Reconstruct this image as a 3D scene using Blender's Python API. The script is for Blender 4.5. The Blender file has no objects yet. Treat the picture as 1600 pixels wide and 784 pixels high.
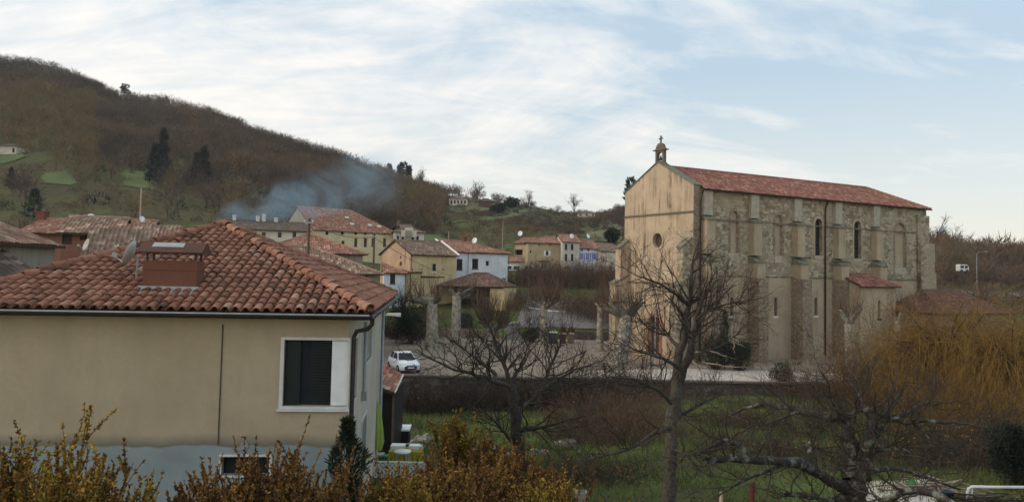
import bpy, math, random
import numpy as np
from mathutils import Vector, Matrix
from mathutils.geometry import tessellate_polygon

S = bpy.context.scene
COL = S.collection
R_ = math.radians

# ------------------------------------------------------------------ camera
H = 8.1                      # eye height above the church square (z = 0)
F = 1230.0                   # focal length in pixels of a 1600 px wide frame
PITCH, ROLL = R_(3.0), R_(1.2)
PX0, PY0 = 800.0, 359.0      # where the optical axis meets the 1600 x 784 frame
cam_d = bpy.data.cameras.new('camera')
cam = bpy.data.objects.new('camera', cam_d)
COL.objects.link(cam)
cam_d.sensor_width = 36.0
cam_d.lens = 36.0 * F / 1600.0
cam_d.shift_y = -(392.0 - PY0) / 1600.0
cam_d.clip_start = 0.1
cam_d.clip_end = 6000
cam.matrix_world = Matrix.Translation((0, 0, H)) @ Matrix.Rotation(R_(90) + PITCH, 4, 'X') @ Matrix.Rotation(ROLL, 4, 'Z')
S.camera = cam

# ------------------------------------------------------------------ sky and sun
SUN_AZ, SUN_EL = 262.0, 24.0     # degrees, compass from +Y clockwise
w = bpy.data.worlds.new('World')
S.world = w
w.use_nodes = True
nt = w.node_tree
nt.nodes.clear()
def nd(t, type_, **kw):
    n = t.nodes.new(type_)
    for k, v in kw.items():
        setattr(n, k, v)
    return n
def math_(t, op, a, b=None, clamp=False):
    n = nd(t, 'ShaderNodeMath', operation=op, use_clamp=clamp)
    for i, v in enumerate((a, b)):
        if v is None: continue
        if isinstance(v, (int, float)): n.inputs[i].default_value = v
        else: t.links.new(v, n.inputs[i])
    return n.outputs[0]
def mix_(t, fac, a, b, blend='MIX'):
    n = nd(t, 'ShaderNodeMix', data_type='RGBA', blend_type=blend)
    for i, v in ((0, fac), (6, a), (7, b)):
        if isinstance(v, (int, float)): n.inputs[i].default_value = v
        elif isinstance(v, (tuple, list)): n.inputs[i].default_value = (*v, 1.0) if len(v) == 3 else v
        else: t.links.new(v, n.inputs[i])
    return n.outputs[2]
def ramp_(t, fac, stops):
    n = nd(t, 'ShaderNodeValToRGB')
    e = n.color_ramp.elements
    while len(e) < len(stops): e.new(0.5)
    for el, (p, c) in zip(e, stops):
        el.position = p
        el.color = (*c, 1) if isinstance(c, (tuple, list)) else (c, c, c, 1)
    t.links.new(fac, n.inputs[0])
    return n.outputs[0]

out = nd(nt, 'ShaderNodeOutputWorld')
bg = nd(nt, 'ShaderNodeBackground')
bg.inputs[1].default_value = 0.104
nt.links.new(bg.outputs[0], out.inputs[0])
sky = nd(nt, 'ShaderNodeTexSky', sky_type='NISHITA')
sky.sun_disc = False
sky.sun_elevation = R_(SUN_EL)
sky.sun_rotation = R_(SUN_AZ)
sky.air_density = 1.0
sky.dust_density = 1.5
tc = nd(nt, 'ShaderNodeTexCoord')
sep = nd(nt, 'ShaderNodeSeparateXYZ')
nt.links.new(tc.outputs['Generated'], sep.inputs[0])
zc = math_(nt, 'ADD', math_(nt, 'MAXIMUM', sep.outputs[2], 0.0), 0.42)
cmb = nd(nt, 'ShaderNodeCombineXYZ')
nt.links.new(math_(nt, 'DIVIDE', sep.outputs[0], zc), cmb.inputs[0])
nt.links.new(math_(nt, 'DIVIDE', sep.outputs[1], zc), cmb.inputs[1])
def cloud_layer(rot, scale, noise_scale, detail, dist, off):
    m = nd(nt, 'ShaderNodeMapping')
    m.inputs['Rotation'].default_value = (0, 0, R_(rot))
    m.inputs['Scale'].default_value = scale
    m.inputs['Location'].default_value = off
    nt.links.new(cmb.outputs[0], m.inputs[0])
    n = nd(nt, 'ShaderNodeTexNoise')
    n.inputs['Scale'].default_value = noise_scale
    n.inputs['Detail'].default_value = detail
    n.inputs['Roughness'].default_value = 0.62
    n.inputs['Distortion'].default_value = dist
    nt.links.new(m.outputs[0], n.inputs[0])
    return n.outputs[0]
cl1 = cloud_layer(38, (0.8, 1.5, 1), 1.5, 10, 1.3, (3.1, 1.7, 0))
cl2 = cloud_layer(-30, (0.7, 2.2, 1), 3.4, 10, 1.6, (0.3, 5.2, 2))
bias = math_(nt, 'MULTIPLY', sep.outputs[0], -0.24)            # more cloud towards the left
csum = math_(nt, 'ADD', math_(nt, 'ADD', math_(nt, 'MULTIPLY', cl1, 0.72), math_(nt, 'MULTIPLY', cl2, 0.33)), bias)
cmask = ramp_(nt, csum, [(0.45, 0.0), (0.66, 1.0)])
# pale sky between the clouds, whiter towards the skyline; cloud brightest towards the sun
pale = ramp_(nt, sep.outputs[2], [(0.0, (8.6, 7.9, 6.6)), (0.10, (7.0, 7.4, 7.2)), (0.24, (4.7, 6.0, 7.1)), (0.7, (4.3, 5.5, 6.8))])
hint = mix_(nt, 0.9, sky.outputs[0], pale)
front = math_(nt, 'MULTIPLY_ADD', sep.outputs[1], -0.14)
front.node.inputs[2].default_value = 1.13     # unseen sky behind the viewer is brightened as added fill light
ctint = ramp_(nt, sep.outputs[2], [(0.0, (9.1, 8.4, 7.2)), (0.12, (8.9, 8.5, 7.9)), (0.4, (8.7, 8.6, 8.5))])
cloudy = mix_(nt, math_(nt, 'MULTIPLY', cmask, 0.95), hint, ctint)
dim = mix_(nt, 1.0, cloudy, front, 'MULTIPLY')
nt.links.new(dim, bg.inputs[0])

sd = bpy.data.lights.new('sun', 'SUN')
sd.energy = 1.1
sd.angle = R_(14)
sd.color = (1.0, 0.88, 0.73)
so = bpy.data.objects.new('sun', sd)
COL.objects.link(so)
az = R_(SUN_AZ)
sdir = Vector((math.sin(az) * math.cos(R_(SUN_EL)), math.cos(az) * math.cos(R_(SUN_EL)), math.sin(R_(SUN_EL))))
so.rotation_euler = sdir.to_track_quat('Z', 'Y').to_euler()
so.location = (-60, -10, 60)

S.view_settings.view_transform = 'Standard'
S.view_settings.look = 'None'
S.view_settings.exposure = 0.20
S.view_settings.gamma = 1.0
S.view_settings.use_curve_mapping = False
S.cycles.max_bounces = 6
S.cycles.diffuse_bounces = 3
S.cycles.volume_bounces = 1
S.cycles.transparent_max_bounces = 8
S.cycles.use_denoising = True

# ------------------------------------------------------------------ pixel <-> world (layout helper)
_F0 = np.array((0, math.cos(PITCH), math.sin(PITCH)))
_U0 = np.array((0, -math.sin(PITCH), math.cos(PITCH)))
_R0 = np.array((1.0, 0, 0))
_RR = math.cos(ROLL) * _R0 + math.sin(ROLL) * _U0
_UU = -math.sin(ROLL) * _R0 + math.cos(ROLL) * _U0
EYE = np.array((0, 0, H))
def ray(px, py):
    return _F0 + _RR * ((px - PX0) / F) + _UU * ((PY0 - py) / F)
def at(px, py, D):
    d = ray(px, py)
    return EYE + d * (D / d[1])
def onplane(px, py, P, n):
    d = ray(px, py)
    t = np.dot(np.asarray(P) - EYE, n) / np.dot(d, n)
    return EYE + d * t
def proj(p):
    q = np.asarray(p) - EYE
    f = q @ _F0
    return PX0 + F * (q @ _RR) / f, PY0 - F * (q @ _UU) / f
def ss(a, b, x):
    t = np.clip((x - a) / (b - a), 0, 1)
    return t * t * (3 - 2 * t)

# ------------------------------------------------------------------ terrain heights
_rpx = [-900, -400, -150, 0, 60, 100, 180, 250, 350, 430, 500, 560, 620, 700, 760, 830, 900, 980, 1100, 1300, 1450, 1500, 1600, 1900, 2500]
_rpy = [50, 30, 60, 82, 91, 107, 138, 151, 179, 203, 228, 250, 270, 292, 305, 318, 328, 322, 330, 350, 372, 384, 397, 400, 380]
_Rpx = [-900, 0, 350, 700, 950, 1300, 1600, 2500]
_Rd = [520, 520, 480, 430, 400, 370, 360, 380]
def hnoise(x, y):
    return (np.sin(x * .031 + 1.3) * np.cos(y * .027 - .4) + .5 * np.sin(x * .083 + y * .051) + .3 * np.cos(x * .15 - y * .13 + 2))
def zt(x, y):
    x = np.asarray(x, float); y = np.asarray(y, float)
    zend = -2.4 + 1.5 * ss(-8, 18, x)
    g = np.interp(y, [5, 18, 28, 45, 60], [1.0, .8, .66, .26, 0])
    lift = 4.2 * ss(-13, -27, x) * ss(16, 40, y)
    near = zend + (2.6 - zend) * g + lift + .06 * np.sin(x * .9 + y * .4) + .05 * np.cos(x * .5 - y * .8)
    zl = np.interp(y, [60, 95.5, 103, 112, 118, 150, 175, 200], [0, 0, 2.9, 4.3, 5.0, 8.0, 8.6, 9.5])
    zr = np.interp(y, [60, 95, 150, 200], [0, 0, 2.0, 6.5])
    k = ss(14, 45, x)
    far = zl * (1 - k) + zr * k + lift * ss(110, 60, y) + 2.5 * ss(-15, -45, x) * ss(95, 140, y)
    px = 800 + F * x / np.maximum(y, 1.0)
    Rd = np.interp(px, _Rpx, _Rd)
    ry = np.interp(px, _rpx, _rpy)
    hor = 423 + .021 * (px - 800)
    ztop = H + (hor - ry) * Rd / F - np.interp(px, [640, 720, 830, 1000, 1150], [7.5, 3.5, 1.5, 1.5, 6.5])
    D0 = 185.0
    s = np.clip((y - D0) / (Rd - D0), 0, 1)
    hill = far + (ztop - far) * (s ** 1.12) + 1.3 * hnoise(x, y) * ss(0.02, .25, s) * (1 - .7 * ss(.8, 1, s))
    back = np.maximum(ztop - (y - Rd) * .18, -20)
    far2 = np.where(y > Rd, back, np.where(y > D0, hill, far))
    return np.where(y < 60, near, far2)
def ground_hit(px, py, d0=6.0, d1=620.0):
    d = ray(px, py)
    D = np.linspace(d0, d1, 6000)
    P = EYE[None] + d[None] * (D / d[1])[:, None]
    k = np.nonzero(P[:, 2] < zt(P[:, 0], P[:, 1]))[0]
    i = k[0] if len(k) else len(D) - 1
    return P[i]
def gz(x, y):
    return float(zt(x, y))

# ------------------------------------------------------------------ mesh building
class MB:
    def __init__(self):
        self.V = []; self.n = 0; self.ch = []      # chunks: (faces array (n,k) or list, mat, tint, uv, smooth)
    def add(self, v, f, mat=0, tint=0.5, uv=None, smooth=False):
        v = np.asarray(v, float).reshape(-1, 3)
        off = self.n
        self.V.append(v); self.n += len(v)
        if isinstance(f, np.ndarray):
            self.ch.append((f + off, mat, tint, uv, smooth))
        else:
            by = {}
            for i, q in enumerate(f): by.setdefault(len(q), []).append((i, q))
            for k, qs in by.items():
                idx = [i for i, _ in qs]
                tt = tint if np.isscalar(tint) else np.asarray(tint)[idx]
                self.ch.append((np.array([q for _, q in qs]) + off, mat, tt, None if uv is None else np.concatenate([uv[i] for i in idx]), smooth))
        return self
    def box(self, lo, hi, mat=0, tint=.5):
        (a, b, c), (d, e, g) = lo, hi
        v = [(a,b,c),(d,b,c),(d,e,c),(a,e,c),(a,b,g),(d,b,g),(d,e,g),(a,e,g)]
        return self.add(v, [(0,3,2,1),(4,5,6,7),(0,1,5,4),(1,2,6,5),(2,3,7,6),(3,0,4,7)], mat, tint)
    def obox(self, c, ax, ay, az, mat=0, tint=.5):
        c = np.asarray(c, float); ax = np.asarray(ax, float); ay = np.asarray(ay, float); az = np.asarray(az, float)
        v = [c+sx*ax+sy*ay+sz*az for sz in (-1,1) for sx,sy in ((-1,-1),(1,-1),(1,1),(-1,1))]
        return self.add(v, [(0,3,2,1),(4,5,6,7),(0,1,5,4),(1,2,6,5),(2,3,7,6),(3,0,4,7)], mat, tint)
    def prism(self, poly, ext, mat=0, tint=.5):
        """planar polygon (list of 3D) swept along ext"""
        p = np.asarray(poly, float); n = len(p); e = np.asarray(ext, float)
        v = np.concatenate([p, p + e])
        f = [tuple(range(n)), tuple(range(2*n-1, n-1, -1))] + [(i, (i+1) % n, n+(i+1) % n, n+i) for i in range(n)]
        return self.add(v, f, mat, tint)
    def tube(self, pts, rad, sides=6, mat=0, tint=.5, caps=True):
        pts = np.asarray(pts, float)
        rad = np.full(len(pts), rad) if np.isscalar(rad) else np.asarray(rad, float)
        strips(self, pts[None], rad[None], sides, mat, tint)
        if caps:
            m = sides; K = len(pts); o = self.n - m * K
            self.V.append(np.zeros((0, 3)))
            self.ch.append((np.array([list(range(o, o+m)), list(range(o+m*(K-1), o+m*K))]), mat, tint, None, False))
        return self
    def lathe(self, c, prof, sides=12, mat=0, tint=.5, smooth=True):
        c = np.asarray(c, float); K = len(prof)
        a = np.linspace(0, 2*math.pi, sides, endpoint=False)
        v = np.concatenate([np.stack([c[0]+r*np.cos(a), c[1]+r*np.sin(a), np.full(sides, c[2]+z)], 1) for r, z in prof])
        f = [(k*sides+i, k*sides+(i+1) % sides, (k+1)*sides+(i+1) % sides, (k+1)*sides+i) for k in range(K-1) for i in range(sides)]
        return self.add(v, f, mat, tint, None, smooth)
    def build(self, name, mats, parent=None, loc=None):
        if not self.V or not self.ch:
            return None
        me = bpy.data.meshes.new(name)
        V = np.concatenate(self.V)
        base = np.zeros(3)
        if parent is not None:
            base = np.array(root_loc(parent))
        elif loc is not None:
            base = np.array(loc, float)
        V = V - base
        loops = []; tot = []; mi = []; ti = []; uvs = []; sm = []
        has_uv = any(c[3] is not None for c in self.ch)
        for f, m, t, uv, s in self.ch:
            n, k = f.shape
            loops.append(f.ravel()); tot.append(np.full(n, k)); mi.append(np.full(n, m))
            ti.append(np.full(n, t) if np.isscalar(t) else np.asarray(t, float)); sm.append(np.full(n, s))
            if has_uv: uvs.append(np.zeros((n*k, 2)) if uv is None else np.asarray(uv, float).reshape(-1, 2))
        loops = np.concatenate(loops).astype(np.int32); tot = np.concatenate(tot)
        start = np.concatenate([[0], np.cumsum(tot)[:-1]]).astype(np.int32)
        me.vertices.add(len(V)); me.vertices.foreach_set('co', V.astype(np.float32).ravel())
        me.loops.add(len(loops)); me.loops.foreach_set('vertex_index', loops)
        me.polygons.add(len(tot)); me.polygons.foreach_set('loop_start', start)
        me.polygons.foreach_set('material_index', np.concatenate(mi).astype(np.int32))
        me.polygons.foreach_set('use_smooth', np.concatenate(sm).astype(bool))
        at_ = me.attributes.new('tint', 'FLOAT', 'FACE')
        at_.data.foreach_set('value', np.concatenate(ti).astype(np.float32))
        if has_uv:
            ul = me.uv_layers.new(name='UVMap')
            ul.data.foreach_set('uv', np.concatenate(uvs).astype(np.float32).ravel())
        me.update(calc_edges=True)
        for m in (mats if isinstance(mats, (list, tuple)) else [mats]):
            me.materials.append(m)
        o = bpy.data.objects.new(name, me)
        COL.objects.link(o)
        if parent is not None: o.parent = parent
        else: o.location = base
        return o
def root_loc(o):
    while o.parent is not None: o = o.parent
    return o.location
def norm(a):
    a = np.asarray(a, float)
    return a / np.maximum(np.linalg.norm(a, axis=-1, keepdims=True), 1e-9)
def strips(mb, P, Rad, sides=3, mat=0, tint=.5, smooth=True):
    """tubes along N polylines of K points each"""
    N, K, _ = P.shape
    T = np.empty_like(P)
    T[:, 1:-1] = P[:, 2:] - P[:, :-2]; T[:, 0] = P[:, 1] - P[:, 0]; T[:, -1] = P[:, -1] - P[:, -2]
    T = norm(T)
    ref = np.where(np.abs(T[..., 2:3]) < .9, np.array([0, 0, 1.0]), np.array([1.0, 0, 0]))
    # keep one reference per strip so that rings line up
    ref = np.broadcast_to(np.where(np.abs(T[:, :1, 2:3]).mean(1, keepdims=True) < .8, np.array([0, 0, 1.0]), np.array([1.0, .2, 0])), T.shape)
    A = norm(np.cross(T, ref)); B = np.cross(T, A)
    a = np.linspace(0, 2*math.pi, sides, endpoint=False)
    V = P[:, :, None] + Rad[:, :, None, None] * (np.cos(a)[None, None, :, None] * A[:, :, None] + np.sin(a)[None, None, :, None] * B[:, :, None])
    k, i = np.meshgrid(np.arange(K-1), np.arange(sides), indexing='ij')
    q = np.stack([k*sides+i, k*sides+(i+1) % sides, (k+1)*sides+(i+1) % sides, (k+1)*sides+i], -1).reshape(-1, 4)
    f = (q[None] + (np.arange(N)*K*sides)[:, None, None]).reshape(-1, 4)
    if not np.isscalar(tint): tint = np.repeat(np.asarray(tint), len(q))
    mb.add(V.reshape(-1, 3), f, mat, tint, None, smooth)
def poly_grow(rng, P0, D0, L, K, wob=.15, trop=(0, 0, 0)):
    P = np.empty((len(P0), K, 3)); P[:, 0] = P0
    d = norm(D0); trop = np.asarray(trop, float)
    st = (np.asarray(L) / (K-1))[:, None]
    for k in range(1, K):
        d = norm(d + rng.normal(0, wob, d.shape) + trop)
        P[:, k] = P[:, k-1] + d * st
    return P
def offshoots(rng, P, Rad, n, t0=.2, t1=1.0, spread=.9, rs=.55):
    """n child starts per polyline -> pos, dir, radius, parent index, t"""
    N, K, _ = P.shape
    idx = np.repeat(np.arange(N), n)
    t = rng.uniform(t0, t1, len(idx)) * (K-1) * .999
    k = t.astype(int); fr = (t-k)[:, None]
    pos = P[idx, k]*(1-fr) + P[idx, k+1]*fr
    tan = norm(P[idx, k+1]-P[idx, k])
    rd = rng.normal(0, 1, tan.shape)
    per = norm(rd - (rd*tan).sum(1, keepdims=True)*tan)
    a = spread * rng.uniform(.55, 1.25, len(idx))[:, None]
    d = tan*np.cos(a) + per*np.sin(a)
    r = (Rad[idx, k]*(1-fr[:, 0]) + Rad[idx, k+1]*fr[:, 0]) * rs
    return pos, d, r, idx, t/(K-1)
def slivers(mb, rng, pos, dirs, L, W, mat=0, tint=.5):
    """thin random-facing quads: leaves, twig sprays"""
    d = norm(dirs)
    s = norm(np.cross(d, rng.normal(0, 1, d.shape)))
    L = np.asarray(L)[:, None] if not np.isscalar(L) else L
    W = np.asarray(W)[:, None] if not np.isscalar(W) else W
    a = pos - s*W*.25; b = pos + s*W*.25
    c = pos + d*L*.55 + s*W*.5; e = pos + d*L + 0*s; g = pos + d*L*.5 - s*W*.5
    V = np.stack([a, b, c, e, g], 1).reshape(-1, 3)
    f = np.arange(len(V)).reshape(-1, 5)
    mb.add(V, f, mat, tint)

def empty(name, loc):
    o = bpy.data.objects.new(name, None)
    o.empty_display_size = .3
    COL.objects.link(o)
    o.location = tuple(float(v) for v in loc)
    return o
def tag(o, label, cat, group=None):
    o['label'] = label; o['category'] = cat
    if group: o['group'] = group
    return o
def thing(name, label, cat, loc, group=None):
    return tag(empty(name, loc), label, cat, group)
def struct(o, kind='structure'):
    o['kind'] = kind
    return o

# ------------------------------------------------------------------ materials
def newmat(name):
    m = bpy.data.materials.new(name); m.use_nodes = True
    t = m.node_tree
    b = t.nodes['Principled BSDF']
    b.inputs['Specular IOR Level'].default_value = .25
    return m, t, b
def noise_(t, scale, detail=5, rough=.6, vec=None, dist=0.0):
    n = nd(t, 'ShaderNodeTexNoise')
    n.inputs['Scale'].default_value = scale; n.inputs['Detail'].default_value = detail
    n.inputs['Roughness'].default_value = rough; n.inputs['Distortion'].default_value = dist
    if vec is not None: t.links.new(vec, n.inputs[0])
    return n.outputs[0]
def pos_(t, scale=(1, 1, 1)):
    g = nd(t, 'ShaderNodeNewGeometry')
    m = nd(t, 'ShaderNodeMapping'); m.inputs['Scale'].default_value = scale
    t.links.new(g.outputs['Position'], m.inputs[0])
    return m.outputs[0]
def bump_(t, b, h, strength=.4, dist=.02):
    n = nd(t, 'ShaderNodeBump'); n.inputs['Strength'].default_value = strength; n.inputs['Distance'].default_value = dist
    t.links.new(h, n.inputs['Height']); t.links.new(n.outputs[0], b.inputs['Normal'])
def plain(name, col, rough=.7, var=.18, scale=3.0, metal=0.0, bump=0.0):
    m, t, b = newmat(name)
    n = noise_(t, scale, 6, .65, pos_(t))
    c1 = tuple(v*(1-var) for v in col); c2 = tuple(min(1, v*(1+var)) for v in col)
    t.links.new(ramp_(t, n, [(.3, c1), (.7, c2)]), b.inputs['Base Color'])
    b.inputs['Roughness'].default_value = rough; b.inputs['Metallic'].default_value = metal
    if bump: bump_(t, b, n, bump)
    return m
def tinted(name, stops, rough=.85, var=.25, scale=6.0, trans=0.0, bump=0.0):
    m, t, b = newmat(name)
    a = nd(t, 'ShaderNodeAttribute', attribute_name='tint')
    c = ramp_(t, a.outputs['Fac'], stops)
    n = noise_(t, scale, 4, .6, pos_(t))
    c = mix_(t, 1.0, c, ramp_(t, n, [(.3, 1-var), (.7, 1+var)]), 'MULTIPLY')
    t.links.new(c, b.inputs['Base Color']); b.inputs['Roughness'].default_value = rough
    b.inputs['Specular IOR Level'].default_value = .15
    if trans: b.inputs['Subsurface Weight'].default_value = 0
    if bump: bump_(t, b, n, bump)
    return m
def plaster(name, col, stain=(.16, .13, .10), amount=.5, streak=True, grain=.12):
    """rendered wall: cloudy tone, fine grain, rain streaks"""
    m, t, b = newmat(name)
    big = noise_(t, .55, 5, .6, pos_(t)); fine = noise_(t, 9, 6, .7, pos_(t))
    c = ramp_(t, big, [(.3, tuple(v*.82 for v in col)), (.7, tuple(min(1, v*1.12) for v in col))])
    c = mix_(t, 1.0, c, ramp_(t, fine, [(.25, 1-grain), (.75, 1+grain)]), 'MULTIPLY')
    if streak:
        s = noise_(t, 1.0, 4, .65, pos_(t, (2.6, 2.6, .16)))
        p = noise_(t, .45, 3, .6, pos_(t))
        k = math_(t, 'MULTIPLY', ramp_(t, s, [(.47, 0), (.64, 1)]), ramp_(t, p, [(.40, 0), (.60, 1)]))
        c = mix_(t, math_(t, 'MULTIPLY', k, amount), c, stain)
    t.links.new(c, b.inputs['Base Color']); b.inputs['Roughness'].default_value = .9
    bump_(t, b, fine, .25, .01)
    return m
def rubble(name, col, col2, mortar, scale=3.2, amt=.75):
    m, t, b = newmat(name)
    pv = pos_(t, (1, 1, 1.5))
    v = nd(t, 'ShaderNodeTexVoronoi'); v.inputs['Scale'].default_value = scale; t.links.new(pv, v.inputs[0])
    e = nd(t, 'ShaderNodeTexVoronoi', feature='DISTANCE_TO_EDGE'); e.inputs['Scale'].default_value = scale; t.links.new(pv, e.inputs[0])
    sp = nd(t, 'ShaderNodeSeparateColor'); t.links.new(v.outputs['Color'], sp.inputs[0])
    big = noise_(t, .5, 5, .65, pos_(t))
    st = ramp_(t, sp.outputs[0], [(0, tuple(x*.6 for x in col)), (.35, col), (.7, col2), (1, tuple(min(1, x*1.35) for x in col2))])
    k = math_(t, 'MULTIPLY', ramp_(t, e.outputs['Distance'], [(.0, 0), (.07, 1)]), ramp_(t, big, [(.36, .12), (.6, amt)]))
    c = mix_(t, k, mortar, st)
    fine = noise_(t, 7, 6, .7, pos_(t))
    c = mix_(t, 1.0, c, ramp_(t, fine, [(.25, .78), (.75, 1.2)]), 'MULTIPLY')
    g = noise_(t, .35, 4, .6, pos_(t))
    c = mix_(t, ramp_(t, g, [(.5, 0), (.75, .55)]), c, (.19, .15, .09))
    t.links.new(c, b.inputs['Base Color']); b.inputs['Roughness'].default_value = .95
    bump_(t, b, math_(t, 'ADD', k, fine), .8, .08)
    return m
def rooftile(name, c1, c2, c3, moss=(.10, .085, .05), mossamt=.5):
    """per tile colour from the roof's own metric UVs"""
    m, t, b = newmat(name)
    uv = nd(t, 'ShaderNodeUVMap'); s = nd(t, 'ShaderNodeSeparateXYZ'); t.links.new(uv.outputs[0], s.inputs[0])
    cb = nd(t, 'ShaderNodeCombineXYZ')
    t.links.new(math_(t, 'FLOOR', math_(t, 'DIVIDE', s.outputs[0], .24)), cb.inputs[0])
    t.links.new(math_(t, 'FLOOR', math_(t, 'DIVIDE', s.outputs[1], .36)), cb.inputs[1])
    wn = nd(t, 'ShaderNodeTexWhiteNoise', noise_dimensions='2D'); t.links.new(cb.outputs[0], wn.inputs[0])
    c = ramp_(t, wn.outputs[0], [(0, tuple(v*.7 for v in c1)), (.3, c1), (.65, c2), (.93, c3), (1, tuple(min(1, v*1.5) for v in c3))])
    n = noise_(t, .7, 5, .65, pos_(t))
    c = mix_(t, math_(t, 'MULTIPLY', ramp_(t, n, [(.42, 0), (.68, 1)]), mossamt), c, moss)
    n2 = noise_(t, 8, 5, .7, pos_(t))
    c = mix_(t, 1.0, c, ramp_(t, n2, [(.25, .75), (.75, 1.25)]), 'MULTIPLY')
    t.links.new(c, b.inputs['Base Color']); b.inputs['Roughness'].default_value = .85
    rows = math_(t, 'FRACT', math_(t, 'DIVIDE', s.outputs[1], .36))
    bump_(t, b, rows, .5, .04)
    return m

HAZE = 0.00010
M = {}
M['roof_near'] = tinted('roof_near', [(0, (.085, .045, .030)), (.35, (.205, .092, .058)), (.7, (.27, .125, .077)), (1, (.34, .20, .135))], .8, .3, 5, bump=.2)
M['roof_under'] = plain('roof_under', (.09, .045, .032), .9)
M['roof_church'] = rooftile('roof_church', (.19, .075, .05), (.25, .10, .068), (.31, .165, .12), (.12, .066, .045), .5)
M['roof_wing'] = rooftile('roof_wing', (.12, .055, .04), (.15, .072, .052), (.18, .105, .075), (.10, .065, .045), .6)
M['roof_red'] = rooftile('roof_red', (.24, .10, .065), (.30, .13, .085), (.36, .21, .14), (.12, .085, .055), .5)
M['roof_brown'] = rooftile('roof_brown', (.16, .095, .062), (.20, .125, .085), (.27, .20, .15), (.09, .075, .05), .6)
M['roof_shed'] = rooftile('roof_shed', (.12, .062, .045), (.15, .08, .058), (.19, .115, .085), (.08, .062, .042), .6)
M['roof_dark'] = rooftile('roof_dark', (.10, .065, .048), (.13, .085, .063), (.16, .115, .09), (.06, .055, .04), .6)
M['roof_mix'] = rooftile('roof_mix', (.20, .10, .065), (.25, .14, .09), (.38, .28, .20), (.10, .085, .055), .6)
M['wall_near'] = plaster('wall_near', (.49, .385, .255), (.22, .185, .13), .45, True, .07)
M['wall_side'] = plaster('wall_side', (.52, .47, .37), (.33, .31, .27), .5)
M['facade'] = plaster('facade', (.48, .365, .25), (.13, .085, .05), .95)
M['church_render'] = plaster('church_render', (.38, .30, .20), (.2, .16, .11), .5, True, .16)
M['church_stone'] = rubble('church_stone', (.27, .215, .14), (.43, .36, .25), (.34, .285, .195), 2.3, .95)
M['church_brown'] = rubble('church_brown', (.23, .17, .115), (.345, .275, .19), (.265, .20, .135), 3.6)
M['quoin'] = plain('quoin', (.36, .315, .235), .9, .25, 2.0, 0, .2)
M['stone_dark'] = plain('stone_dark', (.15, .12, .09), .95, .35, 4, 0, .3)
M['cap_stone'] = plain('cap_stone', (.17, .16, .115), .95, .35, 3, 0, .3)
M['wall_white'] = plaster('wall_white', (.70, .71, .71), (.4, .42, .42), .4)
M['wall_yellow'] = plaster('wall_yellow', (.58, .45, .245), (.3, .24, .14), .6)
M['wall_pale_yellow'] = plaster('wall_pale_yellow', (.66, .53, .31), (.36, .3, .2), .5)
M['wall_salmon'] = plaster('wall_salmon', (.46, .31, .20), (.17, .12, .085), .85)
M['wall_ochre'] = plaster('wall_ochre', (.42, .33, .20), (.25, .19, .12), .6)
M['wall_grey'] = plaster('wall_grey', (.49, .455, .385), (.28, .26, .22), .6)
M['wall_cream'] = plaster('wall_cream', (.62, .54, .42), (.36, .3, .23), .5)
M['wall_blue'] = plaster('wall_blue', (.62, .67, .70), (.4, .42, .42), .4)
M['wall_brick'] = plaster('wall_brick', (.24, .11, .075), (.12, .07, .05), .6)
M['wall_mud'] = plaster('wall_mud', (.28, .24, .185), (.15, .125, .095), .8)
M['white'] = plain('white_paint', (.74, .74, .71), .5, .08)
M['offwhite'] = plain('offwhite', (.58, .56, .52), .6, .12)
M['dish'] = plain('dish_grey', (.40, .36, .31), .5, .12, 8)
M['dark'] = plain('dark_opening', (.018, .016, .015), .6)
M['glass'] = plain('glass_dark', (.025, .028, .032), .12, .1)
M['green_shutter'] = plain('green_shutter', (.016, .022, .018), .6)
M['brown_wood'] = plain('brown_wood', (.085, .052, .034), .8, .3, 6)
M['blue_paint'] = plain('blue_paint', (.13, .27, .46), .55, .12)
M['violet_paint'] = plain('violet_paint', (.19, .20, .40), .55, .12)
M['pink_paint'] = plain('pink_paint', (.36, .22, .19), .6, .12)
M['metal_dark'] = plain('metal_dark', (.045, .035, .03), .5, .2, 3)
M['metal_grey'] = plain('metal_grey', (.30, .30, .29), .5, .2)
M['zinc'] = plain('zinc', (.33, .35, .36), .45, .2, 4, .3)
M['brick'] = plaster('brick_orange', (.165, .068, .043), (.10, .06, .045), .6)
M['arch_brick'] = plain('arch_brick', (.33, .155, .095), .9, .25, 5)
M['flashing'] = plain('flashing', (.33, .355, .35), .7, .25, 5)
M['bark'] = tinted('bark', [(0, (.030, .025, .021)), (.5, (.062, .052, .042)), (1, (.12, .105, .085))], .95, .5, 14, bump=.5)
M['twig'] = tinted('twig', [(0, (.022, .017, .014)), (.5, (.050, .038, .031)), (1, (.12, .095, .075))], .95, .3, 8)
def lichen_bark():
    m, t, b = newmat('lichen_bark')
    n = noise_(t, 9, 6, .7, pos_(t)); l = noise_(t, 4.5, 5, .7, pos_(t))
    c = ramp_(t, n, [(.3, (.018, .015, .013)), (.7, (.062, .053, .043))])
    c = mix_(t, ramp_(t, l, [(.52, 0), (.63, .85)]), c, (.20, .205, .16))
    t.links.new(c, b.inputs['Base Color']); b.inputs['Roughness'].default_value = .95
    bump_(t, b, n, .7, .03)
    return m
M['bough'] = lichen_bark()
M['plane_bark'] = tinted('plane_bark', [(0, (.05, .042, .034)), (.25, (.10, .088, .07)), (.55, (.30, .265, .21)), (1, (.38, .34, .27))], .9, .55, 3.0, bump=.3)
M['shoot'] = tinted('shoot', [(0, (.085, .052, .036)), (1, (.20, .13, .09))], .95, .25, 5)
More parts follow.
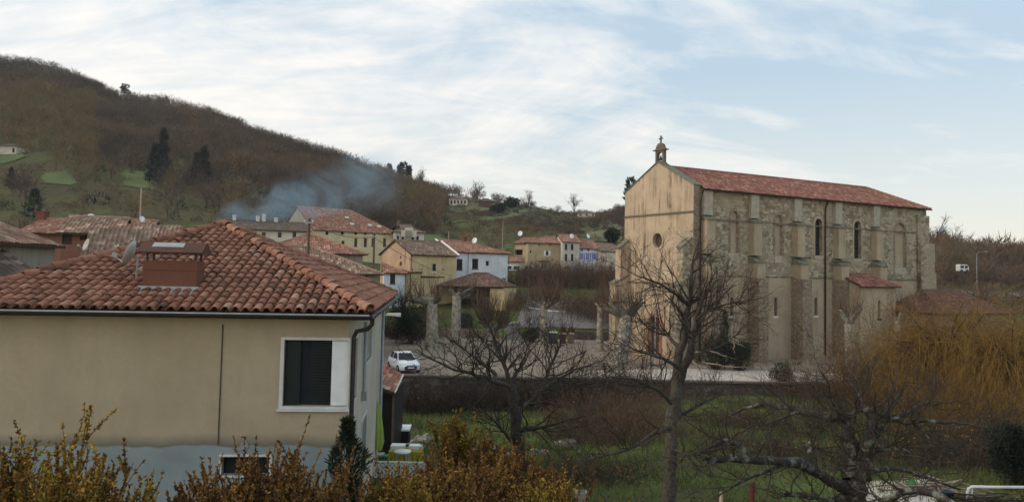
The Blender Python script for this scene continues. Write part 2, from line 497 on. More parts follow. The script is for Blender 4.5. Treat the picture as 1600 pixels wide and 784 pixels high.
M['leaf_autumn'] = tinted('leaf_autumn', [(0, (.08, .046, .016)), (.25, (.19, .095, .022)), (.5, (.29, .165, .026)), (.75, (.34, .225, .034)), (1, (.25, .25, .045))], .8, .2, 3)
M['leaf_red'] = tinted('leaf_red', [(0, (.065, .038, .018)), (.4, (.175, .080, .026)), (.75, (.265, .135, .032)), (1, (.29, .19, .04))], .8, .2, 3)
M['leaf_dark'] = tinted('leaf_dark', [(0, (.012, .020, .011)), (.6, (.026, .040, .020)), (1, (.05, .066, .030))], .75, .25, 3)
M['willow'] = tinted('willow_twig', [(0, (.085, .050, .020)), (.5, (.21, .115, .032)), (1, (.32, .20, .055))], .85, .25, 2)
M['grass'] = tinted('grass_blade', [(0, (.065, .068, .022)), (.5, (.095, .125, .030)), (1, (.16, .165, .045))], .85, .3, .6)
M['wood_far'] = tinted('bare_wood', [(0, (.055, .041, .029)), (.35, (.105, .072, .050)), (.62, (.145, .094, .058)), (.86, (.130, .108, .042)), (1, (.20, .100, .042))], .95, .25, .15)
M['evergreen'] = tinted('evergreen', [(0, (.009, .014, .010)), (.6, (.022, .032, .021)), (1, (.045, .056, .032))], .85, .3, .5)
M['rock'] = plain('rock', (.25, .23, .20), .95, .4, 4, 0, .3)
M['concrete'] = plain('concrete', (.25, .235, .21), .9, .2, 4, 0, .2)
M['car_paint'] = plain('car_paint', (.78, .79, .80), .25, .03)
M['rubber'] = plain('rubber', (.02, .02, .02), .8)
M['alloy'] = plain('alloy', (.45, .45, .46), .35, .05, 3, .6)
M['lamp_glass'] = plain('lamp_glass', (.55, .57, .6), .15, .05)
M['lime'] = plain('lime_cloth', (.30, .36, .075), .85, .15, 3)
M['yellow_cloth'] = plain('yellow_cloth', (.34, .27, .035), .85, .2, 4)
M['blue_plastic'] = plain('blue_plastic', (.02, .035, .22), .5, .1)
M['bucket_blue'] = plain('bucket_blue', (.03, .045, .08), .5, .1)
M['green_plastic'] = plain('green_plastic', (.035, .16, .05), .5, .1)
M['red_paint'] = plain('red_rust', (.10, .022, .016), .8, .25, 9)
M['pale_wood'] = plain('pale_wood', (.30, .23, .16), .85, .25, 7)
M['slate'] = plain('slate', (.075, .075, .095), .7, .2)
M['teal'] = plain('teal_tarp', (.035, .14, .19), .6, .15)
M['bell'] = plain('bell_bronze', (.06, .055, .04), .5, .2, 4, .5)

# near wall: irregular unrendered grey-blue base course under the beige render
def near_wall_mat():
    m, t, b = newmat('near_wall_two_tone')
    big = noise_(t, .5, 5, .6, pos_(t)); fine = noise_(t, 10, 6, .7, pos_(t))
    c = ramp_(t, big, [(.3, (.365, .285, .185)), (.7, (.455, .36, .24))])
    c = mix_(t, 1.0, c, ramp_(t, fine, [(.25, .94), (.75, 1.06)]), 'MULTIPLY')
    pt = noise_(t, 1.3, 4, .6, pos_(t, (1, 1, .25)))
    c = mix_(t, ramp_(t, pt, [(.50, 0), (.70, .42)]), c, (.29, .24, .165))
    g = nd(t, 'ShaderNodeNewGeometry'); s = nd(t, 'ShaderNodeSeparateXYZ'); t.links.new(g.outputs['Position'], s.inputs[0])
    wv = noise_(t, .9, 4, .5, pos_(t, (1, 1, 0)))
    z = math_(t, 'ADD', s.outputs[2], math_(t, 'MULTIPLY', wv, -.34))
    base = ramp_(t, noise_(t, 1.1, 5, .6, pos_(t)), [(.3, (.20, .235, .24)), (.7, (.29, .325, .33))])
    ZB = 3.91
    edge = nd(t, 'ShaderNodeMapRange'); edge.inputs[1].default_value = ZB; edge.inputs[2].default_value = ZB+.05
    t.links.new(z, edge.inputs[0])
    c2 = mix_(t, edge.outputs[0], base, c)
    e1 = nd(t, 'ShaderNodeMapRange'); e1.inputs[1].default_value = ZB+.30; e1.inputs[2].default_value = ZB+.02; t.links.new(z, e1.inputs[0])
    k = math_(t, 'MULTIPLY', math_(t, 'MULTIPLY', e1.outputs[0], edge.outputs[0]), .85)
    c2 = mix_(t, k, c2, (.10, .10, .095))            # damp stain along the broken edge of the render
    t.links.new(c2, b.inputs['Base Color']); b.inputs['Roughness'].default_value = .92
    bump_(t, b, fine, .2, .01)
    return m
M['near_wall'] = near_wall_mat()
def terrain_mat():
    m, t, b = newmat('terrain')
    big = noise_(t, .16, 6, .65, pos_(t)); mid = noise_(t, 1.4, 6, .7, pos_(t)); fine = noise_(t, 9, 5, .7, pos_(t))
    c = ramp_(t, big, [(.36, (.075, .058, .036)), (.46, (.075, .085, .030)), (.6, (.095, .125, .033)), (.72, (.15, .14, .055))])
    c = mix_(t, ramp_(t, mid, [(.5, 0), (.68, .7)]), c, (.055, .042, .028))
    c = mix_(t, 1.0, c, ramp_(t, fine, [(.25, .6), (.75, 1.4)]), 'MULTIPLY')
    far = ramp_(t, noise_(t, .022, 5, .6, pos_(t)), [(.36, (.075, .060, .036)), (.50, (.088, .078, .037)), (.64, (.090, .102, .036))])
    far = mix_(t, 1.0, far, ramp_(t, noise_(t, .4, 4, .7, pos_(t)), [(.25, .6), (.75, 1.4)]), 'MULTIPLY')
    g = nd(t, 'ShaderNodeNewGeometry'); s = nd(t, 'ShaderNodeSeparateXYZ'); t.links.new(g.outputs['Position'], s.inputs[0])
    mr = nd(t, 'ShaderNodeMapRange'); mr.inputs[1].default_value = 120; mr.inputs[2].default_value = 200; t.links.new(s.outputs[1], mr.inputs[0])
    t.links.new(mix_(t, mr.outputs[0], c, far), b.inputs['Base Color']); b.inputs['Roughness'].default_value = 1
    b.inputs['Specular IOR Level'].default_value = .05
    bump_(t, b, math_(t, 'ADD', mid, fine), .6, .08)
    return m
M['terrain'] = terrain_mat()
def gravel_mat(name, c1, c2, c3):
    m, t, b = newmat(name)
    big = noise_(t, .14, 5, .65, pos_(t, (1, .5, 1))); fine = noise_(t, 12, 6, .75, pos_(t)); mid = noise_(t, .8, 5, .7, pos_(t, (.35, 1, 1)))
    c = ramp_(t, big, [(.36, c1), (.55, c2), (.68, c3)])
    c = mix_(t, ramp_(t, mid, [(.52, 0), (.7, .6)]), c, tuple(v*.62 for v in c1))
    c = mix_(t, 1.0, c, ramp_(t, fine, [(.25, .72), (.75, 1.28)]), 'MULTIPLY')
    t.links.new(c, b.inputs['Base Color']); b.inputs['Roughness'].default_value = .95
    bump_(t, b, fine, .4, .02)
    return m
M['gravel'] = gravel_mat('gravel', (.20, .155, .115), (.27, .215, .155), (.30, .24, .165))
M['path'] = gravel_mat('path', (.40, .35, .29), (.46, .40, .33), (.43, .39, .33))
M['asphalt'] = gravel_mat('asphalt', (.15, .14, .13), (.18, .165, .15), (.21, .19, .165))
M['meadow'] = gravel_mat('meadow', (.085, .105, .032), (.105, .13, .038), (.14, .145, .05))
M['meadow_dry'] = gravel_mat('meadow_dry', (.11, .105, .045), (.135, .125, .055), (.115, .125, .045))
M['wall_retain'] = rubble('wall_retain', (.085, .07, .055), (.15, .125, .10), (.075, .062, .05), 2.2)

# ------------------------------------------------------------------ ground
def build_terrain():
    A = np.concatenate([np.linspace(-2.2, -.9, 24)[:-1], np.linspace(-.9, .9, 170), np.linspace(.9, 2.2, 24)[1:]])
    D = np.concatenate([np.linspace(-40, 59.5, 90), [59.9, 60.05], np.linspace(61, 190, 90), np.linspace(193, 640, 130), [760, 1000, 1800, 4000]])
    aa, dd = np.meshgrid(A, D)
    X = aa * (np.maximum(dd, -30) + 45); Z = zt(X, dd)
    Z = np.where((dd > 59.95) & (dd < 96) & (X > -16), np.minimum(Z, -.06), Z)
    Z = np.where(dd > 900, -30, Z)
    n, k = len(D), len(A)
    i, j = np.meshgrid(np.arange(n-1), np.arange(k-1), indexing='ij')
    f = np.stack([i*k+j, i*k+j+1, (i+1)*k+j+1, (i+1)*k+j], -1).reshape(-1, 4)
    mb = MB(); mb.add(np.stack([X, dd, Z], -1).reshape(-1, 3), f, 0, .5, None, True)
    struct(mb.build('ground', M['terrain']))
build_terrain()

def drape(name, quad, mat, lift=.12, n=14, kind='structure'):
    """a sheet lying on the terrain between four ground points"""
    q = [np.asarray(p[:2], float) for p in quad]
    u, v = np.meshgrid(np.linspace(0, 1, n), np.linspace(0, 1, n))
    u = u.ravel()[:, None]; v = v.ravel()[:, None]
    P = (q[0]*(1-u)+q[1]*u)*(1-v) + (q[3]*(1-u)+q[2]*u)*v
    # ragged outline
    e = np.minimum(np.minimum(u, 1-u), np.minimum(v, 1-v))
    cen = P.mean(0); jit = (np.sin(P[:, :1]*.37+P[:, 1:]*.21)+np.cos(P[:, 1:]*.5-P[:, :1]*.13)+np.sin(P[:, :1]*.9))*(.055 if name == 'meadow' else .02)
    P = np.where(e < 1e-6, cen+(P-cen)*(1+jit), P)
    V = np.concatenate([P, (zt(P[:, 0], P[:, 1])+lift)[:, None]], 1)
    i, j = np.meshgrid(np.arange(n-1), np.arange(n-1), indexing='ij')
    f = np.stack([i*n+j, i*n+j+1, (i+1)*n+j+1, (i+1)*n+j], -1).reshape(-1, 4)
    if name == 'meadow':        # grass giving way to scrub along its margins
        rg = np.random.default_rng(n+int(abs(cen[0]))); cx, cy = P[f].mean(1).T
        ee = e.ravel()[f].mean(1)+.10*np.sin(cx*.23+cy*.11)+.08*np.cos(cy*.31-cx*.17)+rg.normal(0, .05, len(f))
        f = f[ee > .10]
    mb = MB(); mb.add(V, f, 0, .5, None, True)
    return struct(mb.build(name, mat), kind)

# square: gravel sheet, then the paler forecourt path
sq = MB()
sq.add([(-16, 60.3, 0), (62, 60.3, 0), (62, 76, 0), (40, 97, 0), (-18, 97, 0)], [(0, 1, 2, 3, 4)])
struct(sq.build('square', M['gravel']))
pth = MB()
pth.add([(4, 60.35, .012), (34, 60.35, .012), (33, 65.5, .012), (24, 68.2, .012), (15.5, 68.5, .012), (7, 66, .012)], [(0, 1, 2, 3, 4, 5)])
struct(pth.build('path', M['path']))

# meadows on the hill, by the four corners of each field
FIELDS = []
def field(name, px4, mat):
    q = [ground_hit(x, y, 150) for x, y in px4]
    FIELDS.append([proj(p) for p in q])
    return drape(name, q, M[mat], .35, 44)
field('meadow', [(690, 356), (838, 333), (905, 318), (735, 340)], 'meadow')
field('meadow', [(700, 335), (800, 322), (790, 316), (700, 322)], 'meadow_dry')
field('meadow', [(54, 293), (120, 292), (108, 266), (62, 268)], 'meadow')
field('meadow', [(180, 292), (250, 302), (220, 266), (186, 260)], 'meadow')
field('meadow', [(-4, 262), (40, 246), (40, 236), (-4, 236)], 'meadow')
field('meadow', [(900, 380), (975, 382), (975, 352), (915, 356)], 'meadow_dry')
field('meadow', [(640, 384), (700, 384), (696, 366), (650, 362)], 'meadow')
field('meadow', [(1462, 436), (1530, 436), (1522, 420), (1470, 418)], 'meadow_dry')
# valley lawn and the lane right of the church
drape('lawn', [(58, 128), (92, 128), (100, 150), (66, 150)], M['meadow'], .06)
drape('lane', [at(1455, 447, 178), at(1640, 452, 178), at(1640, 450, 186), at(1455, 446, 186)], M['asphalt'], .3)
# sloping lane below the row of houses with its white kerb
drape('lane', [(1.0, 98.5), (15, 98), (9, 110), (2.5, 113)], M['asphalt'], .10)
kp = [ground_hit(x, y, 97, 140) for x, y in [(820, 478), (828, 482), (838, 484), (848, 485.5), (858, 487), (870, 488), (884, 488.5)]]
kb = MB(); kb.tube([p+np.array((0, 0, .12)) for p in kp], .11, 5)
tag(kb.build('kerb', M['white'], None, kp[3]), 'curved white kerb edging the sloping lane behind the square', 'kerb')

# ------------------------------------------------------------------ walls around the square
def wall_strip(mb, pts, thick, zb, ztop, mat=0, cap=None):
    for (a, b) in zip(pts[:-1], pts[1:]):
        a = np.array(a, float); b = np.array(b, float)
        d = norm(b-a); nrm = np.array((d[1], -d[0]))*thick/2
        v = []
        for z in (zb, ztop):
            for p in (a-nrm, b-nrm, b+nrm, a+nrm): v.append((p[0], p[1], z))
        mb.add(v, [(0,3,2,1),(4,5,6,7),(0,1,5,4),(1,2,6,5),(2,3,7,6),(3,0,4,7)], mat)
rw = thing('retaining_wall', 'long dark stone retaining wall holding up the square above the gardens', 'wall', (10, 60, -2))
m = MB(); wall_strip(m, [(-17.5, 60), (6, 60), (36, 60.1), (64, 60.1)], .5, -3.6, .02); m.build('wall', M['wall_retain'], rw)
m = MB(); wall_strip(m, [(-17.5, 59.95), (6, 59.95), (36, 60.05), (64, 60.05)], .62, .023, .16)
m.build('coping', M['stone_dark'], rw)
m = MB(); wall_strip(m, [(-16.5, 95.4), (-5.5, 95.2), (-1.2, 95)], .4, -.2, 1.1); o = m.build('low_wall', M['church_brown'], None, (-9, 95.3, 0))
tag(o, 'low brown wall at the back of the square, left of the pale stone block', 'wall')
m = MB(); wall_strip(m, [(7.5, 96.2), (15.5, 95.6)], .4, -.2, 1.0); o = m.build('low_wall', M['wall_retain'], None, (11, 96, 0))
tag(o, 'low dark wall behind the planters at the back of the square', 'wall')

# ------------------------------------------------------------------ wall / roof / house builders
def arch(u0, u1, z0, z1, n=8):
    r = (u1-u0)/2; c = (u0+u1)/2
    return [(u0, z0), (u1, z0)] + [(c+r*math.cos(a), z1-r+r*math.sin(a)) for a in np.linspace(0, math.pi, n+1)]
def rect(u0, u1, z0, z1):
    return [(u0, z0), (u1, z0), (u1, z1), (u0, z1)]
def circle(u, z, r, n=16):
    return [(u+r*math.cos(a), z+r*math.sin(a)) for a in np.linspace(0, 2*math.pi, n, endpoint=False)]
def holed(mb, O, u, nrm, outer, holes=(), depth=.2, mat=0, rmat=None):
    """flat wall with real openings and their reveals; O is a point with z = 0 reference"""
    O = np.asarray(O, float); u = np.asarray(u, float); nrm = np.asarray(nrm, float)
    P = lambda a, b, k=0.0: O + u*a + np.array((0, 0, b)) - nrm*k
    loops = [outer] + list(holes)
    tris = tessellate_polygon([[Vector((a, b, 0)) for a, b in l] for l in loops])
    flat = [p for l in loops for p in l]
    mb.add([P(a, b) for a, b in flat], [tuple(t) for t in tris], mat)
    for h in holes:
        n = len(h)
        mb.add([P(a, b) for a, b in h] + [P(a, b, depth) for a, b in h],
               [(i, (i+1) % n, n+(i+1) % n, n+i) for i in range(n)], mat if rmat is None else rmat)
def panel(mb, O, u, nrm, poly, k, mat=0, thick=.03):
    O = np.asarray(O, float); u = np.asarray(u, float); nrm = np.asarray(nrm, float)
    mb.prism([O+u*a+np.array((0, 0, b))-nrm*k for a, b in poly], -nrm*thick, mat)
def ring(mb, O, u, nrm, outer, inner, out, thick, mat=0):
    """moulding between two outlines, standing 'out' proud of the wall"""
    O = np.asarray(O, float); u = np.asarray(u, float); nrm = np.asarray(nrm, float)
    n = len(outer)
    P = lambda p, k: O+u*p[0]+np.array((0, 0, p[1]))+nrm*k
    v = [P(p, out) for p in outer]+[P(p, out) for p in inner]+[P(p, out-thick) for p in outer]+[P(p, out-thick) for p in inner]
    f = []
    for i in range(n):
        j = (i+1) % n
        f += [(i, j, n+j, n+i), (i, 2*n+i, 2*n+j, j), (n+i, n+j, 3*n+j, 3*n+i)]
    mb.add(v, f, mat)

def clip_range(poly, u):
    """v-range of a convex 2-D polygon at abscissa u"""
    vs = []
    n = len(poly)
    for i in range(n):
        (a, b), (c, d) = poly[i], poly[(i+1) % n]
        if (a-u)*(c-u) <= 0 and abs(a-c) > 1e-9:
            vs.append(b+(d-b)*(u-a)/(c-a))
    return (min(vs), max(vs)) if vs else None
def tile_sheet(mb, poly3, eave, mat=0, under=1, pitch=.24, amp=.045, per=4, thick=.12):
    """one roof slope: corrugated tile courses above a board underside. eave = direction along the eave"""
    P = [np.asarray(p, float) for p in poly3]
    e = norm(eave); nrm = norm(np.cross(P[1]-P[0], P[2]-P[0]))
    if nrm[2] < 0: nrm = -nrm
    s = norm(np.cross(nrm, e))
    if s[2] < 0: s = -s
    O = P[0]
    pl = [(float((p-O)@e), float((p-O)@s)) for p in P]
    u0 = min(a for a, _ in pl); u1 = max(a for a, _ in pl)
    n = max(2, int((u1-u0)/pitch*per))
    us = np.linspace(u0+1e-4, u1-1e-4, n+1)
    lo = []; hi = []; uv = []
    for u in us:
        r = clip_range(pl, u)
        h = amp*(.5+.5*math.cos(2*math.pi*u/pitch)) + .012*math.sin(u*1.7)+.01*math.sin(u*4.1+1)
        lo.append(O+e*u+s*r[0]+nrm*h); hi.append(O+e*u+s*r[1]+nrm*h); uv.append((u, r[0], r[1]))
    V = np.concatenate([lo, hi]); k = len(us)
    f = [(i, i+1, k+i+1, k+i) for i in range(k-1)]
    UV = [[(uv[i][0], uv[i][1]), (uv[i+1][0], uv[i+1][1]), (uv[i+1][0], uv[i+1][2]), (uv[i][0], uv[i][2])] for i in range(k-1)]
    mb.add(V, f, mat, .5, [np.array(q) for q in UV], False)
    m_ = len(P)
    b = [p-nrm*.01 for p in P] + [p-nrm*thick for p in P]
    mb.add(b, [tuple(range(2*m_-1, m_-1, -1)), tuple(range(m_))]+[(i, (i+1) % m_, m_+(i+1) % m_, m_+i) for i in range(m_)], under)
def ridge_tiles(mb, a, b, r=.11, mat=0, step=.38, rng=None, jig=.012):
    a = np.asarray(a, float); b = np.asarray(b, float)
    L = np.linalg.norm(b-a); d = (b-a)/L; n = max(1, int(L/step))
    side = norm(np.cross(d, (0, 0, 1.0))); up = np.cross(side, d)
    an = np.linspace(-.15, math.pi+.15, 8)
    for i in range(n):
        p0 = a+d*(L*i/n); p1 = a+d*(L*(i+1)/n+.05)
        r0 = r*1.12; r1 = r*.92
        j = np.zeros(3) if rng is None else rng.normal(0, jig, 3)
        V = [p0+j+side*r0*math.cos(t)+up*(r0*math.sin(t)+.01) for t in an]+[p1+j+side*r1*math.cos(t)+up*(r1*math.sin(t)-.01) for t in an]
        V += [p0+j+side*r0*.8*math.cos(t)+up*(r0*.8*math.sin(t)+.01) for t in an]
        m_ = len(an)
        f = [(k, k+1, m_+k+1, m_+k) for k in range(m_-1)]+[(k, k+1, 2*m_+k+1, 2*m_+k) for k in range(m_-1)]
        mb.add(V, f, mat, .5 if rng is None else float(np.clip(rng.normal(.55, .2), 0, 1)), None, False)

class House:
    def __init__(self, name, label, A, B, depth, ze, zb=None, wall='wall_cream', roof='roof_red', pitch=21, hipL=False, hipR=False,
                 over=.4, side_wall=None, cat='house', group=None, ridge_at=.5, shed=False):
        self.A = np.array((A[0], A[1], 0.0)); self.B = np.array((B[0], B[1], 0.0))
        self.e = norm(self.B-self.A); self.p = np.array((-self.e[1], self.e[0], 0))
        self.W = float(np.linalg.norm(self.B-self.A)); self.dp = depth; self.ze = ze
        self.zb = min(gz(*A), gz(*B), gz(*(self.A+self.p*depth)[:2]), gz(*(self.B+self.p*depth)[:2]))-.3 if zb is None else zb
        self.root = thing(name, label, cat, (*((self.A+self.B)/2)[:2], max(self.zb, gz(*A))), group)
        self.wall, self.roofm, self.side = wall, roof, side_wall or wall
        self.tan = math.tan(R_(pitch)); self.hipL, self.hipR, self.over, self.ra, self.shed = hipL, hipR, over, ridge_at, shed
        self.holes = {'f': [], 'l': [], 'r': []}; self.jobs = []
        self.zr = ze + (depth if shed else depth*ridge_at)*self.tan
    def frame(self, face):
        if face == 'f': return self.A, self.e, -self.p
        if face == 'l': return self.A+self.p*self.dp, -self.p, -self.e
        return self.B, self.p, self.e
    def hit(self, face, px, py):
        O, u, n = self.frame(face)
        q = onplane(px, py, O, n)
        return float((q-O)@u), float(q[2])
    def opening(self, face, px, py, w_, h_, pane='glass', frame='white', shutters=None, arched=False, depth=.18, name='window', lab=None, fw=.07, sill=True):
        u0, _ = self.hit(face, px-w_/2, py); u1, _ = self.hit(face, px+w_/2, py)
        u0, u1 = min(u0, u1), max(u0, u1)
        _, z1 = self.hit(face, px, py-h_/2); _, z0 = self.hit(face, px, py+h_/2)
        return self.open_uv(face, u0, u1, z0, z1, pane, frame, shutters, arched, depth, name, lab, fw, sill)
    def open_uv(self, face, u0, u1, z0, z1, pane='glass', frame='white', shutters=None, arched=False, depth=.18, name='window', lab=None, fw=.07, sill=True):
        lim = self.W if face == 'f' else self.dp
        u0 = max(u0, .05); u1 = min(u1, lim-.05)
        if u1-u0 < .1: return
        h = arch(u0, u1, z0, z1, 6) if arched else rect(u0, u1, z0, z1)
        self.holes[face].append(h)
        self.jobs.append((face, u0, u1, z0, z1, h, pane, frame, shutters, depth, name, lab, fw, sill))
    def finish(self, gable_mat=None):
        A, e, p, W, d, ze, zb = self.A, self.e, self.p, self.W, self.dp, self.ze, self.zb
        rr = self.ra*d
        top = 0.0
        mats = [M[self.wall], M[self.side]]
        m = MB()
        if self.shed:
            lp = [(0, zb), (d, zb), (d, ze), (0, self.zr)]; rp = [(0, zb), (d, zb), (d, self.zr), (0, ze)]; bz = self.zr
        else:
            lp = [(0, zb), (d, zb), (d, ze)] + ([] if self.hipL else [(d-rr, self.zr)]) + [(0, ze)]
            rp = [(0, zb), (d, zb), (d, ze)] + ([] if self.hipR else [(rr, self.zr)]) + [(0, ze)]; bz = ze
        for face, poly, mi in (('f', rect(0, W, zb, ze), 0), ('l', lp, 1), ('r', rp, 1)):
            O, u, n = self.frame(face)
            holed(m, O, u, n, poly, self.holes[face], .2, mi)
        O = self.B+p*d
        holed(m, O, -e, p, rect(0, W, zb, bz), [], .2, 0)
        m.build('wall', mats, self.root)
        # roof
        o = self.over; t = self.tan; up = np.array((0, 0, 1.0))
        r = MB()
        if self.shed:
            P = [A-e*o-p*o+up*(ze-o*t), self.B+e*o-p*o+up*(ze-o*t), self.B+e*o+p*(d+.1)+up*self.zr, A-e*o+p*(d+.1)+up*self.zr]
            P = [q+up*.13 for q in P]
            tile_sheet(r, P, e)
            self.ridge = (P[3], P[2])
        else:
            zr = self.zr+.13
            lL = A+p*rr+up*zr + (e*rr if self.hipL else -e*o*.6)
            lR = self.B+p*rr+up*zr + (-e*rr if self.hipR else e*o*.6)
            oL = o if self.hipL else o*.6; oR = o if self.hipR else o*.6
            fz = ze+.13-o*t; bzz = ze+.13-o*(t*rr/(d-rr))
            FL = A-e*oL-p*o+up*fz; FR = self.B+e*oR-p*o+up*fz
            BL = A-e*oL+p*(d+o)+up*bzz; BR = self.B+e*oR+p*(d+o)+up*bzz
            tile_sheet(r, [FL, FR, lR, lL], e)
            tile_sheet(r, [BR, BL, lL, lR], e)
            if self.hipL: tile_sheet(r, [BL, FL, lL], p)
            if self.hipR: tile_sheet(r, [FR, BR, lR], p)
            ridge_tiles(r, lL, lR, .12, 0, .42)
            for h_, c in ((self.hipL, (FL, BL, lL)), (self.hipR, (FR, BR, lR))):
                if h_:
                    ridge_tiles(r, c[0], c[2], .11); ridge_tiles(r, c[1], c[2], .11)
            self.ridge = (lL, lR); self.FL, self.FR = FL, FR
        self.roof = r.build('roof', [M[self.roofm], M['brown_wood']], self.root)
        for (face, u0, u1, z0, z1, h, pane, frame, shutters, depth, name, lab, fw, sill) in self.jobs:
            O, u, n = self.frame(face)
            q = MB()
            cu, cz = (u0+u1)/2, (z0+z1)/2
            if frame:
                sx = max(.3, 1-2*fw/(u1-u0)); sz = max(.3, 1-2*fw/(z1-z0))
                inner = [(cu+(a-cu)*sx, cz+(b-cz)*sz) for a, b in h]
                ring(q, O, u, n, h, inner, -depth*.5, .06)
                if u1-u0 > .7:
                    panel(q, O, u, n, rect(cu-.03, cu+.03, z0+fw, z1-fw), depth*.5, 0, .05)
                if sill:
                    panel(q, O, u, n, rect(u0-.08, u1+.08, z0-.09, z0-.003), -.06, 0, .2)
                fo = q.build(name, M[frame], self.root)
            else:
                panel(q, O, u, n, h, depth, 0, .04)
                fo = q.build(name, M[pane], self.root)
            if lab: fo['label'] = lab
            if frame:
                q = MB(); panel(q, O, u, n, h, depth*.5+.065, 0, .02); q.build('pane', M[pane], fo)
            if shutters:
                for a, b in ((u0-(u1-u0)*.52, u0-.02), (u1+.02, u1+(u1-u0)*.52)):
                    q = MB(); panel(q, O, u, n, rect(a, b, z0, z1), -.05, 0, .045)
                    for zz in np.linspace(z0+.12, z1-.12, 3): panel(q, O, u, n, rect(a+.04, b-.04, zz-.04, zz+.04), -.066, 0, .015)
                    q.build('shutter', M[shutters], fo)
        return self
    def chimney(self, px, py_top, h_, w_=.55, mat='brick', dpt=None, cap=True):
        """stack standing on the ridge line nearest to the column px"""
        a, b = self.ridge
        ts = np.linspace(0, 1, 60); q = [a+(b-a)*t for t in ts]
        i = int(np.argmin([abs(proj(x)[0]-px) for x in q])); c = q[i]
        q = MB(); q.obox(c+np.array((0, 0, h_/2-.25)), self.e*w_/2, self.p*w_/2, (0, 0, h_/2+.25))
        k = q.build('chimney', M[mat], self.roof)
        if cap:
            q.obox(c+np.array((0, 0, h_+.06)), self.e*(w_/2+.06), self.p*(w_/2+.06), (0, 0, .05))
            bpy.data.objects.remove(k); k = q.build('chimney', M[mat], self.roof)
        return c
def gp(px, D, hy=None):
    """ground plan point seen at column px at distance D"""
    q = at(px, 424 if hy is None else hy, D)
    return (q[0], q[1])
def zpix(px, py, D):
    return float(at(px, py, D)[2])
def dish(px, py, D, dia, label, yaw=-35, mast=1.2, mat='dish', group='satellite dishes on the roofs'):
    c = at(px, py, D)
    r = thing('satellite_dish', label, 'satellite dish', (c[0], c[1], c[2]-mast), group)
    a = R_(yaw); n = norm(np.array((math.sin(a), -math.cos(a), .35))); s = norm(np.cross(n, (0, 0, 1))); u = np.cross(s, n)
    q = MB(); K = 20
    V = []; f = []
    for j, (rr, dd) in enumerate(((0.001, 0), (.35, .02), (.7, .07), (1, .14), (1.02, .13), (.7, .05), (.35, .0), (.001, -.02))):
        for i in range(K):
            t = 2*math.pi*i/K; V.append(c+(s*math.cos(t)*.92+u*math.sin(t)*1.05)*rr*dia/2+n*(dd*dia))
    for j in range(7):
        for i in range(K): f.append((j*K+i, j*K+(i+1) % K, (j+1)*K+(i+1) % K, (j+1)*K+i))
    q.add(V, f, 0, .5, None, True)
    q.build('reflector', M[mat], r)
    q = MB(); q.tube([c-u*dia*.5+n*.02, c-u*dia*.30+n*dia*.62], .016, 5); q.obox(c-u*dia*.27+n*dia*.62, s*.04, u*.05, n*.06); q.build('feed_arm', M['metal_grey'], r)
    q = MB(); q.tube([c-n*.06, c-n*.13-np.array((0, 0, .1)), c-n*.13-np.array((0, 0, mast))], .028, 6); q.build('mast', M['metal_grey'], r)
    return r

# ------------------------------------------------------------------ the near house
zAe = zpix(578, 491, 17.5)
RA = at(578, 491, 17.5)
ang = R_(5.7)
hd = np.array((math.cos(ang), math.sin(ang), 0)); vd = np.array((-math.sin(ang), math.cos(ang), 0))     # along the front, away from the viewer
RA = np.array((RA[0], RA[1], zAe))
RC = RA - hd*9.3
RB = RA + vd*12.6
RD = RC + vd*12.6
RP = at(350, 355, 24.0)
nh = thing('near_house', 'large beige house in front with a red tiled hip roof and a bare grey-blue base', 'house', (RA[0]-4, RA[1]+5, 1.2))
OV = .48
WA = RA - hd*OV + vd*OV; WC = RC + hd*OV + vd*OV; WB = RB - hd*OV - vd*OV; WD = RD + hd*OV - vd*OV
zw = zAe - .10
Lf = float(np.linalg.norm((WA-WC)[:2])); Ls = float(np.linalg.norm((WB-WA)[:2]))
WC0 = np.array((WC[0], WC[1], 0)); WA0 = np.array((WA[0], WA[1], 0))
fr = (WC0, hd, -vd); sdw = (WA0, vd, hd)
def hitf(fr_, px, py):
    q = onplane(px, py, fr_[0], fr_[2]); return float((q-fr_[0])@fr_[1]), float(q[2])
def rect_px(fr_, x0, y0, x1, y1):
    ym = (y0+y1)/2; xm = (x0+x1)/2
    return rect(hitf(fr_, x0, ym)[0], hitf(fr_, x1, ym)[0], hitf(fr_, xm, y1)[1], hitf(fr_, xm, y0)[1])
zg = .3
win = rect_px(fr, 443, 531, 543, 634)
low = rect_px(fr, 346, 713, 420, 742)
m = MB(); holed(m, *fr, rect(0, Lf, zg, zw), [win, low], .22)
m.build('front_wall', M['near_wall'], nh)
m = MB()
sA = rect_px(sdw, 549.5, 530, 557, 622); sB = rect_px(sdw, 572.5, 514, 580, 560); sC = rect_px(sdw, 564, 655, 571, 725)
holed(m, *sdw, rect(0.002, Ls, zg, zw), [sA, sB, sC], .16)
m.build('side_wall', M['wall_side'], nh)
m = MB(); b0 = np.array((WD[0], WD[1], 0)); b1 = np.array((WB[0], WB[1], 0))
holed(m, b1, -hd, vd, rect(0, Lf, zg, zw)); holed(m, b0, -vd, -hd, rect(0, Ls, zg, zw)); m.build('back_wall', M['wall_side'], nh)
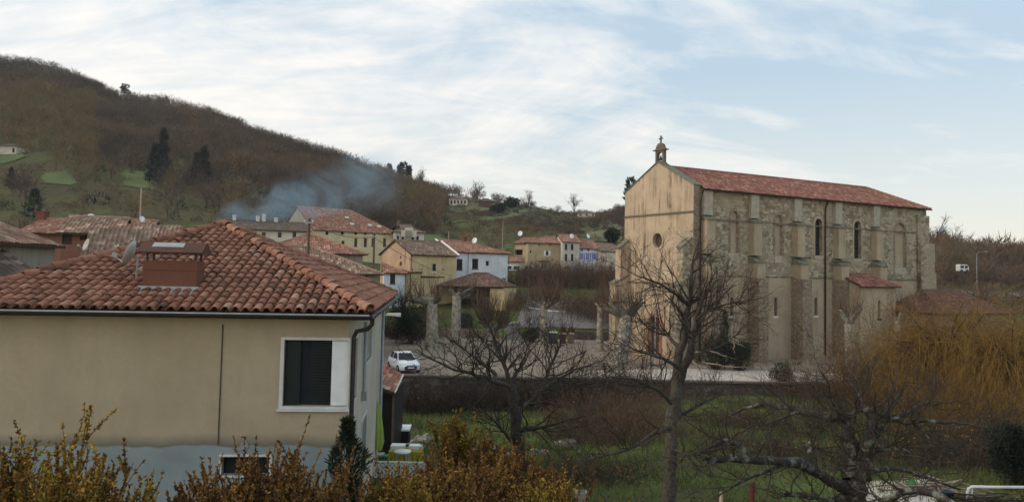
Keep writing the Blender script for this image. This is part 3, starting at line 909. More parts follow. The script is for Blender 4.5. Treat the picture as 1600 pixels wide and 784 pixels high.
# front window: white surround, dark blind, white panel shutter
m = MB(); (u0, z0), (u1, z1) = win[0], win[2]
big = [(u0-.08, z0-.06), (u1+.04, z0-.06), (u1+.04, z1+.06), (u0-.08, z1+.06)]
ring(m, *fr, big, win, .03, .06); wf = m.build('window', M['offwhite'], nh)
m = MB(); us = u0+(u1-u0)*.745; panel(m, *fr, rect(us, u1, z0+.01, z1-.01), .03, 0, .04)
m.build('panel_shutter', M['white'], wf)['label'] = 'closed white panel covering the right quarter of the window'
m = MB()
for i in range(22):
    zz = z0+.02+(z1-z0-.04)*(i+.5)/22
    panel(m, *fr, rect(u0+(us-u0)*.55, us-.01, zz-.022, zz+.016), .12, 0, .012)
m.build('blind', M['green_shutter'], wf)
m = MB(); panel(m, *fr, rect(u0+.02, u0+(us-u0)*.33, z0+.02, z1-.02), .10, 0, .03)
panel(m, *fr, rect(u0+.06, u0+(us-u0)*.29, z0+.1, z1-.12), .09, 0, .01)
m.build('open_shutter', M['green_shutter'], wf)
m = MB(); panel(m, *fr, win, .19, 0, .02); m.build('pane', M['glass'], wf)
m = MB(); panel(m, *fr, [(u0-.12, z0-.115), (u1+.06, z0-.115), (u1+.06, z0-.062), (u0-.12, z0-.062)], -.07, 0, .1); m.build('sill', M['offwhite'], wf)
m = MB(); panel(m, *fr, low, .2, 0, .02); lw_ = m.build('low_window', M['dark'], nh)
m = MB(); ring(m, *fr, [(a+(.06 if a > low[0][0]+.1 else -.06), b+(.05 if b > low[0][1]+.1 else -.05)) for a, b in low], low, .012, .03); m.build('frame', M['offwhite'], lw_)
# side windows
for hh, lab in ((sA, None), (sB, None), (sC, None)):
    m = MB(); c0, c1 = hh[0], hh[2]
    ring(m, *sdw, [(c0[0]-.09, c0[1]-.08), (c1[0]+.09, c0[1]-.08), (c1[0]+.09, c1[1]+.08), (c0[0]-.09, c1[1]+.08)], hh, .025, .05)
    o = m.build('side_window', M['offwhite'], nh)
    m = MB(); panel(m, *sdw, hh, .10, 0, .03)
    for zz in np.arange(c0[1]+.08, c1[1]-.05, .09): panel(m, *sdw, rect(c0[0]+.08, c1[0]-.08, zz, zz+.05), .085, 0, .014)
    m.build('shutter', M['zinc'], o)
# cable, round vent
uc, zc1 = hitf(fr, 348.5, 507); _, zc0 = hitf(fr, 343, 694)
m = MB(); m.tube([WC0+hd*uc-vd*.02+np.array((0, 0, z)) for z in np.linspace(zc0, zc1, 8)], .013, 5); m.build('cable', M['metal_dark'], nh)
uv_, zv = hitf(fr, 382, 696)
m = MB(); ring(m, *fr, circle(uv_, zv, .085), circle(uv_, zv, .06), .02, .03); panel(m, *fr, circle(uv_, zv, .06), -.003, 0, .004); m.build('vent', M['zinc'], nh)
# corner pipe, gutter
def gutter(mb, a, b, r=.075, mat=0):
    a = np.asarray(a, float); b = np.asarray(b, float); d = norm(b-a); s = norm(np.cross(d, (0, 0, 1)))
    an = np.linspace(math.pi, 2*math.pi, 9)
    prof = [s*r*math.cos(t)+np.array((0, 0, r*math.sin(t))) for t in an]+[s*r*.85*math.cos(t)+np.array((0, 0, r*.85*math.sin(t))) for t in an[::-1]]
    n = len(prof)
    mb.add([a+q for q in prof]+[b+q for q in prof], [(i, (i+1) % n, n+(i+1) % n, n+i) for i in range(n)]+[tuple(range(n)), tuple(range(2*n-1, n-1, -1))], mat, .5, None, False)
m = MB(); g0 = np.array((0, 0, -.03))
gutter(m, RC-vd*.07+g0, RA-vd*.07+hd*.07+g0); gutter(m, RA+hd*.07+g0, RB+hd*.07+g0)
m.build('gutter', M['metal_dark'], nh)
m = MB()
m.obox((RC+RA)/2-vd*.155+np.array((0, 0, -.015)), hd*(np.linalg.norm(RA-RC)/2), vd*.008, (0, 0, .016)); m.build('gutter_lip', M['zinc'], nh)
m = MB(); c = WA + hd*.09 + vd*.10
pp = [RA+hd*.05+vd*.05+np.array((0, 0, -.10)), RA+hd*.05+vd*.05+np.array((0, 0, -.22)), RA-hd*.05+vd*.12+np.array((0, 0, -.33)), c+hd*.06+np.array((0, 0, -.42)), c+np.array((0, 0, -.55)), c+np.array((0, 0, -1.2)), np.array((c[0], c[1], zg))]
m.tube(pp, .05, 8); m.build('downpipe', M['metal_dark'], nh)
uq, zq1 = hitf(sdw, 568, 503); _, zq0 = hitf(sdw, 568, 612)
m = MB(); m.tube([WA0+vd*uq+hd*.07+np.array((0, 0, z)) for z in (zq0, zq1)], .045, 8); m.obox(WA0+vd*uq+hd*.08+np.array((0, 0, zq0)), vd*.08, hd*.06, (0, 0, .12)); m.build('downpipe', M['metal_grey'], nh)
m = MB(); m.tube([np.array((WB[0], WB[1], z))+hd*.06-vd*.12 for z in (zg+2.1, zw)], .05, 8); m.build('downpipe', M['zinc'], nh)
# soffit boards
m = MB()
for a, b, w1, w2 in ((RC, RA, WC, WA), (RA, RB, WA, WB)):
    z = zAe-.13; k = .012
    m.add([(a[0], a[1], z), (b[0], b[1], z), (w2[0], w2[1], z), (w1[0], w1[1], z)], [(0, 1, 2, 3)])
m.build('soffit', M['offwhite'], nh)

# tiled roof: every barrel tile is its own small vault in the roof's mesh
def barrel_roof(mb, a, b, apex, rng, pitch=.225, expo=.36, r=.095):
    a = np.asarray(a); b = np.asarray(b); apex = np.asarray(apex)
    e = norm(b-a); nrm = norm(np.cross(b-a, apex-a)); nrm = nrm if nrm[2] > 0 else -nrm
    s = np.cross(nrm, e); s = s if s[2] > 0 else -s
    W = np.linalg.norm(b-a); au = (apex-a)@e; av = (apex-a)@s
    an = np.linspace(0, math.pi, 8); m_ = len(an)
    for ci in range(int(W/pitch)+1):
        u = (ci+.5)*pitch
        vmax = av*(u/au if u < au else (W-u)/(W-au))
        for ri in range(int((vmax+.1)/expo)+1):
            v0 = -.05+ri*expo
            v1 = min(v0+expo+.07, vmax+.06)
            if v1-v0 < .05: continue
            j = rng.normal(0, 1, 4)
            du = j[0]*.006; up0 = .030+.006*j[1]; up1 = .0; dv = j[2]*.012
            p0 = a+e*(u+du)+s*(v0+dv)+nrm*up0; p1 = a+e*(u+du+j[3]*.004)+s*v1+nrm*up1
            V = [p0+e*r*math.cos(t)+nrm*r*.85*math.sin(t) for t in an]+[p1+e*r*.86*math.cos(t)+nrm*r*.73*math.sin(t) for t in an]+[p0+e*r*.80*math.cos(t)+nrm*r*.66*math.sin(t) for t in an]
            f = [(k, k+1, m_+k+1, m_+k) for k in range(m_-1)]+[(k, k+1, 2*m_+k+1, 2*m_+k) for k in range(m_-1)]
            mb.add(V, f, 0, float(np.clip(rng.normal(.52, .2), .02, 1)), None, False)
            # pan tile between the columns
            q0 = a+e*(u+pitch/2)+s*v0+nrm*.035; q1 = a+e*(u+pitch/2)+s*min(v1, max(v0+.02, vmax))+nrm*.012
            mb.add([q0-e*.09, q0-nrm*.035, q0+e*.09, q1+e*.09, q1-nrm*.035, q1-e*.09], [(0, 1, 4, 5), (1, 2, 3, 4)], 0, float(np.clip(rng.normal(.25, .12), .02, 1)))
rng = np.random.default_rng(5)
m = MB()
lift = np.array((0, 0, .04))
barrel_roof(m, RC+lift, RA+lift, RP+lift, rng); barrel_roof(m, RA+lift, RB+lift, RP+lift, rng); barrel_roof(m, RD+lift, RC+lift, RP+lift, rng)
m.add([RC, RA, RB, RD, RP], [(0, 1, 4), (1, 2, 4), (2, 3, 4), (3, 0, 4)], 1)
m.add([q-np.array((0, 0, .05)) for q in (RC, RA, RB, RD)], [(3, 2, 1, 0)], 1)
roof_o = m.build('roof', [M['roof_near'], M['roof_under']], nh)
m = MB()
for c in (RA, RB, RC, RD):
    ridge_tiles(m, c+np.array((0, 0, .10)), RP+np.array((0, 0, .10)), .115, 0, .37, rng)
m.lathe(RP+np.array((0, 0, .02)), [(.26, -.05), (.24, .08), (.14, .18), (.001, .22)], 10)
m.build('hip_tiles', M['roof_near'], roof_o)
# chimney with its little pitched lid
rn = norm(np.cross(RA-RC, RP-RC)); rn = rn if rn[2] > 0 else -rn
cb = onplane(264, 456, RC, rn)
cw = .5*(305-224)/F*cb[1]; chh = (456-407)/F*cb[1]
cc = cb + vd*.30
ch = MB(); ch.obox(cc+np.array((0, 0, chh/2-.15)), hd*cw, vd*.30, (0, 0, chh/2+.15))
ch.obox(cc+np.array((0, 0, chh*.72)), hd*(cw+.012), vd*.312, (0, 0, .02))
chim = ch.build('chimney', M['brick'], nh)
m = MB(); m.obox(cc+np.array((0, 0, .06)), hd*(cw+.07), vd*.37, (0, 0, .07))
m.prism([cc-hd*(cw+.24)-vd*.74+np.array((0, 0, -.13)), cc+hd*(cw+.08)-vd*.74+np.array((0, 0, -.13)), cc+hd*(cw+.06)-vd*.30+np.array((0, 0, .06)), cc-hd*(cw+.12)-vd*.30+np.array((0, 0, .06))], rn*.03)
m.build('flashing', M['flashing'], chim)
zt0 = chh; zt1 = chh+.17
for sx in (-1, 1):
    for sy in (-1, 1):
        m = MB(); m.obox(cc+hd*(cw-.06)*sx+vd*.22*sy+np.array((0, 0, (zt0+zt1)/2)), hd*.022, vd*.022, (0, 0, (zt1-zt0)/2+.02))
        m.build('lid_post', M['metal_dark'], chim)
m = MB(); lw2 = cw+.13; zl = chh+.16
for sgn in (-1, 1):
    a0 = cc+vd*.40*sgn+np.array((0, 0, zl)); a1 = cc+np.array((0, 0, zl+.24))
    nn = norm(np.cross(hd, a1-a0)); nn = nn if nn[2] > 0 else -nn
    m.prism([a0-hd*lw2, a0+hd*lw2, a1+hd*lw2, a1-hd*lw2], nn*.035)
m.prism([cc+hd*(lw2-.02)+vd*.38+np.array((0, 0, zl)), cc+hd*(lw2-.02)-vd*.38+np.array((0, 0, zl)), cc+hd*(lw2-.02)+np.array((0, 0, zl+.23))], hd*.02)
lid = m.build('lid', M['roof_under'], chim)
m = MB(); a0 = cc-vd*.40+np.array((0, 0, zl)); a1 = cc+np.array((0, 0, zl+.24)); nn = norm(np.cross(hd, a1-a0)); nn = nn if nn[2] > 0 else -nn
P = lambda a, k: a0+(a1-a0)*k+hd*lw2*a+nn*.036
m.prism([P(-.62, .5), P(.35, .5), P(.35, .92), P(-.62, .92)], nn*.006); m.build('lid_patch', M['metal_grey'], lid)['label'] = 'bright grey metal sheet on the brown chimney lid'
dish(207, 397, cb[1]+.55, .60, 'big beige dish on a mast beside the near chimney', -86, 1.0)

# lean-to behind the near house
g1 = ground_hit(600, 705)
T0 = at(591, 604, 33.2); T1 = at(616, 613, 33.2); T2 = at(629, 585, 35.4); T3 = at(594, 571, 36.0)
ln = thing('lean_to', 'small lean-to with a reddish tiled roof and dark open front behind the beige house', 'shed', (T0[0]+.3, 34.5, gz(T0[0], 34)))
m = MB(); tile_sheet(m, [T0, T1, T2, T3], T1-T0, 0, 1, .22, .03); m.build('roof', [M['roof_red'], M['brown_wood']], ln)
m = MB(); m.tube([T1+np.array((.03, 0, 0)), T2+np.array((.03, 0, 0))], .04, 5); m.build('verge', M['offwhite'], ln)
m = MB(); z0 = gz(T0[0], 34)
m.box((T0[0]-.2, 33.6, z0-.3), (T1[0]-.02, 36.2, T0[2]-.15)); m.build('wall', M['dark'], ln)  # near-black box, shade of the open interior put into its colour
m = MB(); m.tube([(T1[0]-.05, 33.4, z0-.2), (T1[0]-.05, 33.4, T1[2]-.1)], .06, 6); m.build('post', M['brown_wood'], ln)

# ------------------------------------------------------------------ church
K0 = np.array((17.45, 73.0, 0.0)); cs = norm((.875, .485, 0)); cq = np.array((-cs[1], cs[0], 0))
def cp(t, w_, z=0.0): return K0 + cs*t + cq*w_ + np.array((0, 0, z))
CL, CW, CZE, CZR = 34.0, 10.35, 16.15, 18.6
chu = thing('church', 'tall stone church with buttresses, red tiled roof and a small bell gable', 'church', cp(15, 5.6))
sideF = (cp(0, 0), cs, -cq)
facF = (cp(-.8, CW), -cq, -cs)
def hitc(fr_, px, py):
    q = onplane(px, py, fr_[0], fr_[2]); return float((q-fr_[0])@fr_[1]), float(q[2])
# side windows: three walled-up arches, two leaded ones, slits below
upper = [(4.35, .85, 10.3, 14.3, 'blind'), (10.3, .85, 10.2, 14.2, 'blind'), (16.1, .92, 10.35, 14.15, 'glass'), (22.15, 1.0, 10.2, 14.2, 'glass'), (29.3, 1.55, 9.4, 14.3, 'blind')]
ZS = 8.05
m = MB()
holed(m, *sideF, [(0, ZS), (CL, ZS), (CL, CZE), (0, CZE)], [arch(t-w_/2*1.15, t+w_/2*1.15, a, b) for t, w_, a, b, k in upper], .42, 0)
slits = [(4.1, .42, 4.3, 6.1), (9.95, .42, 4.25, 6.05), (15.7, .42, 4.25, 6.05)]
holed(m, *sideF, [(0, -.5), (CL, -.5), (CL, ZS), (0, ZS)], [arch(t-w_/2, t+w_/2, a, b) for t, w_, a, b in slits], .35, 1)
north = (cp(CL, CW), -cs, cq)
holed(m, *north, [(0, -.5), (CL, -.5), (CL, CZE), (0, CZE)], [], .3, 0)
holed(m, cp(CL, 0), cq, cs, [(0, -.5), (CW, -.5), (CW, CZE), (0, CZE)], [], .3, 0)
m.build('nave_wall', [M['church_stone'], M['church_render']], chu)
for t, w_, a, b, k in upper:
    m = MB(); h = arch(t-w_/2*1.15, t+w_/2*1.15, a, b)
    if k == 'blind':
        panel(m, *sideF, h, .26, 0, .1); o = m.build('blind_window', M['church_render'], chu)
        m = MB(); panel(m, *sideF, rect(t-w_*.6, t+w_*.6, a-.75, a-.02), -.03, 0, .06); m.build('sill', M['quoin'], o)
    else:
        panel(m, *sideF, h, .38, 0, .04); o = m.build('arched_window', M['glass'], chu)
        m = MB()
        for zz in np.arange(a+.4, b-.3, .45): panel(m, *sideF, rect(t-w_*.5, t+w_*.5, zz-.02, zz+.02), .34, 0, .03)
        panel(m, *sideF, rect(t-.02, t+.02, a, b-.1), .335, 0, .03); m.build('leading', M['metal_dark'], o)
        m = MB(); panel(m, *sideF, rect(t-w_*.7, t+w_*.7, a-.35, a-.02), -.05, 0, .12); m.build('sill', M['quoin'], o)
    m = MB(); ring(m, *sideF, arch(t-w_/2*1.15-.28, t+w_/2*1.15+.28, a-.02, b+.28), h, .025, .05); m.build('window_surround', M['church_brown'] if k != 'glass' else M['church_render'], o)
for t, w_, a, b in slits:
    m = MB(); panel(m, *sideF, arch(t-w_/2, t+w_/2, a, b), .3, 0, .04); o = m.build('slit_window', M['dark'], chu)
    m = MB(); panel(m, *sideF, rect(t-.32, t+.32, a-.22, a-.01), -.03, 0, .05); m.build('sill', M['offwhite'], o)
# broken string courses
rng = np.random.default_rng(11)
for zc, th in ((13.35, .10), (ZS, .07)):
    m = MB(); n = 90; tt = np.linspace(.2, CL-.3, n); V = []
    for t in tt:
        k = th*rng.uniform(.15, 1.3); o_ = .03+.05*rng.random(); dz = rng.normal(0, .025)
        V += [cp(t, .05, zc-k+dz), cp(t, -o_, zc-k+dz), cp(t, -o_, zc+k+dz), cp(t, .05, zc+k+dz)]
    m.add(V, [(i*4+q, i*4+(q+1) % 4, (i+1)*4+(q+1) % 4, (i+1)*4+q) for i in range(n-1) for q in range(4)])
    m.build('string_course', M['stone_dark'], chu)
# stepped buttresses along the side
for t in (.75, 6.75, 12.75, 18.8, 24.9):
    m = MB(); hw = .52
    def stage(p0, p1, za, zb_, w2, mat): m.obox(cp(t, -(p0+p1)/2, (za+zb_)/2), cs*w2, cq*(p1-p0)/2, (0, 0, (zb_-za)/2), mat)
    def slope(p0, p1, z, dz, w2, mat):
        a = [cp(t-w2, -p0, z), cp(t-w2, -p1, z), cp(t-w2, -p1, z+.12), cp(t-w2, -p0, z+dz)]
        m.prism(a, cs*2*w2, mat)
    stage(-.1, .34, 13.7, CZE-.05, hw, 0)
    stage(-.1, .72, 10.1, 13.2, hw, 1); slope(-.1, .80, 13.2, .55, hw+.06, 2)
    stage(-.1, 1.12, ZS-.3, 9.35, hw+.04, 1); slope(-.1, 1.2, 9.35, .80, hw+.1, 2)
    stage(-.1, 1.45, -.5, ZS-.3, hw+.12, 3); slope(-.1, 1.47, ZS-.3, .3, hw+.13, 3)
    m.build('buttress', [M['quoin'], M['church_render'], M['cap_stone'], M['church_brown']], chu)
for t, z in ((13.0, 10.05), (18.9, 9.75)):
    m = MB(); m.tube([cp(t-1.9, -.78, z), cp(t+1.0, -.78, z)], .05, 5); m.build('tie_rod', M['metal_dark'], chu)
m = MB()
for k, (p, z0, z1) in enumerate(((.35, -.5, CZE-.8), (.75, -.5, 12.2), (.85, -.5, 8.9))):
    m.obox(cp(CL-.9+p*.5, -p*.45+.2, (z0+z1)/2), cs*(.9+p*.5), cq*(p*.5), (0, 0, (z1-z0)/2), 0)
m.build('corner_buttress', M['church_stone'], chu)
# facade: plastered gable wall with oculus and portal
oc = hitc(facF, 1027.5, 375.5); du, _ = hitc(facF, 1022, 515)
FW = CW; RK = (CZR-CZE)/(CW/2)
m = MB()
hol = [circle(oc[0], oc[1], .72), arch(du-.85, du+.85, .25, 4.05, 10)]
zbr = 4.6
outer = [(-.05, -.5), (FW+.0, -.5), (FW, CZE+.3), (FW/2, CZR+.5), (-.05, CZE+.3)]
holed(m, *facF, outer, hol, .45, 0)
m.build('facade_wall', M['facade'], chu)
m = MB()
back = [facF[0]+facF[1]*a+np.array((0, 0, b)) for a, b in [(-.05, -.5), (FW, -.5), (FW, CZE+.3), (FW/2, CZR+.5), (-.05, CZE+.3)]]
inn = [q+cs*.8 for q in back]
m.add(back+inn, [(1, 2, 7, 6), (4, 0, 5, 9), (9, 8, 7, 6, 5)], 0)
m.build('quoin_wall', M['church_brown'], chu)
m = MB()
for a, b in ((back[2], back[3]), (back[3], back[4])):
    d = norm(b-a); nn = norm(np.cross(d, cs)); nn = nn if nn[2] > 0 else -nn
    m.prism([a-cs*.10-d*.1, b-cs*.10+d*.02, b+cs*.9+d*.02, a+cs*.9-d*.1], nn*.10)
m.build('coping', M['cap_stone'], chu)
for z, k in ((13.95, .09), (7.25, .07)):
    m = MB(); panel(m, *facF, rect(-.1, FW+.03, z-k, z+k), -.10, 0, .14); m.build('facade_string_course', M['stone_dark'], chu)
m = MB(); ring(m, *facF, circle(oc[0], oc[1], .98, 20), circle(oc[0], oc[1], .72, 20), .06, .1); o = m.build('oculus', M['facade'], chu)
m = MB(); panel(m, *facF, circle(oc[0], oc[1], .74), .36, 0, .05); m.build('pane', M['brown_wood'], o)
m = MB(); hin = arch(du-.85, du+.85, .25, 4.05, 10); hout = arch(du-1.15, du+1.15, .25, 4.35, 10)
ring(m, *facF, hout, hin, .07, .1); ar = m.build('portal_arch', M['arch_brick'], chu)
m = MB(); panel(m, *facF, hin, .4, 0, .06)
for a in (-.42, .42):
    panel(m, *facF, rect(du+a-.34, du+a+.34, .5, 1.5), .37, 0, .03); panel(m, *facF, rect(du+a-.34, du+a+.34, 1.7, 3.0), .37, 0, .03)
m.build('door', M['brown_wood'], chu)
# raking buttresses either side of the facade
for w0 in (.15, CW-.75):
    m = MB()
    def rk(p0, p1, z0, zi, zo, mat, hw=.42):
        a = [cp(-.8+.1, w0-hw+.4, z0), cp(-.8-p1, w0-hw+.4, z0), cp(-.8-p1, w0-hw+.4, zo), cp(-.8+.1, w0-hw+.4, zi)]
        m.prism(a, cq*2*hw, mat)
        b = [cp(-.8+.1, w0-hw+.36, zi+.01), cp(-.8-p1-.1, w0-hw+.36, zo-.03), cp(-.8-p1-.1, w0-hw+.36, zo+.15), cp(-.8+.1, w0-hw+.36, zi+.2)]
        m.prism(b, cq*(2*hw+.08), 1)
    rk(0, 1.1, ZS-.9, 11.5, 10.6, 0); rk(0, 1.75, -.5, 7.9, 7.0, 0, .48)
    m.build('facade_buttress', [M['church_stone'] if w0 < 1 else M['facade'], M['cap_stone']], chu)
# roof: gable at the facade, hip at the far end
o_ = .45; tn = RK
rz = lambda w_: CZE + tn*min(w_, CW-w_) + .18
m = MB()
E1 = cp(.02, -o_, rz(-o_)); E2 = cp(CL+.3, -o_, rz(-o_)); N1 = cp(.02, CW+o_, rz(-o_)); N2 = cp(CL+.3, CW+o_, rz(-o_))
G1 = cp(.02, CW/2, CZR+.18); G2 = cp(CL-3.4, CW/2, CZR+.18)
tile_sheet(m, [E1, E2, G2, G1], cs, 0, 1, .25, .05); tile_sheet(m, [N2, N1, G1, G2], cs, 0, 1, .25, .05); tile_sheet(m, [E2, N2, G2], cq, 0, 1, .25, .05)
ridge_tiles(m, G1, G2, .14, 0, .45); ridge_tiles(m, E2, G2, .13, 0, .45); ridge_tiles(m, N2, G2, .13, 0, .45)
m.build('roof', [M['roof_church'], M['brown_wood']], chu)
m = MB(); gutter(m, cp(-.1, -o_-.06, rz(-o_)-.08), cp(CL+.3, -o_-.06, rz(-o_)-.08), .09); m.build('gutter', M['metal_dark'], chu)
for t, p in ((-.05, .16), (16.95, .14)):
    m = MB(); m.tube([cp(t, -o_-.02, CZE-.15), cp(t, -p-.1, CZE-.7), cp(t, -p, CZE-1.2), cp(t, -p, .2)], .065 if t < 1 else .085, 8); m.build('downpipe', M['metal_dark'], chu)
# bell gable
bt = -.45; bw = CW/2
bz = lambda z: 18.25+(z-18.05)*.675
bgc = lambda a, w_, z: cp(bt+a*.45, bw+w_*.95, bz(z))
m = MB()
outer_b = [(a*.95, bz(b)) for a, b in [(-.98, 18.05), (.98, 18.05), (.92, 19.0), (.74, 19.25), (.66, 19.3), (.66, 21.1), (-.66, 21.1), (-.66, 19.3), (-.74, 19.25), (-.92, 19.0)]]
hb = arch(-.43, .43, bz(18.75), bz(20.85), 8)
bf = (cp(bt-.17, bw), -cq, -cs)
holed(m, *bf, outer_b, [hb], .34, 0)
bb = (cp(bt+.17, bw), cq, cs); holed(m, *bb, outer_b, [hb], .01, 0)
n_ = len(outer_b); fv = [bf[0]+bf[1]*a+np.array((0, 0, b)) for a, b in outer_b]; bv = [q+cs*.34 for q in fv]
m.add(fv+bv, [(i, (i+1) % n_, n_+(i+1) % n_, n_+i) for i in range(n_)], 0)
bgb = m.build('bell_gable', M['stone_dark'], chu)
m = MB(); m.obox(bgc(0, 0, 21.16), cs*.30, cq*.88, (0, 0, .05))
m.prism([bgc(-.45, .66, 21.24), bgc(-.45, -.66, 21.24), bgc(-.45, -.36, 22.0), bgc(-.45, .36, 22.0)], cs*.41)
m.obox(bgc(0, 0, 22.06), cs*.2, cq*.22, (0, 0, .05)); m.build('cornice', M['stone_dark'], bgb)
m = MB(); m.lathe(bgc(0, 0, 19.6), [(.22, 0), (.20, .05), (.15, .15), (.13, .30), (.07, .38), (.001, .40)], 12); m.tube([bgc(0, -.36, 20.26), bgc(0, .36, 20.26)], .04, 6); m.build('bell', M['bell'], bgb)
m = MB(); m.obox(bgc(0, 0, 22.65), cs*.06, cq*.07, (0, 0, .42)); m.obox(bgc(0, 0, 22.85), cs*.059, cq*.27, (0, 0, .065)); m.build('cross', M['stone_dark'], bgb)
# side annex with its own little roof, and the low wing behind it
AX0, AX1, AP = 18.95, 24.55, 2.75
m = MB(); af = (cp(AX0, -AP), cs, -cq)
asl = arch(2.75, 3.15, 4.05, 5.9)
holed(m, *af, [(0, -.5), (AX1-AX0, -.5), (AX1-AX0, 7.25), (0, 7.25)], [asl], .3, 0)
holed(m, cp(AX0, 0), -cq, -cs, [(0, -.5), (AP, -.5), (AP, 7.25), (0, 8.4)], [], .3, 0)
holed(m, cp(AX1, -AP), cq, cs, [(0, -.5), (AP, -.5), (AP, 8.4), (0, 7.25)], [], .3, 0)
an = m.build('annex', M['church_render'], chu)
m = MB(); panel(m, *af, asl, .25, 0, .05); panel(m, *af, rect(2.6, 3.3, 3.86, 4.03), -.03, 0, .05); m.build('slit_window', M['dark'], an)
m = MB(); a = [cp(AX0-.3, -AP-.4, 7.3), cp(AX1+.4, -AP-.4, 7.3), cp(AX1-1.2, .0, 8.65), cp(AX0-.1, .0, 8.65)]
tile_sheet(m, a, cs); tile_sheet(m, [cp(AX1+.4, -AP-.4, 7.3), cp(AX1+.4, 0, 7.3), cp(AX1-1.2, 0, 8.65)], cq)
ridge_tiles(m, a[1], a[2]); m.build('annex_roof', [M['roof_church'], M['brown_wood']], an)
m = MB(); x0, x1, p0, p1 = 25.2, 36.5, .5, 7.6
for fr_, L in (((cp(x0, -p1), cs, -cq), x1-x0), ((cp(x1, -p1), cq, cs), p1-p0), ((cp(x0, -p0), -cq, -cs), p1-p0)):
    holed(m, *fr_, rect(0, L, -.5, 4.7), [], .3, 0)
wg = m.build('low_wing', M['church_brown'], chu)
m = MB(); e = .4; zz = 4.75
c4 = [cp(x0-e, -p1-e, zz), cp(x1+e, -p1-e, zz), cp(x1+e, -p0+.2, zz), cp(x0-e, -p0+.2, zz)]
r1 = cp(x0+2.0, -(p0+p1)/2, 7.0); r2 = cp(x1-3.6, -(p0+p1)/2, 7.0)
tile_sheet(m, [c4[0], c4[1], r2, r1], cs); tile_sheet(m, [c4[1], c4[2], r2], cq); tile_sheet(m, [c4[3], c4[0], r1], cq); tile_sheet(m, [c4[2], c4[3], r1, r2], cs)
ridge_tiles(m, r1, r2); ridge_tiles(m, c4[1], r2); ridge_tiles(m, c4[0], r1)
m.build('wing_roof', [M['roof_wing'], M['brown_wood']], wg)

# ------------------------------------------------------------------ village houses
def off(P, ang_deg, L):
    a = R_(ang_deg); return (P[0]+L*math.cos(a), P[1]+L*math.sin(a))
# white house
A = gp(705, 112); hA = House('white_house', 'pale blue-white house with brown window frames and a dish on its red roof', A, gp(793, 117), 9.5, zpix(705, 393, 112), wall='wall_white', roof='roof_red', pitch=19, hipR=True)
hA.opening('f', 718, 413, 9, 17, 'glass', 'brown_wood', lab=None); hA.opening('f', 742.5, 412, 9.5, 16, 'glass', 'brown_wood'); hA.opening('f', 762, 411.5, 6, 9, 'glass', 'white')
hA.opening('f', 775.5, 437, 8, 9, 'glass', 'white'); hA.opening('f', 788, 440, 7, 13, 'glass', 'white', name='door', sill=False)
hA.finish(); hA.chimney(750, 380, .55, .5)
m = MB(); m.tube([hA.FL+np.array((0, 0, .1)), hA.ridge[0]+np.array((0, 0, .1))], .13, 5); m.build('verge', M['white'], hA.roof)
m = MB(); uu = hA.hit('f', 731, 420)[0]; m.tube([hA.A+hA.e*uu-hA.p*.08+np.array((0, 0, z)) for z in (hA.zb, hA.ze-.1)], .05, 5); m.build('downpipe', M['metal_grey'], hA.root)
dish(742, 376, 116.5, .85, 'white dish on the red roof of the pale blue-white house', -25, 1.3, 'white')
# yellow house with the salmon gable
A = gp(642, 104); hB = House('yellow_house', 'yellow house with a stained salmon gable wall and brown tiled roof', A, off(A, 35, 6.9), 9.2, zpix(642, 397, 104), wall='wall_yellow', side_wall='wall_salmon', roof='roof_brown', pitch=22)
hB.opening('f', 679, 418, 7, 13, 'glass', 'white'); hB.opening('f', 678, 400, 4, 4, 'dark', None, name='hatch'); hB.opening('l', 626, 402, 2.2, 4, 'dark', None, name='vent'); hB.opening('l', 626, 412, 3.5, 6, 'dark', None, name='vent')
for px in (645, 659, 693): hB.opening('f', px, 421, 2, 2.4, 'dark', None, name='vent')
hB.finish()
m = MB(); m.tube([hB.FR+np.array((0, 0, .1)), hB.ridge[1]+np.array((0, 0, .1))], .14, 5); m.build('verge', M['white'], hB.roof)
m = MB(); m.tube([hB.A-hB.p*.08-hB.e*.05+np.array((0, 0, z)) for z in (hB.zb, hB.ze-.1)], .06, 5); m.build('downpipe', M['metal_dark'], hB.root)
# long yellow building
A = gp(487, 150); B = off(A, 40, 18.6)
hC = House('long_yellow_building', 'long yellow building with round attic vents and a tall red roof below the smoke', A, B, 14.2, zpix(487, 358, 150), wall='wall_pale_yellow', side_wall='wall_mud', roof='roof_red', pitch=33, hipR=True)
for px in (511, 535, 556, 571, 584, 601):
    q = hC.hit('f', px, 363.5); hC.holes['f'].append(circle(q[0], q[1]-.1, .36, 10))
    hC.jobs.append(('f', q[0]-.36, q[0]+.36, q[1]-.46, q[1]+.26, circle(q[0], q[1]-.1, .36, 10), 'dark', None, None, .2, 'vent', None, .05, False))
for px in (556, 571, 583, 601): hC.opening('f', px, 379, 5, 14, 'brown_wood', None)
for px in (516, 536): hC.opening('f', px, 382, 5, 12, 'brown_wood', None)
hC.finish(); m = MB()
for px, py in ((542, 340), (550, 350), (578, 352), (592, 354)):
    q = onplane(px, py, hC.FL, norm(np.cross(hC.FR-hC.FL, hC.ridge[0]-hC.FL))); n = norm(np.cross(hC.FR-hC.FL, hC.ridge[0]-hC.FL)); n = n if n[2] > 0 else -n
    s = np.cross(n, hC.e); m.obox(q+n*.06, hC.e*.42, s*.3, n*.05)
m.build('skylight', M['offwhite'], hC.roof)
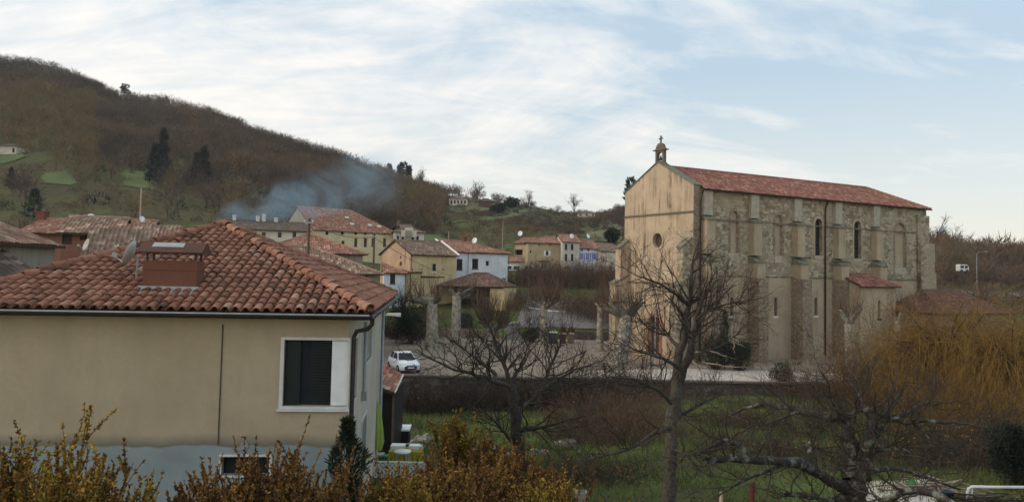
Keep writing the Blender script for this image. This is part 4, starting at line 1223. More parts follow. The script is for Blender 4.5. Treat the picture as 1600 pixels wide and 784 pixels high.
# long pale house in front of it, roof under the smoke
A = gp(340, 122); hD = House('long_pale_house', 'long pale house with a low grey-brown roof where the smoke rises', A, gp(482, 128), 10, zpix(340, 356.5, 122), wall='wall_cream', roof='roof_dark', pitch=17)
for px in (389, 412, 437, 460): hD.opening('f', px, 367, 6, 8, 'glass', 'brown_wood', sill=False)
hD.finish()
for px, hh in ((366, .7), (402, .75), (413, 1.1), (432, .6)): hD.chimney(px, 340, hh, .5, 'offwhite')
# small house with the stepped parapet
A = gp(614, 160); hE = House('parapet_house', 'small cream house with a stepped parapet above its two pairs of windows', A, gp(661, 162), 9, zpix(614, 362, 160), wall='wall_cream', roof='roof_brown', pitch=20, hipL=True, hipR=True)
for px in (622, 629.5, 645, 652.5): hE.opening('f', px, 372, 5.2, 8, 'glass', 'white')
hE.finish(); m = MB()
for x0, x1, y in ((626, 650, 360.5), (632, 644, 356)):
    a = hE.hit('f', x0, 365)[0]; b = hE.hit('f', x1, 365)[0]; z1 = hE.hit('f', 637, y)[1]
    m.obox(hE.A+hE.e*(a+b)/2-hE.p*(.5)+np.array((0, 0, (z1+hE.ze-1)/2)), hE.e*(b-a)/2, hE.p*.15, (0, 0, (z1-hE.ze+1)/2))
m.build('parapet', M['wall_cream'], hE.root); hE.chimney(614, 350, .8, .6, 'stone_dark')
# two big red hip roofs behind the near house
A = gp(402, 80); hF = House('red_roofed_house', 'house with a big red hip roof behind the near wooden pole', A, gp(566, 83), 10.5, zpix(402, 392, 80), wall='wall_mud', roof='roof_red', pitch=21, hipL=True, hipR=True, over=.5)
hF.finish()
A = gp(440, 68); hG = House('brown_roofed_house', 'house with a wide mossy brown roof, dark wall and ragged eave', A, gp(590, 70.5), 11, zpix(588, 427, 70.5), wall='wall_mud', roof='roof_mix', pitch=22, hipL=False, hipR=True, over=.5)
hG.opening('f', 570, 437, 9, 12, 'dark', None); hG.finish()
# small blue-grey house with red lean roof, and yellow lean-to
A = gp(600, 103); hI = House('small_blue_house', 'small pale blue-grey house with one dark window beside the wooden pole', A, gp(633, 103.5), 6, zpix(600, 426, 103), wall='wall_blue', roof='roof_red', pitch=22, hipR=True, over=.35)
hI.opening('f', 613.5, 435.5, 8, 15, 'glass', 'brown_wood'); hI.finish()
A = gp(634, 104); hJ = House('yellow_shed', 'narrow yellow shed with a slit window next to the small blue-grey house', A, gp(657, 104.5), 5, zpix(634, 426, 104), wall='wall_yellow', roof='roof_dark', pitch=8, over=.25, cat='shed', shed=True)
hJ.opening('f', 645, 434, 3, 9, 'dark', None, name='slit'); hJ.finish()
A = gp(658, 105); hK = House('brown_barn', 'low barn with a brown timber front left of the open cart shed', A, gp(690, 107), 6, zpix(658, 432, 105), wall='brown_wood', roof='roof_dark', pitch=20, over=.35, cat='barn'); hK.finish()
# open cart shed
cB = thing('cart_shed', 'open cart shed with a red hip roof on dark posts and a yellow end wall', 'shed', (*gp(740, 106), gz(*gp(740, 106))))
a0 = np.array((*gp(684, 105), 0)); b0 = np.array((*gp(790, 103), 0)); e = norm(b0-a0); p = np.array((-e[1], e[0], 0)); zz = zpix(735, 447, 104); W_ = np.linalg.norm(b0-a0)
up = np.array((0, 0, 1.0)); c4 = [a0-p*.3+up*zz, b0-p*.3+up*zz, b0+p*7.5+up*zz, a0+p*7.5+up*zz]; r1 = a0+e*4.2+p*3.6+up*(zz+1.75); r2 = b0-e*3.2+p*3.6+up*(zz+1.75)
m = MB(); tile_sheet(m, [c4[0], c4[1], r2, r1], e); tile_sheet(m, [c4[1], c4[2], r2], p); tile_sheet(m, [c4[2], c4[3], r1, r2], e); tile_sheet(m, [c4[3], c4[0], r1], p); ridge_tiles(m, r1, r2); ridge_tiles(m, c4[0], r1); ridge_tiles(m, c4[1], r2)
m.build('roof', [M['roof_shed'], M['brown_wood']], cB)
zb_ = gz(*gp(740, 104))-.8
for k in (.05, 2.9, 5.6): 
    m = MB(); m.obox(a0+e*k+up*(zb_+zz)/2, e*.12, p*.12, (0, 0, (zz-zb_)/2)); m.build('post', M['brown_wood'], cB)
m = MB(); m.obox(a0+e*1.0+p*6.4+up*(zb_+zz)/2, e*.9, p*.1, (0, 0, (zz-zb_)/2)); m.obox(a0+e*4.6+p*6.4+up*(zb_+zz)/2, e*2.8, p*.1, (0, 0, (zz-zb_)/2)); m.build('back_wall', M['wall_cream'], cB)
m = MB(); m.obox(b0-e*1.05+p*.15+up*(zb_+zz-.2)/2, e*1.0, p*.1, (0, 0, (zz-.2-zb_)/2)); m.obox(b0-e*.12+p*3.6+up*(zb_+zz-.2)/2, e*.1, p*3.4, (0, 0, (zz-.2-zb_)/2)); m.build('end_wall', M['wall_yellow'], cB)
m = MB(); m.obox(b0-e*2.6+p*.14+up*(zb_+1.2), e*.5, p*.06, (0, 0, 1.2)); m.build('door', M['brown_wood'], cB)
# the row of houses left of the church
A = gp(824, 165); hL = House('ochre_house', 'ochre house with white shutters at the left end of the row', A, gp(877.5, 166.5), 10, zpix(824, 379, 165), wall='wall_ochre', roof='roof_red', pitch=17, hipL=True)
hL.opening('f', 855, 395.5, 4.8, 8, 'glass', 'white', 'white'); hL.opening('f', 850, 415.5, 9, 10, 'glass', 'white', 'offwhite')
for px in (842, 860): hL.opening('f', px, 382, 2, 3, 'dark', None, name='vent')
hL.opening('f', 829, 393, 2, 4, 'dark', None, name='vent'); hL.finish()
m = MB(); q = hL.hit('f', 850, 408); m.obox(hL.A+hL.e*q[0]-hL.p*.35+np.array((0, 0, q[1])), hL.e*1.15, hL.p*.4, (0, 0, .07)); m.build('door_canopy', M['roof_under'], hL.root)
dish(813, 365, 168, 1.1, 'white dish standing up at the left end of the ochre house roof', -20, 2.0, 'white')
A = gp(803.5, 168.5); hM = House('balcony_house', 'beige house with a dark recessed balcony tucked beside the ochre house', A, gp(823, 167), 8, zpix(804, 380, 168.5), wall='wall_ochre', roof='roof_red', pitch=17)
hM.opening('f', 809.5, 394.5, 14, 9.5, 'dark', None, depth=.9, name='balcony'); hM.finish()
q = hM.hit('f', 809.5, 398.3); m = MB(); m.obox(hM.A+hM.e*q[0]-hM.p*.05+np.array((0, 0, q[1])), hM.e*1.0, hM.p*.05, (0, 0, .05))
for k in np.linspace(-.9, .9, 9): m.obox(hM.A+hM.e*(q[0]+k)-hM.p*.05+np.array((0, 0, q[1]-.25)), hM.e*.03, hM.p*.03, (0, 0, .25))
m.build('railing', M['pale_wood'], hM.root)
A = gp(796, 158); hN = House('red_outhouse', 'low outhouse with a red roof below the recessed balcony', A, gp(818, 158), 4, zpix(796, 408.5, 158), wall='wall_grey', roof='roof_red', pitch=22, over=.3, cat='outhouse'); hN.finish()
A = gp(878.5, 164); hO = House('grey_house', 'narrow grey house with four tall windows in the row', A, gp(905, 164.5), 10, zpix(878.5, 378, 164), wall='wall_grey', roof='roof_red', pitch=18)
for px in (884.5, 894): 
    hO.opening('f', px, 385.5, 3.8, 8.6, 'glass', 'brown_wood'); hO.opening('f', px, 402, 3.8, 10.5, 'glass', 'brown_wood')
hO.opening('f', 885, 418.5, 9, 5, 'dark', 'offwhite', sill=False); hO.finish()
dish(893, 369, 166, 1.0, 'white dish at the eave of the narrow grey house', 15, 1.2, 'white')
A = gp(905.5, 165); hP = House('pale_blue_house', 'pale blue house with violet shutters in the row', A, gp(935.5, 166), 9, zpix(905.5, 388, 165), wall='wall_blue', roof='roof_red', pitch=22)
for px in (909.5, 919.5, 929.5):
    hP.opening('f', px, 390.5, 2.6, 4.2, 'glass', 'violet_paint', sill=False); hP.opening('f', px, 400.5, 4.2, 11, 'violet_paint', 'white', 'violet_paint', sill=False)
hP.finish()
dish(918.5, 369, 168, 1.0, 'white dish at the ridge of the pale blue house roof', 40, 1.6, 'white')
A = gp(936, 165); hQ = House('cream_house', 'cream house with a pinkish arched shutter beside the church', A, gp(968, 166), 9, zpix(936, 392, 165), wall='wall_cream', roof='roof_brown', pitch=20)
hQ.opening('f', 943.5, 405, 4.4, 11.5, 'pink_paint', 'white', 'pink_paint', arched=True, sill=False); hQ.finish()
gdp = (gp(902, 158)); o = MB(); o.box((gdp[0]-1.2, 158, gz(*gdp)-1.0), (gdp[0]+1.3, 158.2, zpix(902, 417, 158))); 
for k in range(5): o.box((gdp[0]-1.2, 157.96, gz(*gdp)-.5+k*.5), (gdp[0]+1.3, 157.995, gz(*gdp)-.44+k*.5))
tag(o.build('gate', M['blue_paint'], None, (gdp[0], 158, gz(*gdp))), 'solid blue gate in front of the grey and pale blue houses', 'gate')
# left cluster of village roofs
A = gp(-8, 30); hS = House('stucco_barn', 'big grey-brown stucco barn at the left edge with a mossy roof', gp(-160, 23.0), gp(84, 33), 9.5, zpix(84, 384, 33), wall='wall_mud', roof='roof_mix', pitch=20, over=.35, cat='barn'); hS.finish()
A = gp(-40, 24.5); hT = House('low_shed', 'low shed with a weathered grey roof in front of the stucco barn', gp(-120, 24), gp(70, 27.5), 2.6, zpix(70, 444, 27.5), wall='wall_mud', roof='roof_dark', pitch=22, over=.3, cat='shed', shed=True); hT.finish()
A = gp(93, 52); hU = House('brick_house', 'reddish house with wavy striped roof tiles and a dark loggia', A, gp(180, 53), 6.5, zpix(93, 363, 52), wall='wall_brick', roof='roof_mix', pitch=19, over=.45)
hU.opening('f', 143, 370, 22, 10, 'dark', None, depth=.8, name='loggia'); hU.opening('f', 104, 373, 17, 17, 'brown_wood', None, name='door'); hU.opening('f', 128, 372, 7, 7, 'brown_wood', None)
hU.finish()
dish(142, 341, 55.5, .6, 'small pale dish on the ridge of the striped roof', 30, .8, 'white')
A = gp(30, 60); hV = House('orange_roofed_house', 'house with a plain orange roof between the barn and the striped roof', A, gp(96, 60), 6, zpix(30, 363, 60), wall='wall_brick', roof='roof_red', pitch=20); hV.finish(); hV.chimney(66, 345, .5, .7)
A = gp(181, 58); hW = House('red_gabled_house', 'house with a patchy red roof left of the bare mast', A, gp(226, 58.5), 7, zpix(181, 362, 58), wall='wall_grey', roof='roof_red', pitch=15); hW.finish()
A = gp(205, 66); hX = House('dark_roofed_house', 'house with a plain dark brown roof right of the bare mast', A, gp(298, 68), 7, zpix(205, 372, 66), wall='wall_grey', roof='roof_dark', pitch=19, hipR=True); hX.finish()
A = gp(176, 46); hY = House('striped_roof_annex', 'low annex with wavy red tiles in front of the grey gable', A, gp(268, 47), 3.4, zpix(176, 385, 46), wall='wall_mud', roof='roof_mix', pitch=22, over=.3, shed=True); hY.finish()
A = gp(133, 41); hZ = House('brown_lean_to', 'lean-to with dark brown wavy tiles just behind the near roof', A, gp(225, 42), 3.6, zpix(133, 408, 41), wall='wall_cream', roof='roof_brown', pitch=26, over=.3, cat='shed', shed=True); hZ.finish()
dish(136.5, 383, 41.5, .62, 'beige oval dish left of the brown lean-to roof', -40, 1.2)
dish(236, 360, 60, .8, 'narrow edge-on white dish in front of the dark brown roof', -60, 1.3, 'white')
dish(222, 343, 61, .5, 'tiny white dish clamped near the bare mast', 60, .9, 'white')
dish(488, 407, 60, .55, 'tilted white dish in front of the mossy brown roof', 35, 2.0, 'white')
# houses out on the hill
def hill_house(px, py, wpx, hpx, name, label, wall, roof, n, cat='house', yaw=0, hw_=3.4):
    q = ground_hit(px, py+hpx*.5+1.5, 200); D = min(q[1], 385.0)
    A = at(px-wpx/2, py, D); B = at(px+wpx/2, py, D); B = (B[0], B[1]+yaw)
    zg_ = gz((A[0]+B[0])/2, D)
    h = House(name, label, (A[0], A[1]), (B[0], B[1]), 9, zg_+hw_, zg_-5, wall=wall, roof=roof, pitch=19, hipL=True, hipR=True)
    for i in range(n):
        u_ = h.W*(.12+.76*i/max(1, n-1)); h.open_uv('f', u_-.45, u_+.45, zg_+hw_*.3, zg_+hw_*.78, 'dark', None)
    h.finish(); return h
hill_house(716, 310, 28, 8, 'hill_farmhouse', 'pale farmhouse with five dark windows high on the wooded hill', 'wall_cream', 'roof_brown', 5)
hill_house(758, 315, 20, 5, 'hill_barn', 'dark low barn right of the hill farmhouse', 'brown_wood', 'roof_dark', 0, 'barn')
hill_house(917, 318, 26, 4, 'hilltop_house', 'low house with a reddish roof on the skyline left of the church', 'wall_cream', 'roof_brown', 3, hw_=2.0)
hill_house(8, 236, 34, 10, 'hillside_cabin', 'small pale cabin with a brown roof on the hillside at the far left', 'wall_cream', 'roof_dark', 2, 'cabin')

# ------------------------------------------------------------------ vegetation builders
def resample(pts, K):
    pts = np.asarray(pts, float)
    seg = np.linalg.norm(np.diff(pts, axis=0), axis=1); s = np.concatenate([[0], np.cumsum(seg)]); s /= s[-1]
    t = np.linspace(0, 1, K)
    out_ = np.stack([np.interp(t, s, pts[:, i]) for i in range(3)], 1)
    for _ in range(2):
        out_[1:-1] = .25*out_[:-2]+.5*out_[1:-1]+.25*out_[2:]
    return out_
def twig_levels(mb, rng, P, R, levels, mat=0, tint=(.3, .7)):
    """levels: list of dict(n, L, K, spread, rs, wob, trop, sides, t0)"""
    ends = []
    for lv in levels:
        pos, d, r, idx, t = offshoots(rng, P, R, lv['n'], lv.get('t0', .2), 1.0, lv.get('spread', .9), lv.get('rs', .55))
        d = norm(d + np.array(lv.get('up', (0, 0, 0))))
        L = lv['L']*rng.uniform(.45, 1.25, len(pos))*(1.15-.5*t)
        Q = poly_grow(rng, pos, d, L, lv['K'], lv.get('wob', .2), lv.get('trop', (0, 0, .05)))
        r0 = np.clip(r, lv.get('rmin', .004), lv.get('rmax', .05))
        RR = r0[:, None]*np.linspace(1, .35, lv['K'])[None]
        strips(mb, Q, RR, lv.get('sides', 3), mat, rng.uniform(*tint, len(Q)))
        P, R = Q, RR
    return P
def px_limb(pts, D, K=14, rng=None, jit=.02):
    P = np.array([at(x, y, D+dd) for x, y, dd in pts])
    P = resample(P, K)
    if rng is not None: P[1:-1] += rng.normal(0, jit, (K-2, 3))
    return P
def bare_tree(name, label, D, limbs, levels, seed, group=None, barkm='bough', base=None, trunk_sides=9):
    rng = np.random.default_rng(seed)
    K = 14
    L = []; Rr = []
    for pts, r0, r1 in limbs:
        L.append(px_limb(pts, D, K, rng, .18*r0)); 
        Rr.append(np.linspace(r0, r1, K)*(1+.10*rng.normal(0, 1, K)).clip(.8, 1.25))
    b = L[0][0].copy(); gzb = gz(b[0], b[1])
    L[0][0][2] = min(L[0][0][2], gzb-.15); Rr[0][0] *= 1.25
    r = thing(name, label, 'tree', (b[0], b[1], gzb), group)
    L = np.array(L); Rr = np.array(Rr)
    m = MB(); strips(m, L, Rr, trunk_sides, 0, rng.uniform(.3, .75, len(L))); m.build('trunk', M[barkm], r)
    m = MB(); twig_levels(m, rng, L[1:], Rr[1:], levels, 0); m.build('crown', M['twig'], r)
    return r

# ------------------------------------------------------------------ three big bare garden trees
lv_fine = [dict(n=16, L=1.35, K=7, spread=1.0, rs=.42, wob=.22, trop=(0, 0, .10), rmin=.012, rmax=.035, sides=5, t0=.15),
           dict(n=5, L=.62, K=5, spread=.8, rs=.5, wob=.22, trop=(0, 0, .10), rmin=.006, rmax=.014, sides=3),
           dict(n=3, L=.3, K=4, spread=.8, rs=.6, wob=.22, trop=(0, 0, .06), rmin=.0035, rmax=.006, sides=3)]
Da = 14.0
apple = [
 ([(1337, 850, 0), (1338, 790, 0), (1334, 765, 0), (1330, 740, 0)], .24, .19),
 ([(1330, 745, 0), (1328, 700, 0), (1324, 668, 0), (1312, 650, .1)], .15, .10),
 ([(1340, 755, 0), (1350, 722, -.1), (1359, 684, -.2), (1371, 662, -.3), (1387, 646, -.3)], .14, .09),
 ([(1322, 762, 0), (1290, 747, -.3), (1266, 730, -.6), (1238, 719, -.9), (1205, 722, -1.2), (1170, 717, -1.5), (1140, 714, -1.7), (1104, 718, -2.0)], .11, .045),
 ([(1172, 718, -1.5), (1162, 700, -1.5), (1150, 690, -1.6), (1134, 686, -1.7), (1112, 697, -1.9), (1094, 706, -2.0)], .055, .015),
 ([(1268, 731, -.6), (1264, 706, -.6), (1268, 684, -.5), (1264, 662, -.5)], .05, .022),
 ([(1232, 722, -.9), (1200, 735, -1.1), (1165, 748, -1.4), (1140, 764, -1.6), (1118, 776, -1.7)], .032, .012),
 ([(1312, 650, .1), (1290, 655, .3), (1266, 648, .5), (1245, 640, .7), (1222, 632, .9), (1196, 629, 1.1), (1166, 636, 1.3), (1138, 650, 1.5)], .085, .02),
 ([(1320, 656, .1), (1332, 645, 0), (1345, 639, 0), (1362, 640, -.2), (1380, 650, -.4)], .05, .028),
 ([(1250, 642, .7), (1225, 652, .5), (1200, 662, .3), (1180, 668, .2)], .028, .009),
 ([(1387, 648, -.3), (1405, 660, -.5), (1430, 658, -.8), (1465, 656, -1.1), (1500, 660, -1.3), (1545, 668, -1.5)], .055, .012),
 ([(1368, 702, -.2), (1392, 702, -.4), (1412, 698, -.6), (1424, 710, -.7)], .04, .018),
 ([(1398, 652, -.4), (1420, 645, -.2), (1436, 634, 0), (1445, 627, .1), (1466, 632, .3)], .045, .014),
 ([(1420, 655, -.6), (1446, 676, -.7), (1456, 700, -.8), (1462, 718, -.8)], .032, .01),
 ([(1356, 737, -.1), (1382, 731, .3), (1402, 731, .6), (1424, 740, .9), (1462, 750, 1.2), (1500, 764, 1.4)], .05, .018),
 ([(1320, 775, 0), (1296, 782, -.5), (1268, 776, -.8), (1244, 772, -1.0), (1229, 771, -1.1)], .055, .04),
 ([(1500, 795, -3), (1452, 765, -2.6), (1420, 765, -2.5), (1395, 775, -2.4), (1378, 788, -2.3)], .05, .06),
 ([(1364, 672, -.3), (1352, 640, .2), (1340, 610, .5), (1322, 590, .8)], .035, .012),
 ([(1322, 662, 0), (1300, 630, -.4), (1296, 600, -.5), (1282, 580, -.6)], .032, .01),
 ([(1380, 650, -.3), (1400, 620, .2), (1416, 596, .4)], .03, .01),
]
bare_tree('apple_tree', 'gnarled lichen-covered bare apple tree with long crooked limbs at the lower right', Da, apple,
 [dict(n=12, L=1.1, K=7, spread=1.0, rs=.38, wob=.27, trop=(0, 0, .13), rmin=.006, rmax=.016, sides=4, t0=.2),
  dict(n=5, L=.5, K=5, spread=.8, rs=.5, wob=.27, trop=(0, 0, .12), rmin=.003, rmax=.007),
  dict(n=3, L=.24, K=4, spread=.9, rs=.6, wob=.25, trop=(0, 0, .08), rmin=.0025, rmax=.004)], 21)
Dt = 18.0
tall = [
 ([(1040, 860, 0), (1044, 780, 0), (1046, 700, 0), (1050, 640, 0), (1058, 596, 0)], .175, .13),
 ([(1056, 600, 0), (1060, 560, .1), (1068, 520, .2), (1076, 480, .2), (1080, 440, .3), (1086, 405, .3), (1090, 380, .3)], .12, .012),
 ([(1060, 598, 0), (1075, 565, -.2), (1082, 530, -.3), (1088, 495, -.4), (1100, 455, -.5), (1118, 425, -.6)], .10, .012),
 ([(1052, 632, 0), (1030, 608, -.4), (1005, 596, -.8), (975, 590, -1.1), (945, 588, -1.4)], .06, .01),
 ([(1063, 545, .1), (1040, 520, .3), (1015, 505, .6), (985, 500, .9)], .05, .008),
 ([(1076, 478, .2), (1050, 455, 0), (1025, 440, -.2), (990, 430, -.3), (975, 418, -.4)], .04, .007),
 ([(1086, 500, -.4), (1105, 485, -.5), (1135, 475, -.6), (1160, 470, -.7)], .04, .007),
 ([(1048, 668, 0), (1025, 672, -.6), (1005, 690, -1.0), (975, 706, -1.4), (935, 714, -1.7), (890, 722, -2)], .05, .01),
 ([(1048, 660, 0), (1075, 640, .4), (1100, 628, .8), (1130, 615, 1.1)], .05, .01),
 ([(1047, 700, 0), (1080, 712, -.6), (1110, 704, -1), (1150, 690, -1.4)], .04, .012),
 ([(1060, 575, 0), (1038, 560, -.5), (1010, 552, -.9), (980, 540, -1.3), (950, 535, -1.6)], .045, .008),
 ([(1078, 560, -.2), (1100, 548, 0), (1130, 540, .3), (1155, 520, .5)], .04, .008),
]
bare_tree('tall_bare_tree', 'tall slender bare tree standing before the church corner, forked above its dark trunk', Dt, tall,
 [dict(n=24, L=1.15, K=7, spread=.95, rs=.42, wob=.2, trop=(0, 0, .09), rmin=.009, rmax=.022, sides=4, t0=.2),
  dict(n=5, L=.5, K=5, spread=.8, rs=.5, wob=.22, trop=(0, 0, .08), rmin=.0045, rmax=.009),
  dict(n=3, L=.24, K=4, spread=.9, rs=.6, wob=.22, trop=(0, 0, .05), rmin=.003, rmax=.0045)], 33, barkm='bark')
Dm = 31.0
mid = [
 ([(808, 704, 0), (808, 680, 0), (806, 650, 0), (805, 620, 0), (798, 600, 0)], .25, .18),
 ([(799, 602, 0), (790, 575, .1), (780, 550, .2), (770, 525, .3), (762, 500, .4)], .11, .016),
 ([(800, 606, 0), (765, 590, -.8), (735, 584, -1.4), (705, 576, -2), (675, 562, -2.4), (650, 545, -2.8)], .10, .014),
 ([(806, 645, 0), (826, 632, .6), (846, 610, 1.0), (868, 592, 1.3), (905, 575, 1.8), (945, 562, 2.2)], .11, .016),
 ([(846, 608, 1), (856, 582, .8), (866, 556, .6), (880, 530, .5)], .09, .015),
 ([(800, 690, 0), (782, 668, -.8), (766, 648, -1.2), (745, 640, -1.5), (715, 630, -1.8)], .075, .014),
 ([(808, 672, 0), (840, 668, -.8), (875, 660, -1.3), (910, 650, -1.8)], .09, .02),
 ([(797, 600, 0), (812, 575, .6), (822, 550, 1), (830, 522, 1.3)], .08, .012),
 ([(776, 586, -.6), (750, 565, -.9), (728, 548, -1.2), (708, 530, -1.4)], .07, .012),
 ([(870, 590, 1.3), (895, 600, 1.6), (930, 598, 1.9), (965, 590, 2.2)], .06, .012),
]
bare_tree('spreading_bare_tree', 'wide spreading bare tree with a thick dark trunk in front of the square', Dm, mid,
 [dict(n=24, L=2.0, K=7, spread=.95, rs=.42, wob=.22, trop=(0, 0, .08), rmin=.016, rmax=.038, sides=4, t0=.15),
  dict(n=5, L=.95, K=5, spread=.8, rs=.5, wob=.22, trop=(0, 0, .07), rmin=.008, rmax=.015),
  dict(n=3, L=.45, K=4, spread=.9, rs=.6, wob=.22, trop=(0, 0, .04), rmin=.005, rmax=.008)], 44, barkm='bark')

# ------------------------------------------------------------------ pollarded plane trees round the square
def plane_tree(label, px, py, D, wpx, py_head, knuckles, seed, shoots=90, slen=2.3, lean=0, group='pollarded plane trees around the square'):
    rng = np.random.default_rng(seed)
    b = at(px, py, D); b[2] = gz(b[0], b[1]) if D < 59 else 0.0
    hd_ = at(px+lean, py_head, D); r0 = wpx/F*D/2
    r = thing('plane_tree', label, 'tree', b, group)
    K = 10; P = resample([b-np.array((0, 0, .2)), b*.5+hd_*.5+np.array((rng.normal(0, .05), 0, 0)), hd_], K)
    m = MB(); a = np.linspace(1.25, .82, K)*r0; a[0] *= 1.15; a[-1] *= 1.15; a[-2] *= 1.08
    strips(m, P[None], a[None], 12, 0, .55)
    ends = []
    for kx, ky, dd in knuckles:
        e = at(kx, ky, D+dd)
        Q = resample([hd_-np.array((0, 0, .25)), hd_*.55+e*.45+np.array((0, 0, -.10)), e], 8)
        rr = np.linspace(r0*.74, r0*.30, 8); rr[-3:] *= (1.15, 1.4, 1.2)
        strips(m, Q[None], rr[None], 8, 0, rng.uniform(.22, .42)); ends.append((e, Q))
    m.build('trunk', M['plane_bark'], r)
    m = MB()
    for e, Q in ends:
        n = shoots//max(1, len(ends))
        # knobbly head
        c = np.repeat(e[None], 14, 0)+rng.normal(0, r0*.22, (14, 3)); 
        for q in c[:6]: m.lathe(q-np.array((0, 0, r0*.18)), [(.001, 0), (r0*.2, r0*.1), (r0*.22, r0*.22), (.001, r0*.38)], 6, 0, .2)
        k = rng.integers(4, 8, n); st = Q[k]+rng.normal(0, r0*.2, (n, 3))
        d = norm(rng.normal(0, .45, (n, 3))+np.array((0, 0, 1.0))+.5*norm((st-hd_)+1e-6))
        S_ = poly_grow(rng, st, d, slen*rng.uniform(.4, 1.15, n), 6, .09, (0, 0, .10))
        strips(m, S_, np.linspace(.024, .010, 6)[None]*rng.uniform(.7, 1.2, n)[:, None], 3, 0, rng.uniform(0, 1, n))
    m.build('crown', M['shoot'], r)
    return r
plane_tree('stout pale pollarded plane tree at the left of the square, nearest the dark evergreen', 675, 545, 80, 18, 470, [(655, 463, .3), (684, 468, -.6), (676, 461, .8), (644, 468, -.5)], 1, 110, 3.0)
plane_tree('pollarded plane tree with two raised knuckles, second from the left in the square', 711, 539, 83, 15, 462, [(703, 452, .2), (720, 455, -.4), (741, 449, .3), (736, 460, .6)], 2, 60, 1.6, 3)
plane_tree('short plane tree with a dense brown broom of shoots behind the spreading bare tree', 765, 541, 84, 13, 512, [(752, 503, .3), (768, 500, -.4), (780, 504, .4), (792, 508, .8), (760, 496, -.5)], 3, 340, 3.3)
plane_tree('slim plane tree with a flat crown of shoots before the planters', 850, 546, 80, 12, 478, [(832, 470, .3), (852, 470, -.5), (872, 468, .5), (845, 468, .9), (862, 472, -.8)], 4, 230, 2.7)
plane_tree('leaning grey plane tree in front of the church facade', 966, 574, 71, 22, 492, [(951, 470, .2), (962, 474, -.6), (1002, 472, .5), (992, 478, -.4), (940, 478, .4)], 5, 110, 2.6, 14)
plane_tree('knotty plane tree with one raised bent arm against the church annex', 1328, 585, 69, 14, 505, [(1322, 488, .3), (1336, 491, -.3), (1345, 480, .3), (1312, 483, .1)], 6, 60, 1.8, -2)
plane_tree('thin plane tree half hidden in the orange willow twigs', 1402, 575, 69, 10, 500, [(1396, 492, .2), (1408, 488, -.3), (1420, 482, .3)], 7, 60, 2.0)
plane_tree('brown trunked plane tree at the left edge of the church facade', 938, 545, 83, 9, 480, [(930, 472, .3), (942, 470, -.3), (950, 474, .2)], 8, 90, 2.8)

# ------------------------------------------------------------------ shrubs
def leafy_shrub(name, label, c, wx, wy, h, n_stem, n_leaf, leaf, mat, seed, twigm='twig', cat='shrub', group=None, droop=.02, bottom=.15, lw=.45):
    """upright twiggy shrub: fans of stems carrying many small leaves"""
    rng = np.random.default_rng(seed)
    c = np.asarray(c, float); r = thing(name, label, cat, c, group)
    a = rng.uniform(0, 2*math.pi, n_stem); q = np.sqrt(rng.uniform(0, 1, n_stem))
    P0 = np.stack([c[0]+wx*.30*q*np.cos(a), c[1]+wy*.30*q*np.sin(a), np.full(n_stem, c[2]-.1)], 1)
    ax = np.stack([np.cos(a)*q*wx/h*.22, np.sin(a)*q*wy/h*.22, np.ones(n_stem)], 1)
    L = h*np.where(rng.uniform(0, 1, n_stem) < .12, rng.uniform(.98, 1.08, n_stem), rng.uniform(.80, .96, n_stem))*(1.02-.12*q)
    Q = poly_grow(rng, P0, ax, L, 9, .07, (0, 0, -droop)); RR = np.linspace(.018, .004, 9)[None]*rng.uniform(.7, 1.2, n_stem)[:, None]
    m = MB(); strips(m, Q, RR, 3, 0, rng.uniform(.2, .8, n_stem))
    pos, d, rr, idx, t = offshoots(rng, Q, RR, 12, bottom, 1, .6)
    T = poly_grow(rng, pos, norm(d+np.array((0, 0, .7))), min(.26*h, .6)*rng.uniform(.3, 1.1, len(pos)), 5, .12, (0, 0, .06))
    strips(m, T, np.linspace(.006, .003, 5)[None]*np.ones((len(T), 1)), 3, 0, rng.uniform(.2, .8, len(T)))
    m.build('stem', M[twigm], r)
    m = MB()
    i = rng.integers(0, len(T), n_leaf); k = rng.uniform(0, 3.99, n_leaf); ki = k.astype(int); fr_ = (k-ki)[:, None]
    lp = T[i, ki]*(1-fr_)+T[i, ki+1]*fr_
    ld = norm(norm(T[i, ki+1]-T[i, ki])*.8+rng.normal(0, .7, (n_leaf, 3)))
    own = (rng.uniform(-.30, .30, len(T))+.12*np.sin(T[:, 0, 0]*5+T[:, 0, 1]*3))[i]
    tt = np.clip(rng.normal(.45, .2, n_leaf)+own, 0, 1)
    slivers(m, rng, lp, ld, leaf*rng.uniform(.6, 1.3, n_leaf), leaf*lw, 0, tt)
    m.build('foliage', M[mat], r)
    return r
def shrub_at(name, label, px, D, ytop, wpx, *a, **k):
    q = at(px, 700, D); z = gz(q[0], q[1]); h = zpix(px, ytop, D)-z; w_ = wpx/F*D
    a = list(a); a[0] = int(a[0]*2.2); a[1] = int(a[1]*7.0); a[2] *= 1.12; k.setdefault('lw', .62); k.setdefault('bottom', .55)
    return leafy_shrub(name, label, (q[0], q[1], z), w_, w_*.9, h, *a, **k)
GA = 'autumn shrubs along the foot of the garden'
shrub_at('autumn_shrub', 'tall yellow-olive shrub with upright shoots at the lower left corner', 48, 9.0, 684, 165, 46, 9500, .042, 'leaf_autumn', 1, group=GA)
shrub_at('autumn_shrub', 'lower yellow-brown shrub just right of the tall corner shrub', 150, 9.6, 748, 90, 26, 4500, .042, 'leaf_autumn', 2, group=GA)
shrub_at('autumn_shrub', 'yellow-brown shrub cut by the left edge below the beige wall', -40, 8.6, 710, 120, 30, 4500, .042, 'leaf_autumn', 3, group=GA)
shrub_at('autumn_shrub', 'rusty red-brown shrub below the low dark window', 352, 11.2, 733, 120, 46, 8000, .043, 'leaf_red', 4, group=GA)
